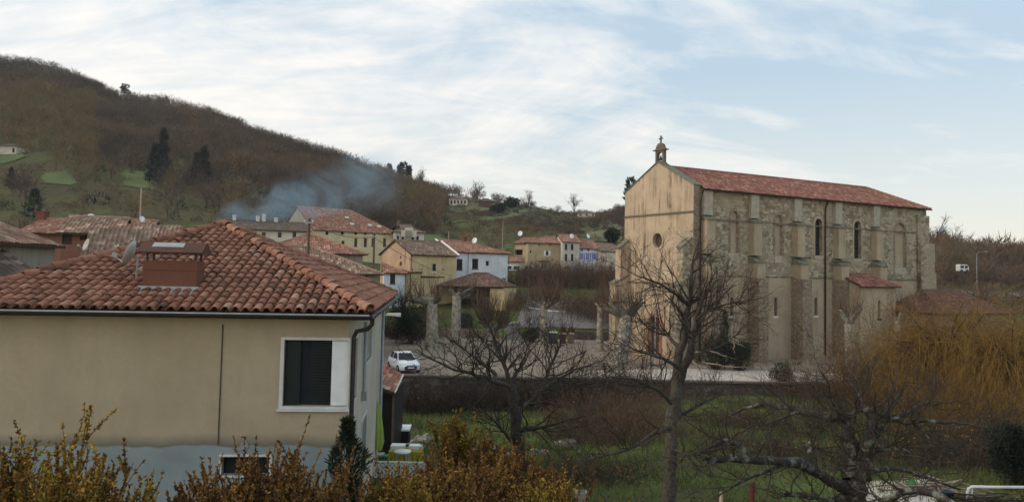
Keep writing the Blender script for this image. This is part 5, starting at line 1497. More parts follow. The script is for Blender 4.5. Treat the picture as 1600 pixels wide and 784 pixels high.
shrub_at('autumn_shrub', 'orange-brown shrub left of the dark conifer', 455, 11.6, 714, 140, 46, 8000, .043, 'leaf_red', 5, group=GA)
shrub_at('autumn_shrub', 'orange shrub directly right of the dark conifer, below the white lattice', 612, 13.5, 746, 150, 44, 7000, .045, 'leaf_autumn', 6, group=GA)
shrub_at('autumn_shrub', 'red-brown shrub in the middle with bare twigs on top', 705, 14.5, 724, 160, 50, 8000, .046, 'leaf_red', 7, group=GA)
shrub_at('autumn_shrub', 'rust coloured shrub left of the concrete post', 800, 15.5, 728, 150, 50, 7500, .046, 'leaf_red', 8, group=GA)
shrub_at('autumn_shrub', 'low orange shrub nearest the concrete post', 852, 14.2, 748, 90, 26, 2600, .045, 'leaf_autumn', 9, group=GA)
shrub_at('autumn_shrub', 'narrow yellow-green upright shrub behind the red-brown one', 716, 21.0, 655, 32, 14, 1300, .06, 'leaf_autumn', 10, group=GA)
shrub_at('autumn_shrub', 'narrow rusty upright shrub below the spreading bare tree', 768, 20.0, 682, 46, 18, 1500, .06, 'leaf_red', 12, group=GA)

def conifer(name, label, c, rad, h, seed, n=2600, leaf=.16, mat='evergreen', group=None, blunt=.0, lw=.22):
    rng = np.random.default_rng(seed); c = np.asarray(c, float)
    r = thing(name, label, 'conifer', c, group)
    m = MB(); m.tube([c-np.array((0, 0, .2)), c+np.array((0, 0, h*.92))], np.array((max(.03, rad*.07), .015)), 6, 0, .3); m.build('trunk', M['bark'], r)
    t = rng.uniform(0, 1, n)**1.25
    lump = .72+.28*np.sin(t*23+rng.uniform(0, 6))
    a = rng.uniform(0, 2*math.pi, n); bump = 1+.22*np.sin(a*3+t*9)
    R0 = rad*((1-t)**(.8-blunt)+.03)*lump*bump*rng.uniform(.35, 1.05, n)
    P = np.stack([c[0]+R0*np.cos(a), c[1]+R0*np.sin(a), c[2]+.06*h+t*h*.94], 1)
    d = norm(np.stack([np.cos(a), np.sin(a), .35+.9*t], 1)+rng.normal(0, .3, (n, 3)))
    m = MB(); slivers(m, rng, P, d, leaf*rng.uniform(.6, 1.4, n), leaf*lw, 0, np.clip(rng.normal(.45, .25, n), 0, 1)); m.build('crown', M[mat], r)
    return r
q = at(540, 780, 13.2); zg_ = gz(q[0], q[1])
conifer('conifer', 'dark green columnar conifer at the right corner of the near beige house', (q[0], q[1], zg_), .62, zpix(540, 655, 13.2)-zg_, 3, 9000, .09, 'leaf_dark', None, .35)

# evergreen bushes with the little cypress in front of the church
def round_bush(name, label, px, py_base, D, wpx, hpx, seed, mat='leaf_dark', n=5000, leaf=.12, cat='bush', group=None, zb=None, depth=1.0):
    rng = np.random.default_rng(seed)
    c = at(px, py_base, D); z = gz(c[0], c[1]) if zb is None else zb; c[2] = z
    rx = wpx/F*D/2; h = max(.3, hpx/F*D)
    r = thing(name, label, cat, c, group)
    nl = 14; lc = np.stack([rng.uniform(-.6, .6, nl)*rx, rng.uniform(-.6, .6, nl)*rx*depth, rng.uniform(.25, .75, nl)*h], 1); lr = rng.uniform(.28, .48, nl)
    i = rng.integers(0, nl, n); d = norm(rng.normal(0, 1, (n, 3))); rr = rng.uniform(.6, 1.05, n)
    P = lc[i]+d*np.stack([lr[i]*rx*rr, lr[i]*rx*depth*rr, lr[i]*h*.75*rr], 1)
    P[:, 2] = np.abs(P[:, 2])
    m = MB(); slivers(m, rng, c+P, norm(d+np.array((0, 0, .5))+rng.normal(0, .5, (n, 3))), leaf*rng.uniform(.6, 1.4, n), leaf*.45, 0, np.clip(rng.normal(.4, .2, n)+.25*(rng.uniform(-1, 1, nl)[i]), 0, 1))
    m.build('foliage', M[mat], r)
    ns = 26; P0 = np.repeat(c[None], ns, 0)+rng.normal(0, .12*rx, (ns, 3))*np.array((1, 1, 0)); dd = norm(np.stack([rng.normal(0, .7, ns), rng.normal(0, .7, ns), np.ones(ns)], 1))
    m = MB(); strips(m, poly_grow(rng, P0, dd, h*.85*rng.uniform(.6, 1.1, ns), 6, .1), np.linspace(.03, .008, 6)[None]*np.ones((ns, 1)), 4, 0, .4); m.build('stem', M['twig'], r)
    return r
round_bush('evergreen_bush', 'dark rounded evergreen bush left of the small cypress by the church', 1118, 571, 68.5, 62, 58, 1)
round_bush('evergreen_bush', 'dark evergreen bush right of the small cypress by the church', 1158, 571, 68, 44, 48, 2)
q = at(1132, 560, 69.5); conifer('small_cypress', 'small pointed cypress among the bushes by the church wall', (q[0], q[1], 0), .75, zpix(1132, 486, 69.5), 4, 2600, .18, 'leaf_dark', None, .2)
round_bush('evergreen_bush', 'big black-green evergreen at the left end of the square behind the near house', 638, 531, 86, 72, 80, 5, 'evergreen', 8000, .16)
round_bush('hedge_bush', 'clipped dark green hedge bush right of the pale stone block', 829, 533, 92, 30, 22, 6, 'leaf_dark', 3500, .12)
round_bush('hedge_bush', 'green hedge bush behind the second plane tree', 724, 520, 98, 34, 26, 7, 'leaf_dark', 2600, .14)
round_bush('dark_thicket', 'black shrub mass at the right edge under the willow', 1590, 735, 26, 110, 96, 8, 'evergreen', 9000, .09)
round_bush('dark_thicket', 'dark low evergreen bush on the path edge in front of the church', 1222, 606, 61, 36, 30, 9, 'leaf_dark', 2500, .1)
# fallen pale branches by the bushes
rng = np.random.default_rng(8); m = MB()
for pts in ([(1140, 530, 0), (1150, 536, .3), (1164, 542, .5)], [(1145, 525, 0), (1146, 540, .1), (1148, 552, .2)], [(1085, 550, 0), (1110, 547, -.4), (1130, 556, -.6), (1150, 560, -.6)], [(1098, 566, -.4), (1130, 572, -.8), (1165, 573, -.4)], [(1080, 560, 0), (1090, 572, -.5), (1105, 574, -.8)]):
    m.tube(px_limb(pts, 66.8, 10, rng, .04), np.linspace(.07, .03, 10), 6)
o = m.build('fallen_branch', M['pale_wood'], None, at(1120, 574, 66.8)); tag(o, 'pale cut branches lying over the evergreen bushes by the church', 'branches'); o['kind'] = 'stuff'

# weeping willow: orange-gold curtains of hanging twigs
def willow(label, px, D, ytop, wpx, seed, n_br=26, n_tw=46, grp=None):
    rng = np.random.default_rng(seed)
    q = at(px, 640, D); z = gz(q[0], q[1]); c = np.array((q[0], q[1], z)); h = zpix(px, ytop, D)-z; wx = wpx/F*D/2
    r = thing('weeping_willow', label, 'tree', c, grp)
    m = MB(); fork = c+np.array((0, 0, h*.35))
    m.tube([c-np.array((0, 0, .3)), c+np.array((.1, 0, h*.18)), fork], np.array((.32, .26, .22)), 9, 0, .5)
    a = rng.uniform(0, 2*math.pi, n_br); ex = np.sqrt(rng.uniform(.15, 1, n_br))
    tips = np.stack([c[0]+np.cos(a)*ex*wx*.85, c[1]+np.sin(a)*ex*wx*.75, z+h*(1.0-.40*ex**2)*rng.uniform(.62, 1.06, n_br)], 1)
    B = []
    for t in tips:
        midp = fork*.45+t*.55+np.array((0, 0, h*rng.uniform(.02, .14)))
        B.append(resample([fork, midp, t], 10))
    B = np.array(B); RB_ = np.linspace(.10, .02, 10)[None]*rng.uniform(.7, 1.1, n_br)[:, None]
    strips(m, B, RB_, 5, 0, rng.uniform(.5, 1, n_br)); m.build('trunk', M['bough'], r)
    pos, d, rr, idx, t = offshoots(rng, B, RB_, n_tw, .25, 1, .9)
    L = np.minimum((pos[:, 2]-z)*rng.uniform(.25, .95, len(pos)), h*.6)
    Q = poly_grow(rng, pos, norm(d+np.array((0, 0, .25))), L, 9, .10, (0, 0, -.26))
    m = MB(); strips(m, Q, np.linspace(.014, .006, 9)[None]*np.ones((len(Q), 1)), 3, 0, np.clip(rng.normal(.5, .25, len(Q)), 0, 1))
    pos, d, rr, idx, t = offshoots(rng, Q, np.full(Q.shape[:2], .006), 3, .1, .8, .5)
    Q2 = poly_grow(rng, pos, d, h*.16*rng.uniform(.4, 1.2, len(pos)), 5, .08, (0, 0, -.3))
    strips(m, Q2, np.full((len(Q2), 5), .006), 3, 0, np.clip(rng.normal(.55, .25, len(Q2)), 0, 1))
    m.build('crown', M['willow'], r)
GW = 'orange weeping willows right of the church'
willow('big orange weeping willow in front of the low church wing', 1478, 46, 462, 235, 1, 56, 20, GW)
willow('golden weeping willow at the right edge', 1580, 42, 488, 190, 2, 44, 21, GW)

# bare twiggy mass: one helper for brambles and thickets nobody could count
def thicket(name, pts, hts, n_stem, seed, mat='twig', tint=(.1, .9), spread=.5, r0=.018, sub=7, wob=.13, leaf=None):
    """pts: (x, y, rx, ry) ellipses carrying stems of height hts"""
    rng = np.random.default_rng(seed); m = MB()
    for (x, y, rx, ry), h in zip(pts, hts):
        n = int(n_stem); a = rng.uniform(0, 6.283, n); q = np.sqrt(rng.uniform(0, 1, n))
        X = x+rx*q*np.cos(a); Y = y+ry*q*np.sin(a); Z = zt(X, Y)
        Z = np.where((Y > 60) & (Y < 96) & (X > -16), 0, Z)-.05
        d = norm(np.stack([rng.normal(0, spread, n), rng.normal(0, spread, n), np.ones(n)], 1))
        L = h*rng.uniform(.4, 1.15, n)
        Q = poly_grow(rng, np.stack([X, Y, Z], 1), d, L, 7, wob, (0, 0, -.03)); RR = np.linspace(r0, r0*.3, 7)[None]*rng.uniform(.6, 1.2, n)[:, None]
        tn = rng.uniform(*tint, n); strips(m, Q, RR, 3, 0, tn)
        if sub:
            pos, dd, rr, idx, t = offshoots(rng, Q, RR, sub, .2, 1, .9)
            Q2 = poly_grow(rng, pos, norm(dd+np.array((0, 0, .2))), .33*h*rng.uniform(.3, 1.2, len(pos)), 5, .2, (0, 0, .02))
            strips(m, Q2, np.linspace(r0*.45, r0*.2, 5)[None]*np.ones((len(Q2), 1)), 3, 0, tn[idx])
        if leaf:
            k = rng.integers(0, len(Q2), leaf); e = rng.integers(1, 5, leaf)
            slivers(m, rng, Q2[k, e], rng.normal(0, 1, (leaf, 3)), .09*rng.uniform(.6, 1.4, leaf), .05, 1, np.clip(rng.normal(.35, .25, leaf), 0, 1))
    mats = [M[mat], M['leaf_red']] if leaf else M[mat]
    return struct(m.build(name, mats), 'stuff')
def tp(px, D): return at(px, 500, D)[0]
# brambles on and under the retaining wall
thicket('brambles', [(tp(p, d), d, 3.0, 1.6) for p, d in ((655, 57), (700, 56.5), (745, 57), (790, 56), (835, 57), (880, 56.5), (925, 57), (965, 56), (1005, 57))], [2.4, 2.6, 2.9, 3.0, 2.7, 2.9, 3.3, 3.2, 2.6], 130, 1, 'twig', (.0, .8), .7, .022, 7, .16, 350)
thicket('brambles', [(tp(p, d), d, 1.8, 2.2) for p, d in ((900, 40), (945, 38), (985, 36), (1010, 42), (960, 46))], [2.6, 2.8, 2.4, 3.1, 3.2], 90, 2, 'shoot', (.0, .7), .6, .018, 7, .16, 300)
thicket('brambles', [(tp(p, d), d, 1.6, 2.0) for p, d in ((1130, 44), (1180, 42), (1230, 38), (1270, 40), (1320, 42), (1190, 33), (1240, 31))], [1.2, 1.4, 1.8, 2.2, 2.4, .9, 1.2], 80, 3, 'twig', (.1, .9), .7, .015, 6, .18, 260)
thicket('brambles', [(tp(p, d), d, 3.0, 2.6) for p, d in ((1270, 58), (1320, 57), (1370, 55), (1420, 54), (1480, 56), (1540, 57), (1600, 58), (1660, 56))], [3.4, 4.2, 5.6, 7.0, 7.6, 7.2, 6.5, 6.0], 130, 4, 'shoot', (.0, .8), .5, .02, 7, .15, 200)
thicket('brambles', [(tp(p, d), d, 2.2, 2.0) for p, d in ((1380, 30), (1440, 31), (1500, 30), (1560, 33), (1600, 28), (1280, 29))], [1.6, 2.0, 2.1, 2.4, 2.2, 1.3], 110, 5, 'twig', (.1, .9), .7, .014, 7, .18, 300)
thicket('brambles', [(tp(p, d), d, 1.0, 1.0) for p, d in ((860, 27), (900, 27), (940, 26), (975, 27))], [.9, 1.0, .9, .8], 70, 6, 'twig', (.2, .9), .8, .01, 6, .2, 200)
thicket('brambles', [(tp(p, d), d, 2.2, 2.0) for p, d in ((1395, 50), (1430, 52), (1475, 52), (1520, 51), (1565, 50), (1600, 48), (1340, 52), (1500, 38), (1440, 38), (1560, 36))], [6.2, 7.2, 7.4, 6.8, 6.0, 6.2, 4.4, 4.0, 3.4, 4.0], 60, 14, 'willow', (.0, .8), .35, .018, 8, .12)
# brown scrub below the row of houses, beside the lane and behind the square
thicket('scrub', [(tp(p, d), d, 3.6, 3.0) for p, d in ((812, 128), (835, 126), (858, 128), (880, 124), (905, 126), (930, 128), (955, 126), (975, 122), (845, 140), (890, 142), (935, 142), (960, 140))], [3.6, 4, 4.2, 4.4, 4.2, 4.4, 4.6, 4.4, 3.4, 3.2, 3.4, 3.2], 120, 7, 'shoot', (.0, .75), .45, .035, 7, .14)
thicket('scrub', [(tp(p, d), d, 2.4, 2.0) for p, d in ((885, 104), (905, 102), (925, 103), (800, 108), (775, 106), (815, 104), (950, 100), (640, 92), (620, 92), (660, 95))], [3.4, 3.6, 3.2, 2.6, 2.6, 2.2, 3.0, 3.4, 3.2, 3.0], 90, 8, 'shoot', (.0, .9), .5, .028, 7, .14)
# garden trees of the orchard behind
def small_tree(name, label, px, D, ytop, wpx, seed, tint=(.1, .7), group=None, n=9, mat='twig', zb=None, fine=1.0, cat='tree'):
    rng = np.random.default_rng(seed); x = tp(px, D); z = gz(x, D) if zb is None else zb
    h = max(1.0, zpix(px, ytop, D)-z); w_ = wpx/F*D/2; c = np.array((x, D, z))
    r = thing(name, label, cat, c, group); tr = max(.04, h*.022)
    m = MB(); K = 9
    top = c+np.array((rng.normal(0, .05)*h, 0, h*.55))
    P = resample([c-np.array((0, 0, .3)), c*.5+top*.5+rng.normal(0, .02*h, 3), top], K)
    a = rng.uniform(0, 6.283, n); e = np.stack([x+np.cos(a)*w_*rng.uniform(.5, .9, n), D+np.sin(a)*w_*rng.uniform(.5, .9, n), z+h*rng.uniform(.55, .98, n)], 1)
    B = np.array([P]+[resample([P[int(rng.integers(3, 8))], P[7]*.5+t*.5+np.array((0, 0, -.03*h)), t], K) for t in e])
    R2 = np.array([np.linspace(tr*1.3, tr*.7, K)]+[np.linspace(tr*.6, tr*.15, K)]*n)
    strips(m, B, R2, 6, 0, rng.uniform(*tint)); m.build('trunk', M['bark'], r)
    m = MB(); twig_levels(m, rng, B[1:], R2[1:], [dict(n=12, L=h*.24, K=5, spread=.8, rs=.4, wob=.18, rmin=h*.0018*fine, rmax=h*.004*fine, trop=(0, 0, .07)), dict(n=5, L=h*.12, K=4, spread=.8, rs=.6, wob=.2, rmin=h*.0012*fine, rmax=h*.0022*fine)], 0, tint)
    m.build('crown', M[mat], r); return r
GO = 'small bare trees behind the square'
for i, (px, D, yt, w_, lab) in enumerate([(905, 112, 452, 40, 'small bare fruit tree on the grass patch left of the church'), (935, 113, 455, 34, 'thin bare fruit tree nearest the church facade'),
        (888, 103, 478, 40, 'low bare tree leaning over the planters'), (800, 118, 428, 44, 'bare brown tree beside the white house'), (760, 104, 462, 36, 'bare tree in front of the cart shed end wall'), (630, 100, 438, 40, 'bare tree over the dark evergreen at the left of the square')]):
    small_tree('bare_tree', lab, px, D, yt, w_, 60+i, (.2, .8), GO)

# ------------------------------------------------------------------ the wooded hills
def in_poly(x, y, poly):
    x = np.asarray(x); y = np.asarray(y); c = np.zeros(x.shape, bool); n = len(poly)
    for i in range(n):
        (a, b), (d, e) = poly[i], poly[(i+1) % n]
        k = ((b > y) != (e > y)) & (x < (d-a)*(y-b)/((e-b) if abs(e-b) > 1e-9 else 1e-9)+a)
        c ^= k
    return c
def projv(P):
    q = P-EYE; f = q @ _F0
    return PX0+F*(q @ _RR)/f, PY0-F*(q @ _UU)/f
def wood_templates(rng, kind, n=14):
    T = []
    for _ in range(n):
        k = {'bare': 120, 'bush': 90, 'fir': 130}[kind]
        if kind == 'bare':
            u = norm(rng.normal(0, 1, (k, 3)))*rng.uniform(.25, 1, (k, 1))**.6
            p = u*np.array((.40, .40, .36))+np.array((0, 0, .58)); d = norm(u*np.array((.8, .8, .3))+np.array((0, 0, .75))+rng.normal(0, .25, (k, 3)))
            L = .19*rng.uniform(.5, 1.3, k); W = .020*rng.uniform(.6, 1.5, k)
            # trunk and main limbs
            tk = 7; tp_ = np.zeros((tk, 3)); td = norm(np.concatenate([[[0, 0, 1.]], rng.normal(0, .4, (tk-1, 3))+np.array((0, 0, 1.))])); tp_[1:, 2] = .25
            p = np.concatenate([p, tp_]); d = np.concatenate([d, td]); L = np.concatenate([L, [.7]+[.5]*(tk-1)]); W = np.concatenate([W, [.05]+[.028]*(tk-1)])
        elif kind == 'bush':
            u = norm(rng.normal(0, 1, (k, 3)))*rng.uniform(.4, 1, (k, 1))**.5; u[:, 2] = np.abs(u[:, 2])
            p = u*np.array((.6, .6, .75)); d = norm(u+np.array((0, 0, .6))+rng.normal(0, .4, (k, 3))); L = .24*rng.uniform(.5, 1.3, k); W = .06*rng.uniform(.6, 1.5, k)
        else:
            t = rng.uniform(0, 1, k)**1.3; a = rng.uniform(0, 6.283, k); r = .24*(1-t)**.8*rng.uniform(.4, 1.05, k)
            p = np.stack([r*np.cos(a), r*np.sin(a), .08+t*.9], 1); d = norm(np.stack([np.cos(a), np.sin(a), .1+.7*t], 1)); L = .13*rng.uniform(.6, 1.3, k); W = .045*rng.uniform(.6, 1.5, k)
        s = norm(np.cross(d, rng.normal(0, 1, d.shape)))
        T.append(np.stack([p-s*W[:, None]*.5, p+s*W[:, None]*.5, p+d*L[:, None]], 1).reshape(-1, 3))
    return T
def plant(mb, rng, X, Y, hh, kind, tint, wide=1.0):
    T = wood_templates(rng, kind); n = len(X); pick = rng.integers(0, len(T), n); Z = zt(X, Y)-.2
    for k in range(len(T)):
        i = np.nonzero(pick == k)[0]
        if not len(i): continue
        V = T[k]; a = rng.uniform(0, 6.283, len(i)); c, s = np.cos(a)[:, None], np.sin(a)[:, None]
        h = hh[i][:, None]; wd = h*wide*rng.uniform(.8, 1.25, len(i))[:, None]
        x = (V[None, :, 0]*c-V[None, :, 1]*s)*wd+X[i][:, None]; y = (V[None, :, 0]*s+V[None, :, 1]*c)*wd+Y[i][:, None]; z = V[None, :, 2]*h+Z[i][:, None]
        P = np.stack([x, y, z], -1).reshape(-1, 3); m_ = len(P)//3
        tt = np.repeat(tint[i], len(V)//3)+rng.normal(0, .05, m_)
        mb.add(P, np.arange(len(P)).reshape(-1, 3), 0, np.clip(tt, 0, 1))
rng = np.random.default_rng(77)
N = 15000
px_ = rng.uniform(-260, 1780, N); fr_ = np.sqrt(rng.uniform(0, 1, N))
Rd = np.interp(px_, _Rpx, _Rd); Y = 188+(Rd+14-188)*fr_; X = (px_-800)/F*Y
keep = rng.uniform(0, 1, N) < np.clip(Y/430, .25, 1)          # even density on the ground
X, Y, px_, Rd = X[keep], Y[keep], px_[keep], Rd[keep]
base_h = np.interp(px_, [600, 720, 830, 1000, 1150], [8.5, 6.5, 3.6, 4.0, 7.5])*rng.uniform(.55, 1.2, len(X))
ax_, ay_ = projv(np.stack([X, Y, zt(X, Y)+base_h*.5], 1))
ok = np.ones(len(X), bool)
for kk in (.15, .5, .9):
    bx_, by_ = projv(np.stack([X, Y, zt(X, Y)+base_h*kk], 1))
    for f_ in FIELDS: ok &= ~(in_poly(bx_, by_, f_) & (rng.uniform(0, 1, len(X)) > .10))
for x0, y0, x1, y1 in ((694, 300, 740, 330), (742, 306, 772, 326), (898, 310, 936, 330), (-20, 222, 34, 262)): ok &= ~((ax_ > x0) & (ax_ < x1) & (ay_ > y0) & (ay_ < y1))
# open slopes between hedges right of the farmhouse
open_ = (ax_ > 690) & (ax_ < 960) & (ay_ > 316) & (ay_ < 372)
ok &= ~(open_ & (np.sin(ax_*.11+ay_*.31) < .72))
ok &= ~((ay_ > 236) & (ax_ < 360) & (np.sin(X*.09+1)*np.cos(Y*.12)+rng.normal(0, .35, len(X)) > .42))
X, Y, px_, base_h, ax_, ay_ = X[ok], Y[ok], px_[ok], base_h[ok], ax_[ok], ay_[ok]
patch = .5+.5*np.sin(X*.021+Y*.017)*np.cos(Y*.024-X*.011+.7)+.25*np.sin(X*.06-Y*.05)
patch2 = np.sin(X*.047-Y*.033+1.7)*np.cos(Y*.058+X*.019)
tn = np.clip(.10+.52*patch+.16*patch2+rng.normal(0, .14, len(X)), 0, .86); base_h = base_h*(1+.22*patch2)*np.where(px_ > 1380, rng.uniform(.75, 1.5, len(X)), 1)
olive = (ax_ < 150) & (ay_ > 145) & (ay_ < 275); tn[olive] = np.clip(rng.normal(.86, .07, olive.sum()), 0, .95)
rust = rng.uniform(0, 1, len(X)) < .07; tn[rust] = .97
kind = rng.uniform(0, 1, len(X))
green = (kind < .035+.10*((ay_ > 250) & (ax_ < 700)) + .06*(ax_ > 780))
m = MB(); plant(m, rng, X[~green], Y[~green], base_h[~green], 'bare', tn[~green]); struct(m.build('woodland', M['wood_far']), 'stuff')
m = MB(); plant(m, rng, X[green], Y[green], base_h[green]*.62, 'bush', rng.uniform(.2, 1, green.sum()), 1.0); struct(m.build('evergreen_scrub', M['evergreen']), 'stuff')
# undergrowth, knee to shoulder high, between the trees
N = 7000
px_ = rng.uniform(-260, 1780, N); Y = 186+(np.interp(px_, _Rpx, _Rd)-186)*np.sqrt(rng.uniform(0, 1, N)); X = (px_-800)/F*Y
ax_, ay_ = projv(np.stack([X, Y, zt(X, Y)+.8], 1)); ok = np.ones(N, bool)
for f_ in FIELDS: ok &= ~(in_poly(ax_, ay_, f_) & (rng.uniform(0, 1, N) > .22))
X, Y = X[ok], Y[ok]
m = MB(); plant(m, rng, X, Y, rng.uniform(1, 2.6, len(X)), 'bush', np.clip(.35+.35*np.sin(X*.04+Y*.03)+rng.normal(0, .15, len(X)), 0, 1), 1.3); struct(m.build('undergrowth', M['wood_far']), 'stuff')
# valley hedges and trees right of the church and behind the houses
N = 900
px_ = np.concatenate([rng.uniform(1430, 1900, 520), rng.uniform(-200, 700, 380)]); Y = np.concatenate([rng.uniform(190, 240, 520), rng.uniform(165, 190, 380)])
k2 = rng.uniform(0, 1, N) < .25; Y[:520][k2[:520]] = rng.uniform(120, 175, k2[:520].sum())
X = (px_-800)/F*Y
m = MB(); plant(m, rng, X, Y, rng.uniform(2.5, 6.5, N), 'bare', np.clip(rng.normal(.45, .2, N), 0, .95), 1.1); struct(m.build('hedgerow', M['wood_far']), 'stuff')

# trees that stand out one by one
GC = 'dark firs on the wooded slope'
def fir(label, px, py_top, D, wpx, seed, hmax=None, blunt=0.0, name='fir_tree'):
    x = tp(px, D); z = gz(x, D); h = zpix(px, py_top, D)-z; h = min(h, hmax or 40)
    return conifer(name, label, (x, D, z), wpx/F*D/2, h, seed, 1500, h*.09, 'evergreen', GC, blunt)
def hill_D(px, py): return float(ground_hit(px, py, 150)[1])
for i, (px, top, bot, w_, lab) in enumerate([(308, 231, 288, 34, 'broad blackish fir, the darkest on the slope left of the smoke'), (296, 240, 286, 22, 'narrower fir touching the darkest broad fir'), (243, 203, 272, 26, 'tall slender fir on the slope above the bare mast'),
        (230, 226, 278, 24, 'dull green fir just left of the tall slender fir'), (44, 296, 342, 40, 'round topped dark conifer above the brick house roofs'), (5, 262, 292, 16, 'small dark fir at the far left edge below the cabin'), (545, 318, 340, 26, 'dark green conifer behind the long yellow building')]):
    fir(lab, px, top, hill_D(px, bot), w_, 200+i, blunt=.25 if px == 44 else 0)
GS = 'single trees breaking the skyline'
def sky_tree(label, px, top, D, w_, seed, kind='bare'):
    x = tp(px, D); z = gz(x, D)
    if kind == 'pine':
        rng = np.random.default_rng(seed); h = zpix(px, top, D)-z; c = np.array((x, D, z)); r = thing('pine_tree', label, 'pine', c, GS)
        m = MB(); m.tube([c-np.array((0, 0, .5)), c+np.array((0, 0, h*.9))], np.array((.25, .1)), 6, 0, .2); m.build('trunk', M['bark'], r)
        nl = 9; wr = w_/F*D/2; lc = np.stack([rng.uniform(-.7, .7, nl)*wr, rng.uniform(-.6, .6, nl)*wr, h*rng.uniform(.5, .96, nl)], 1); i = rng.integers(0, nl, 900)
        d = norm(rng.normal(0, 1, (900, 3))); P = c+lc[i]+d*np.array((.42*wr, .42*wr, .10*h))*rng.uniform(.4, 1.05, (900, 1))
        m = MB(); slivers(m, rng, P, norm(d+np.array((0, 0, .4))), h*.08*rng.uniform(.6, 1.3, 900), h*.03, 0, rng.uniform(.1, .8, 900)); m.build('crown', M['evergreen'], r)
    else: small_tree('bare_tree', label, px, D, top, w_, seed, (.2, .6), GS, 10, 'twig', None, 1.7)
for a in ((178, 133, 500, 15, 1, 'pine', 'little pine poking above the ridge on the left hill'), (602, 257, 448, 8, 2, 'pine', 'small dark pine on the ridge left of the round pair'), (620, 256, 446, 11, 3, 'pine', 'left one of the round dark pair of trees on the ridge'), (630, 256, 445, 11, 4, 'pine', 'right one of the round dark pair of trees on the ridge'),
          (742, 281, 420, 22, 5, 'bare', 'rounded bare tree on the ridge above the hill farmhouse'), (821, 298, 402, 18, 6, 'bare', 'spindly bare tree on the ridge above the dark bushes'), (894, 302, 392, 22, 7, 'bare', 'fan shaped bare tree on the skyline left of the hilltop house'), (985, 280, 300, 22, 8, 'pine', 'pine peeping over the church gable on its left'),
          (1462, 338, 330, 40, 9, 'bare', 'biggest bare oak on the skyline right of the church'), (1488, 352, 335, 30, 10, 'bare', 'second bare oak on the skyline right of the church'), (1510, 364, 340, 20, 11, 'bare', 'smallest bare oak on the skyline, right of the other two'), (650, 262, 440, 14, 12, 'bare', 'small bare tree on the ridge right of the round dark pair')):
    sky_tree(a[6], *a[:5], a[5])
GD = 'dark bushes on the hill pasture'
for i, (px, py, w_, h_, lab) in enumerate([(800, 322, 30, 16, 'wide dark bush on the pasture above the grazing animals'), (820, 318, 26, 18, 'tall dark bush at the right end of the pasture bushes'), (776, 330, 30, 12, 'low dark bush on the pasture right of the dark hill barn'), (957, 380, 24, 24, 'dark bush close to the left edge of the church facade')]):
    q = ground_hit(px, py+2, 150); round_bush('pasture_bush', lab, px, py, q[1], w_, h_, 30+i, 'evergreen', 1400, .9, 'bush', GD)
# grazing animals on the pasture
def cow(px, py, seed, label):
    q = ground_hit(px, py, 150); rng = np.random.default_rng(seed); a = rng.uniform(-.5, .5); d = np.array((math.cos(a), math.sin(a), 0)); s = np.array((-d[1], d[0], 0)); u = np.array((0, 0, 1.0))
    m = MB()
    body = [q-d*.95+u*1.0, q-d*.8+u*1.1, q-d*.3+u*1.05, q+d*.4+u*1.08, q+d*.8+u*1.15, q+d*1.05+u*1.0, q+d*1.35+u*.62, q+d*1.6+u*.35]
    m.tube(body, np.array((.12, .33, .38, .38, .33, .2, .16, .10)), 8)
    for lx in (-.75, .65):
        for ly in (-.2, .2): m.tube([q+d*lx+s*ly+u*.9, q+d*(lx+.03)+s*ly+u*.45, q+d*lx+s*ly-u*.05], np.array((.13, .075, .06)), 6)
    m.tube([q-d*1.0+u*1.1, q-d*1.12+u*.6], .035, 5)
    tag(m.build('cow', M['metal_dark'], None, q), label, 'cow', 'dark cattle grazing on the hill pasture')
for i, px in enumerate((781, 787, 791, 806)):
    py = 340-(px-781)*.28; cow(px, py, i, ['leftmost dark cow of the grazing group on the pasture', 'second dark cow from the left on the pasture', 'third dark cow of the group on the pasture', 'dark cow grazing apart to the right on the pasture'][i])

# ------------------------------------------------------------------ poles, lamps and wires
def pole(label, px, py_top, py_base_D, r, mat='brown_wood', cross=False, name='utility_pole', grp='wooden utility poles'):
    D = py_base_D; t = at(px, py_top, D); z = gz(t[0], t[1]) if not (60 < D < 96 and t[0] > -16) else 0
    o = thing(name, label, 'pole', (t[0], t[1], z), grp)
    m = MB(); m.tube([(t[0], t[1], z-.3), (t[0], t[1], t[2])], np.array((r, r*.75)), 8); m.build('shaft', M[mat], o)
    if cross:
        m = MB(); m.obox((t[0], t[1]-r, t[2]-.35), (.35, 0, 0), (0, .05, 0), (0, 0, .06)); m.build('crossarm', M['metal_grey'], o)
        m = MB()
        for k in (-.3, .3): m.lathe((t[0]+k, t[1]-r, t[2]-.29), [(.03, 0), (.06, .05), (.04, .12), (.001, .16)], 8)
        m.build('insulator', M['offwhite'], o)
    return t
p1 = pole('thick wooden pole with a cable joint, before the long pale house roof', 483.5, 341, 62, .13, cross=True)
p2 = pole('thinner wooden pole left of the small blue-grey house', 585, 364, 74, .12, cross=True)
pole('bare pale mast rising behind the striped village roof', 221, 294, 64, .08, 'pale_wood')
pole('thin grey pole on the grass beyond the white house', 701, 362, 150, .09, 'pale_wood')
pole('thin pole beside the ochre house gable', 786, 345, 150, .07, 'pale_wood')
def wire(a, b, sag, label, r=.014):
    m = MB(); t = np.linspace(0, 1, 16)[:, None]; P = a*(1-t)+b*t; P[:, 2] -= (4*sag*t*(1-t))[:, 0]
    m.tube(P, r, 4); o = m.build('overhead_wire', M['metal_dark'], None, (a+b)/2); tag(o, label, 'wire')
wire(p1-np.array((0, 0, .35)), p2-np.array((0, 0, .35)), .5, 'sagging wire strung between the two wooden poles', .022)
wire(p2-np.array((0, 0, .4)), at(706, 430, 104), .5, 'wire running from the thinner wooden pole to the yellow house', .025)
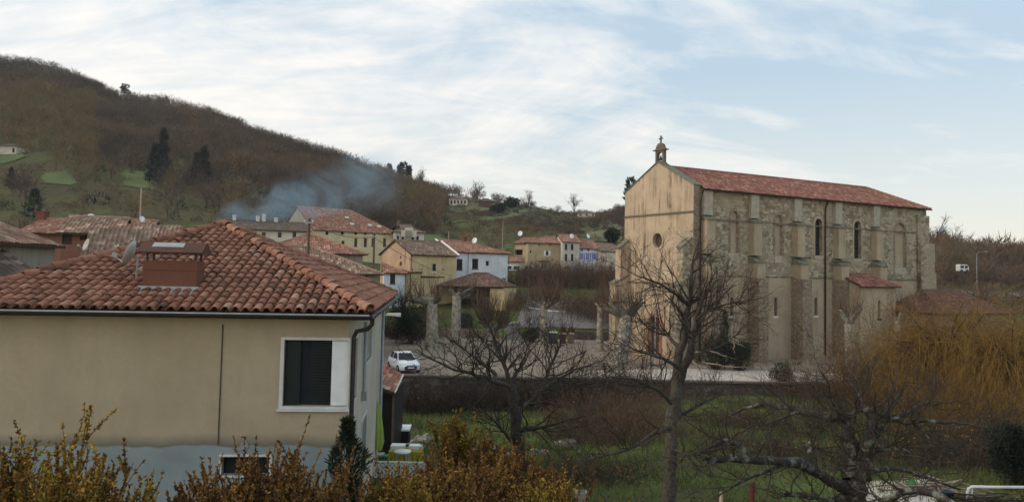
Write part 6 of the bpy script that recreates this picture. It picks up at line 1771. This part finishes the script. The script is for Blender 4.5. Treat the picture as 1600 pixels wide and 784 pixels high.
def street_lamp(label, px, py_top, D, arm, zb=None, r=.07):
    t = at(px, py_top, D); z = gz(t[0], t[1]) if zb is None else zb
    o = thing('street_lamp', label, 'street lamp', (t[0], t[1], z), 'street lamps')
    m = MB(); m.tube([(t[0], t[1], z-.2), (t[0], t[1], t[2]-.5), (t[0]+arm*.25, t[1], t[2]-.1), (t[0]+arm, t[1], t[2]+.05)], np.array((r, r*.7, r*.55, r*.5)), 8); m.build('post', M['metal_grey'], o)
    m = MB(); c = np.array((t[0]+arm, t[1], t[2]+.03)); sg = 1 if arm > 0 else -1
    m.add([c+np.array(v) for v in [(0, -.1, .05), (sg*.55, -.13, .07), (sg*.55, .13, .07), (0, .1, .05), (0, -.1, -.03), (sg*.55, -.13, -.07), (sg*.55, .13, -.07), (0, .1, -.03)]], [(0, 1, 2, 3), (4, 5, 6, 7), (0, 1, 5, 4), (1, 2, 6, 5), (2, 3, 7, 6), (3, 0, 4, 7)])
    m.build('lamp_head', M['offwhite'], o)
street_lamp('curved street lamp in front of the church facade', 1025, 406, 69, -.45, 0, .045)
street_lamp('lone street lamp on the valley slope right of the church', 1526, 393, 190, 2.0, None, .08)
street_lamp('grey lamp post with a white head at the back corner of the beige house', 595.5, 492, 32.5, .25, None, .05)

# ------------------------------------------------------------------ the white car
def car(label, c, heading):
    f = norm((math.sin(heading), math.cos(heading), 0)); s = np.array((f[1], -f[0], 0)); u = np.array((0, 0, 1.0))
    c = np.asarray(c, float); r = thing('parked_car', label, 'car', c)
    P = lambda x, y, z: c+f*x+s*y+u*z
    # body by stations along the length: half width, sill, belt height
    st = [(2.02, .52, .34, .58), (1.96, .72, .26, .70), (1.75, .82, .22, .80), (1.25, .86, .20, .90), (.75, .87, .20, .96), (0, .88, .20, .98), (-.9, .88, .20, .99), (-1.5, .86, .22, 1.0), (-1.85, .80, .28, .98), (-1.97, .70, .36, .90)]
    m = MB(); V = []
    for x, hw, z0, z1 in st:
        V += [P(x, -hw*.92, z0), P(x, -hw, z0+(z1-z0)*.35), P(x, -hw*.98, z0+(z1-z0)*.75), P(x, -hw*.88, z1), P(x, 0, z1+.035), P(x, hw*.88, z1), P(x, hw*.98, z0+(z1-z0)*.75), P(x, hw, z0+(z1-z0)*.35), P(x, hw*.92, z0)]
    k = 9; F_ = [(i*k+j, i*k+j+1, (i+1)*k+j+1, (i+1)*k+j) for i in range(len(st)-1) for j in range(k-1)]+[tuple(range(k)), tuple(range((len(st)-1)*k, len(st)*k))]+[((i+1)*k, (i+1)*k+8, i*k+8, i*k) for i in range(len(st)-1)]
    m.add(V, F_, 0, .5, None, True)
    # cabin shell: pillars and roof
    lo = [(1.02, .72, .95), (-1.72, .70, .98)]
    roof = [(.22, .60, 1.44), (-.3, .62, 1.50), (-1.05, .60, 1.47), (-1.5, .54, 1.36)]
    V = [P(1.02, -.74, .93), P(1.02, .74, .93)]+[P(x, y, z) for x, h_, z in roof for y in (-h_, h_)]+[P(-1.85, -.70, .97), P(-1.85, .70, .97)]
    n_ = len(V)//2; F_ = [(2*i, 2*i+1, 2*i+3, 2*i+2) for i in range(n_-1)]
    V2 = V+[P(.25, -.80, .96), P(.25, .80, .96), P(-.3, -.82, .97), P(-.3, .82, .97), P(-1.05, -.81, .98), P(-1.05, .81, .98), P(-1.5, -.76, .98), P(-1.5, .76, .98)]
    b = len(V)
    for e in (0, 1): F_ += [(0+e, 2+e, b+e), (2+e, 4+e, b+2+e, b+e), (4+e, 6+e, b+4+e, b+2+e), (6+e, 8+e, b+6+e, b+4+e), (8+e, 10+e, b+6+e)]
    m.add(V2, F_, 0); m.build('body', M['car_paint'], r)
    def glass(name, a):
        a = [np.array(q) for q in a]; n = norm(np.cross(a[1]-a[0], a[2]-a[0])); cen = sum(a)/len(a); n = n if n @ (cen-(c+u*1.1)) > 0 else -n
        g = [cen+(q-cen)*.9+n*.012 for q in a]; q = MB(); q.prism(g, n*.006); return q.build(name, M['glass'], r)
    glass('windscreen', [P(1.02, -.74, .95), P(1.02, .74, .95), P(.22, .60, 1.44), P(.22, -.60, 1.44)])
    glass('rear_window', [P(-1.85, -.70, .99), P(-1.85, .70, .99), P(-1.5, .54, 1.36), P(-1.5, -.54, 1.36)])
    for e in (-1, 1):
        glass('side_window', [P(.85, e*.76, .97), P(-.28, e*.82, .99), P(-.3, e*.625, 1.47), P(.25, e*.61, 1.42)])
        glass('side_window', [P(-.36, e*.82, .99), P(-1.4, e*.77, 1.0), P(-1.35, e*.58, 1.38), P(-1.05, e*.61, 1.45), P(-.38, e*.625, 1.47)])
        q = MB(); q.obox(P(.72, e*.96, 1.0), f*.06, s*.10, u*.07); q.tube([P(.74, e*.82, .97), P(.73, e*.9, .98)], .025, 5); q.build('mirror', M['car_paint'], r)
        q = MB(); q.add([P(1.97, e*.42, .60), P(1.80, e*.74, .66), P(1.66, e*.82, .74), P(1.72, e*.70, .79), P(1.93, e*.44, .70)], [(0, 1, 2, 3, 4)]); V = q.V[0]; 
        q = MB(); q.prism([v+f*.045+u*.01 for v in V], f*.012); q.build('headlight', M['lamp_glass'], r)
        q = MB(); q.obox(P(-1.93, e*.66, .82), f*.04, s*.10, u*.10); q.build('tail_light', M['red_paint'], r)
        for x in (1.28, -1.28):
            a = np.linspace(0, 2*math.pi, 18, endpoint=False); q = MB(); w0 = P(x, e*.80, .31)
            ring_ = lambda rad, off_: [w0+f*rad*math.cos(t)+u*rad*math.sin(t)+s*e*off_ for t in a]
            V = np.concatenate([ring_(.29, -.10), ring_(.31, -.06), ring_(.31, .07), ring_(.29, .095), ring_(.2, .09)]); n = 18
            q.add(V, [(j*n+i, j*n+(i+1) % n, (j+1)*n+(i+1) % n, (j+1)*n+i) for j in range(4) for i in range(n)], 0, .5, None, True); wh = q.build('wheel', M['rubber'], r)
            q = MB(); q.add(np.concatenate([ring_(.2, .085), ring_(.05, .07), [w0+s*e*.075]]), [(i, (i+1) % n, n+(i+1) % n, n+i) for i in range(n) if i % 3]+[(n+i, n+(i+1) % n, 2*n) for i in range(n)]); q.build('rim', M['alloy'], wh)
    q = MB(); q.obox(P(2.03, 0, .47), f*.012, s*.26, u*.055); q.build('number_plate', M['offwhite'], r)
    q = MB(); q.obox(P(1.995, 0, .63), f*.02, s*.34, u*.035); q.obox(P(2.01, 0, .33), f*.02, s*.45, u*.05); q.build('grille', M['rubber'], r)
    return r
cx = at(630, 582, 63.2)
car('small white hatchback parked at the edge of the square above the retaining wall', (cx[0], 63.3, .004), R_(180-24))
# white van and pale car half hidden behind the white house
def van(label, px, D, name, cat, L, hgt, col):
    q = at(px, 424, D); z = gz(q[0], D); zt_ = zpix(px, 413, D); c = np.array((q[0], D, z)); r = thing(name, label, cat, c, 'vehicles parked below the row of houses')
    m = MB(); z0 = max(zt_-hgt, z+.3); prof = [(-L/2, z0), (L/2, z0), (L/2, z0+hgt*.5), (L/2-.25, zt_-.25), (L/2-.6, zt_), (-L/2+.2, zt_), (-L/2, zt_-.2)]
    m.prism([(q[0]+a, D, b) for a, b in prof], (0, 1.8, 0)); m.build('body', M[col], r)
    m = MB()
    for a, b in ((-.42, -.06), (.04, .36)): m.prism([(q[0]+L*a, D-.012, zt_-.95), (q[0]+L*b, D-.012, zt_-.95), (q[0]+L*b, D-.012, zt_-.3), (q[0]+L*a, D-.012, zt_-.3)], (0, .008, 0)); m.build('window', M['glass'], r); m = MB()
    for a in (-.3, .3):
        m = MB(); t = np.linspace(0, 6.283, 14, endpoint=False); m.prism([(q[0]+L*a+.34*math.cos(k), D-.02, z0+.0+.34*math.sin(k)) for k in t], (0, .25, 0)); m.build('wheel', M['rubber'], r)
    return r
van('white van with two dark windows showing past the corner of the white house', 801, 150, 'van', 'van', 3.6, 1.75, 'white')
van('short pale car below the ochre house wall', 826, 152, 'parked_car', 'car', 1.9, 1.35, 'offwhite')
van('white camper van far away on the valley slope right of the church', 1507, 196, 'camper_van', 'van', 2.3, 1.6, 'offwhite')
q = ground_hit(1480, 412, 150); m = MB(); m.prism([q+np.array(v) for v in ((-2.6, 0, .0), (2.2, 0, .0), (2.6, 0, .6), (.5, 0, 1.3), (-2.2, 0, 1.0))], (0, 1.6, 0)); tag(m.build('tarpaulin', M['teal'], None, q), 'teal tarpaulin cover on the slope left of the white camper van', 'tarpaulin')

# ------------------------------------------------------------------ things on the square
q = at(802, 531, 93.5); q[2] = 0
m = MB(); m.obox(q+np.array((0, 0, 1.0)), (.86, 0, 0), (0, .35, 0), (0, 0, 1.0)); m.lathe(q+np.array((0, 0, 2.0)), [(.5, 0), (.4, .12), (.001, .16)], 8)
m.prism([q+np.array(v) for v in ((-.95, -.4, 0), (.95, -.4, 0), (.88, -.36, .35), (-.88, -.36, .35))], (0, .75, 0))
tag(m.build('stone_block', M['concrete'], None, q), 'pale upright stone block at the back of the square beside the hedge', 'stone block')
def planter(label, px, D, wpx, hpx, mat, plant_=True, seed=0):
    q = at(px, 528, D); q[2] = 0; w_ = wpx/F*D/2; h = hpx/F*D; r = thing('planter', label, 'planter', q, 'planters at the back of the square')
    m = MB(); m.obox(q+np.array((0, 0, h/2)), (w_, 0, 0), (0, .4, 0), (0, 0, h/2)); m.build('box', M[mat], r)
    m = MB()
    for sy in (-1, 1): m.obox(q+np.array((0, sy*.40, h+.03)), (w_+.05, 0, 0), (0, .06, 0), (0, 0, .05))
    for sx in (-1, 1): m.obox(q+np.array((sx*w_, 0, h+.031)), (.06, 0, 0), (0, .34, 0), (0, 0, .049))
    m.build('rim', M['white'], r)
    if plant_:
        rng = np.random.default_rng(seed); m = MB(); n = 260; d = norm(rng.normal(0, 1, (n, 3))); d[:, 2] = abs(d[:, 2]); slivers(m, rng, q+np.array((0, 0, h))+d*np.array((w_, .35, .6)), d+np.array((0, 0, .5)), .22, .1, 0, rng.uniform(0, 1, n)); m.build('plant', M['leaf_red'], r)
planter('slate grey planter box with white rim, left of the rusty ones', 864, 90, 14, 17, 'slate', False)
planter('rusty brown planter with white rim and red foliage in the middle', 879, 90.5, 9, 15, 'brown_wood', True, 3)
planter('narrow brown planter with white rim at the right end', 892, 91, 8, 15, 'church_brown', True, 4)
# tree stake frame of a sapling
c = at(742, 583, 61.5); c[2] = 0; r = thing('sapling_stake', 'slim pair of dark stakes with a sapling at the edge of the square', 'stake', c)
for k in (-.12, .12):
    m = MB(); m.tube([c+np.array((k, 0, -.1)), c+np.array((k*1.6, 0, 2.9))], .035, 6); m.build('stake', M['brown_wood'], r)
m = MB(); m.tube([c+np.array((-.2, 0, 2.2)), c+np.array((.2, 0, 2.2))], .03, 5); m.build('crossbar', M['brown_wood'], r)

# ------------------------------------------------------------------ back garden clutter
def gpt(px, py): return ground_hit(px, py, 12, 59)
rng = np.random.default_rng(14)
GR = 'pale rocks edging the garden bed'
def rock(px, py, w_, seed, label, grp=GR, D=None):
    q = gpt(px, py); rg = np.random.default_rng(seed); r0 = w_/F*q[1]/2
    bm = MB(); d = []; n1, n2 = 7, 10
    V = []
    for i in range(n1+1):
        th = math.pi*i/n1
        for j in range(n2): 
            ph = 2*math.pi*j/n2; v = np.array((math.sin(th)*math.cos(ph), math.sin(th)*math.sin(ph)*.8, math.cos(th)*.8))
            k = 1+.22*math.sin(v[0]*4.1+seed)+.18*math.sin(v[1]*5.3+seed*2)+.15*math.sin(v[2]*6+seed*3); V.append(q+v*r0*k+np.array((0, 0, r0*.35)))
    bm.add(V, [(i*n2+j, i*n2+(j+1) % n2, (i+1)*n2+(j+1) % n2, (i+1)*n2+j) for i in range(n1) for j in range(n2)])
    tag(bm.build('rock', M['rock'], None, q), label, 'rock', grp)
for i, (px, py, w_) in enumerate([(642, 694, 12), (652, 690, 14), (676, 697, 10), (690, 700, 12), (703, 699, 9), (716, 703, 10), (732, 700, 8), (745, 703, 9), (776, 709, 20), (790, 712, 14), (836, 706, 10), (850, 708, 13), (893, 702, 16), (905, 708, 9), (921, 712, 8)]):
    rock(px, py, w_, i, 'pale rock in the row edging the bed under the spreading bare tree')
rock(872, 698, 16, 31, 'largest whitish boulder at the right end of the rock row', None); rock(664, 690, 20, 32, 'big grey slab-like boulder behind the yellow tablecloth', None)
for k, (px, py, w_, lab) in enumerate(((888, 696, 20, 'dark plastic tub lying beside the largest whitish boulder'),)):
    q = gpt(px, py+6); m = MB(); m.lathe(q, [(.001, 0), (.28, 0), (.36, .4), (.33, .4), (.26, .05), (.001, .05)], 14); tag(m.build('tub', M['stone_dark'], None, q), lab, 'tub')
# dark storage box with white lid
q = gpt(628, 700); D = q[1]; s_ = D/F
r = thing('storage_box', 'black storage box with a white sloping lid behind the garden table', 'storage box', q)
m = MB(); m.obox(q+np.array((0, 0, 15*s_)), (11*s_, 0, 0), (0, .3, 0), (0, 0, 15*s_)); m.build('box', M['rubber'], r)
m = MB(); m.obox(q+np.array((0, -.02, 31.5*s_)), (12.5*s_, 0, 0), (0, .34, .06), (0, 0, .03)); m.build('lid', M['white'], r)
# table with yellow cloth
q = gpt(634, 727); D = q[1]; s_ = D/F
r = thing('garden_table', 'garden table covered by a mustard yellow cloth behind the lattice', 'table', q)
m = MB(); hx = 25*s_; zt0 = 25*s_; n = 26
top = [(-hx, -.4), (hx, -.4), (hx, .4), (-hx, .4)]
m.add([q+np.array((a, b, zt0)) for a, b in top], [(0, 1, 2, 3)])
V = []
for i in range(n+1):
    t = i/n; x = -hx+2*hx*t; V += [q+np.array((x, -.4, zt0)), q+np.array((x*1.03, -.43-.05*math.sin(i*1.9), zt0*.25))]
m.add(V, [(2*i, 2*i+2, 2*i+3, 2*i+1) for i in range(n)])
for e in (-1, 1): m.add([q+np.array((e*hx, -.4, zt0)), q+np.array((e*hx, .4, zt0)), q+np.array((e*hx*1.04, .42, zt0*.25)), q+np.array((e*hx*1.04, -.42, zt0*.25))], [(0, 1, 2, 3)])
m.build('tablecloth', M['yellow_cloth'], r)
for e in (-1, 1):
    for f_ in (-.35, .35): m = MB(); m.tube([q+np.array((e*hx*.9, f_, -.05)), q+np.array((e*hx*.9, f_, zt0-.01))], .025, 6); m.build('leg', M['metal_grey'], r)
def flat_box(name, label, cat, c, hx, hy, hz, mat, grp=None):
    m = MB(); V = [np.asarray(c, float)+np.array((sx*hx*k, sy*hy*k, z)) for z, k in ((0, .92), (hz*.85, 1), (hz, .95)) for sx, sy in ((-1, -1), (1, -1), (1, 1), (-1, 1))]
    m.add(V, [(0, 3, 2, 1), (8, 9, 10, 11)]+[(j*4+i, j*4+(i+1) % 4, (j+1)*4+(i+1) % 4, (j+1)*4+i) for j in range(2) for i in range(4)])
    return tag(m.build(name, M[mat], None, c), label, cat, grp)
flat_box('white_box', 'long white box lid on the left of the yellow tablecloth', 'box', q+np.array((-13*s_, .1, zt0+.004)), 11*s_, .22, 6*s_, 'white')
flat_box('white_box', 'bright white carton on the right of the yellow tablecloth', 'box', q+np.array((12*s_, .1, zt0+.004)), 8*s_, .2, 6*s_, 'white')
flat_box('white_box', 'white carton with dark sides at the right table edge', 'box', q+np.array((20*s_, .12, zt0+.004)), 4*s_, .15, 5*s_, 'offwhite')
qq = gpt(641, 707); m = MB(); m.lathe(qq, [(.001, 0), (.14, 0), (.20, .36), (.22, .36), (.22, .40), (.17, .40), (.15, .3), (.001, .3)], 14); tag(m.build('flower_pot', M['concrete'], None, qq), 'tall grey flower pot between the black box and the rocks', 'flower pot')
qq = gpt(606, 709); flat_box('blue_tub', 'deep blue plastic tub under the dark lean-to', 'tub', qq, .30, .25, .32, 'blue_plastic')
qq = gpt(604, 722); flat_box('green_crate', 'green plastic crate left of the yellow tablecloth', 'crate', qq, .28, .22, .28, 'green_plastic')
qq = gpt(628, 733); r = thing('round_table', 'round white plastic table in front of the yellow cloth', 'table', qq)
m = MB(); m.lathe(qq, [(.001, .60), (.30, .60), (.31, .63), (.30, .66), (.001, .665)], 20); m.build('tabletop', M['white'], r)
for a in range(4):
    m = MB(); m.tube([qq+np.array((.24*math.cos(a*1.57+.7), .24*math.sin(a*1.57+.7), .60)), qq+np.array((.30*math.cos(a*1.57+.7), .30*math.sin(a*1.57+.7), -.02))], .02, 5); m.build('leg', M['white'], r)
qq = gpt(590, 728); r = thing('garden_chair', 'grey garden chair against the side wall of the beige house', 'chair', qq)
m = MB(); m.obox(qq+np.array((0, 0, .44)), (.22, 0, 0), (0, .22, 0), (0, 0, .02)); m.build('seat', M['metal_grey'], r)
m = MB(); m.obox(qq+np.array((-.21, 0, .72)), (.015, 0, .02), (0, .21, 0), (-.03, 0, .24)); m.build('backrest', M['metal_grey'], r)
for sx in (-1, 1):
    for sy in (-1, 1): m = MB(); m.tube([qq+np.array((sx*.2, sy*.2, 0)), qq+np.array((sx*.19, sy*.19, .43))], .014, 5); m.build('leg', M['metal_dark'], r)
# folded lime parasol
qb = gpt(594, 735); D = qb[1]; t0 = at(589.5, 626, D); c = np.array((t0[0], D, qb[2]))
r = thing('folded_parasol', 'folded lime green parasol standing against the corner of the beige house', 'parasol', c)
zt1 = t0[2]-c[2]; zb1 = zpix(592, 703, D)-c[2]
m = MB(); K = 15; V = []; prof = [(.03, zt1), (.09, zt1-.15), (.13, zt1*.75+zb1*.25), (.20, zt1*.45+zb1*.55), (.24, zt1*.18+zb1*.82), (.17, zb1)]
for rr, z in prof:
    for i in range(K*2): a = math.pi*i/K; k = 1+.22*math.cos(i*math.pi*.5+.3)*(rr > .05); V.append(c+np.array((rr*k*math.cos(a), rr*k*math.sin(a), z)))
n = 2*K; m.add(V, [(j*n+i, j*n+(i+1) % n, (j+1)*n+(i+1) % n, (j+1)*n+i) for j in range(len(prof)-1) for i in range(n)], 0, .5, None, True); m.build('canopy', M['lime'], r)
m = MB(); m.tube([c, c+np.array((0, 0, zt1+.06))], .022, 6); m.build('pole', M['metal_grey'], r)
m = MB(); m.lathe(c, [(.001, 0), (.26, 0), (.25, .07), (.05, .12), (.001, .12)], 14); m.build('base', M['concrete'], r)
# white lattice fence
a = gpt(573, 746); b = gpt(664, 746); b = a+(b-a)*1.0; b[1] = a[1]; D = a[1]; hL_ = 24/F*D; L_ = b[0]-a[0]
z0 = min(a[2], b[2])
r = thing('lattice_fence', 'low white lattice fence between the garden table and the rusty shrubs', 'fence', (a+b)/2)
m = MB(); st = .16
for sg in (-1, 1):
    for x in np.arange(-hL_, L_+hL_, st):
        x0, x1 = (x, x+hL_) if sg > 0 else (x+hL_, x)
        p0 = np.array((a[0]+x0, D+.006*sg, z0)); p1 = np.array((a[0]+x1, D+.006*sg, z0+hL_)); d = p1-p0
        ta, tb = 0.0, 1.0
        for lim in (0, L_):
            pass
        tx = lambda v: (v-x0)/(x1-x0)
        lo_, hi_ = sorted((tx(0), tx(L_))); ta = max(0, lo_); tb = min(1, hi_)
        if tb-ta < .08: continue
        q0 = p0+d*ta; q1 = p0+d*tb; dn = norm(d); m.obox((q0+q1)/2, (q1-q0)/2, (0, .005, 0), np.array((-dn[2], 0, dn[0]))*.028)
m.build('lattice', M['offwhite'], r)
m = MB(); m.obox((a[0]+L_/2, D, z0+hL_+.02), (L_/2+.03, 0, 0), (0, .02, 0), (0, 0, .025)); m.build('top_rail', M['white'], r)
for x in (0, L_/2, L_):
    m = MB(); m.obox((a[0]+x, D+.03, z0+hL_/2-.15), (.025, 0, 0), (0, .014, 0), (0, 0, hL_/2+.15)); m.build('post', M['white'], r)
# posts on the lawn
q = at(908, 767, 15.5); zg2 = gz(q[0], q[1]); m = MB(); h = q[2]-zg2
for z0, z1 in ((-.2, h),):
    w2 = .115; V = [(q[0]+sx*w2*k, q[1]+sy*w2*k, zg2+z) for z, k in ((z0, 1), (h, 1), (h, .7), (h-.15, .7)) for sx, sy in ((-1, -1), (1, -1), (1, 1), (-1, 1))]
    m.add(V, [(j*4+i, j*4+(i+1) % 4, (j+1)*4+(i+1) % 4, (j+1)*4+i) for j in range(3) for i in range(4)]+[(12, 13, 14, 15)])
tag(m.build('concrete_post', M['concrete'], None, (q[0], q[1], zg2)), 'hollow square concrete post on the lawn at the lower edge', 'post')
q = at(1175, 752, 14.5); zg2 = gz(q[0], q[1]); m = MB(); m.tube([(q[0], q[1], zg2-.2), (q[0], q[1], q[2]-.02), (q[0], q[1], q[2])], np.array((.05, .05, .04)), 8); tag(m.build('red_post', M['red_paint'], None, (q[0], q[1], zg2)), 'rusty red metal post on the lawn left of the apple tree', 'post')
q = at(1126, 768, 15); zg2 = gz(q[0], q[1]); m = MB(); m.tube([(q[0], q[1], zg2-.2), (q[0]+.01, q[1], q[2])], np.array((.05, .035)), 7); tag(m.build('wooden_stake', M['pale_wood'], None, (q[0], q[1], zg2)), 'short weathered wooden stake on the lawn left of the red post', 'stake')
# concrete slab, wood pile, pipe rail, bucket
s4 = [gpt(*p) for p in ((1352, 798), (1470, 798), (1450, 748), (1350, 752))]
drape('slab', s4, M['path'], .03, 8)
rng = np.random.default_rng(9)
def heap(name, label, px0, px1, py, n, seed, mat, rr=(.012, .035), Lm=1.0, kind='stuff'):
    rg = np.random.default_rng(seed); a = gpt(px0, py); b = gpt(px1, py); m = MB()
    for i in range(n):
        t = rg.uniform(); c = a*(1-t)+b*t+np.array((0, rg.normal(0, .35), 0)); c[2] = gz(c[0], c[1])+abs(rg.normal(0, .14))+.03
        an_ = rg.normal(0, .5); d = np.array((math.cos(an_), math.sin(an_)*.6, rg.normal(0, .16)))*Lm*rg.uniform(.3, 1)/2
        m.tube(resample([c-d, c+rg.normal(0, .03, 3), c+d], 5), rg.uniform(*rr), 5, 0, rg.uniform(0, 1))
    o = m.build(name, M[mat], None, (a+b)/2); tag(o, label, 'wood pile'); o['kind'] = kind
heap('wood_pile', 'loose pile of pale sticks and boards beside the concrete slab', 1400, 1530, 772, 70, 1, 'pale_wood', (.012, .035), 1.3)
heap('twig_heap', 'heap of dark cut twigs behind the pipe rail', 1500, 1640, 792, 120, 2, 'twig', (.006, .016), 1.2)
for i, (p, qx, lab) in enumerate((((1396, 765), (1411, 741), 'dark leaning board propped beside the wood pile'), ((1386, 748), (1424, 762), 'reddish plank lying on the edge of the concrete slab'))):
    a = gpt(*p); b = at(qx[0], qx[1], a[1]+.4); d = b-a; m = MB(); m.obox((a+b)/2+np.array((0, 0, .04)), d/2, np.array((0, .06, 0)), norm(np.cross(d, (0, 1, 0)))*.018)
    tag(m.build('plank', M['brown_wood' if i == 0 else 'church_brown'], None, a), lab, 'plank')
a = gpt(1512, 782); D = a[1]; zr_ = zpix(1525, 760, D)
r = thing('pipe_rail', 'pale grey bent pipe rail at the lower right corner', 'railing', a)
m = MB(); m.tube([(a[0], D, a[2]-.2), (a[0], D, zr_-.16), (a[0]+.04, D, zr_-.05), (a[0]+.14, D, zr_), (a[0]+.6, D, zr_), (a[0]+3.6, D+.1, zr_+.02)], .045, 10); m.build('rail', M['offwhite'], r)
m = MB(); m.tube([(a[0]+.14, D+.05, a[2]-.2), (a[0]+.14, D+.02, zr_-.02)], .03, 8); m.build('post', M['offwhite'], r)
q = gpt(1482, 783); r = thing('bucket', 'dark blue bucket by the wood pile', 'bucket', q)
m = MB(); m.lathe(q, [(.001, 0), (.12, 0), (.16, .28), (.17, .28), (.17, .30), (.15, .30), (.11, .03), (.001, .03)], 16); m.build('body', M['bucket_blue'], r)
m = MB(); m.tube([q+np.array((.16*math.cos(t), -.02, .29+.12*math.sin(t))) for t in np.linspace(0, math.pi, 9)], .006, 4); m.build('handle', M['metal_grey'], r)
q = gpt(1425, 765); m = MB(); m.lathe(q, [(.001, 0), (.13, 0), (.16, .05), (.15, .22), (.06, .30), (.05, .36), (.001, .37)], 12); m.tube([q+np.array((.14, 0, .1)), q+np.array((.32, 0, .28))], .02, 6); m.tube([q+np.array((-.13, 0, .08)), q+np.array((-.24, 0, .18)), q+np.array((-.13, 0, .27))], .014, 5)
tag(m.build('watering_can', M['green_plastic'], None, q), 'green watering can behind the apple tree trunk', 'watering can')

# ------------------------------------------------------------------ grass and leaf litter
rng = np.random.default_rng(3)
N = 60000
Y = 10+48*rng.uniform(0, 1, N)**1.3; X = rng.uniform(-.18, .75, N)*Y+rng.normal(0, .3, N)
cl = np.sin(X*1.3+Y*.7)+np.cos(Y*1.1-X*.8)+rng.normal(0, .8, N)
ok = (cl > -.6) & ~((X < -3.3) & (Y < 31))
X, Y = X[ok], Y[ok]; n = len(X)
m = MB(); P = np.stack([X, Y, zt(X, Y)-.01], 1); slivers(m, rng, P, np.stack([rng.normal(0, .35, n), rng.normal(0, .35, n), np.ones(n)], 1), .11*rng.uniform(.4, 1.6, n)*(1+Y/40), .014*(1+Y/22), 0, np.clip(rng.normal(.45, .2, n)+.2*np.sin(X*.5)*np.cos(Y*.3), 0, 1))
struct(m.build('grass', M['grass']), 'stuff')
N = 9000
Y = 11+46*rng.uniform(0, 1, N)**1.2; X = rng.uniform(-.16, .7, N)*Y
m = MB(); P = np.stack([X, Y, zt(X, Y)+.012], 1); slivers(m, rng, P, np.stack([rng.normal(0, 1, N), rng.normal(0, 1, N), np.abs(rng.normal(0, .2, N))], 1), .08*rng.uniform(.5, 1.4, N), .05, 0, np.clip(rng.normal(.4, .25, N), 0, 1))
struct(m.build('fallen_leaves', M['leaf_red']), 'stuff')
q0 = MB(); N = 3000; X = rng.uniform(8, 60, N); Y = 66+(X-8)*.3+rng.uniform(-.5, 2.5, N)
t_ = (X-K0[0])*cs[0]+(Y-K0[1])*cs[1]; w_ = (X-K0[0])*cq[0]+(Y-K0[1])*cq[1]; ok = (w_ < -.1) & (w_ > -3.6-1.2*np.sin(t_)) & (t_ > 2); X, Y = X[ok], Y[ok]; n = len(X)
slivers(q0, rng, np.stack([X, Y, np.zeros(n)], 1), np.stack([rng.normal(0, .5, n), rng.normal(0, .5, n), np.ones(n)], 1), .3*rng.uniform(.4, 1.5, n), .08, 0, np.clip(rng.normal(.4, .2, n), 0, 1))
struct(q0.build('weeds', M['grass']), 'stuff')

# ------------------------------------------------------------------ chimney smoke drifting over the roofs
m = MB(); path = [at(332, 356, 126), at(372, 338, 129), at(415, 318, 134), at(470, 302, 141), at(535, 288, 150), at(640, 272, 162)]
P = resample(path, 14); rad = np.linspace(2.6, 9.5, 14)*(1+.25*np.sin(np.arange(14)*1.7)); rad[-1] = .3; rad[0] = .3; rad[1] *= .8; rad[-2] *= .7
m.tube(P, rad, 18); sm = m.build('smoke', M['white'], None, P[0])
mm = bpy.data.materials.new('smoke_volume'); mm.use_nodes = True; t = mm.node_tree; t.nodes.clear()
o = nd(t, 'ShaderNodeOutputMaterial'); v = nd(t, 'ShaderNodeVolumePrincipled'); t.links.new(v.outputs[0], o.inputs['Volume'])
v.inputs['Color'].default_value = (.52, .70, .86, 1); v.inputs['Anisotropy'].default_value = .2
nz = noise_(t, .13, 6, .65, pos_(t, (1, 1, 1.4)), 1.0)
a_, b_ = path[0], path[-1]
g = nd(t, 'ShaderNodeNewGeometry'); sp = nd(t, 'ShaderNodeSeparateXYZ'); t.links.new(g.outputs['Position'], sp.inputs[0])
u_ = math_(t, 'DIVIDE', math_(t, 'SUBTRACT', sp.outputs[0], float(a_[0])), float(b_[0]-a_[0]))
def lin(k): return math_(t, 'SUBTRACT', sp.outputs[k], math_(t, 'ADD', math_(t, 'MULTIPLY', u_, float(b_[k]-a_[k])), float(a_[k]+(.9 if k == 2 else 0))))
dz_, dy_ = lin(2), lin(1)
d2 = math_(t, 'ADD', math_(t, 'MULTIPLY', dz_, dz_), math_(t, 'MULTIPLY', dy_, dy_))
rr_ = math_(t, 'ADD', math_(t, 'MULTIPLY', u_, 7.0), 2.4)
fall = math_(t, 'SUBTRACT', 1.0, math_(t, 'DIVIDE', d2, math_(t, 'MULTIPLY', rr_, rr_)), True)
end_ = math_(t, 'SUBTRACT', 1.0, u_, True)
dens = math_(t, 'MULTIPLY', ramp_(t, nz, [(.40, 0), (.66, 1)]), math_(t, 'MULTIPLY', fall, end_))
t.links.new(math_(t, 'MULTIPLY', dens, .27), v.inputs['Density'])
v.inputs['Color'].default_value = (.46, .72, .93, 1)
sm.data.materials.clear(); sm.data.materials.append(mm); struct(sm, 'stuff')

# ------------------------------------------------------------------ thin valley haze
m = MB(); m.box((-720, -45, -34), (720, 640, 175)); hz = m.build('haze', M['white']); hz.data.materials.clear()
mm = bpy.data.materials.new('haze_volume'); mm.use_nodes = True; t = mm.node_tree; t.nodes.clear()
o = nd(t, 'ShaderNodeOutputMaterial'); v = nd(t, 'ShaderNodeVolumePrincipled'); t.links.new(v.outputs[0], o.inputs['Volume'])
v.inputs['Color'].default_value = (.88, .93, 1.0, 1); v.inputs['Density'].default_value = HAZE
hz.data.materials.append(mm); struct(hz, 'stuff')
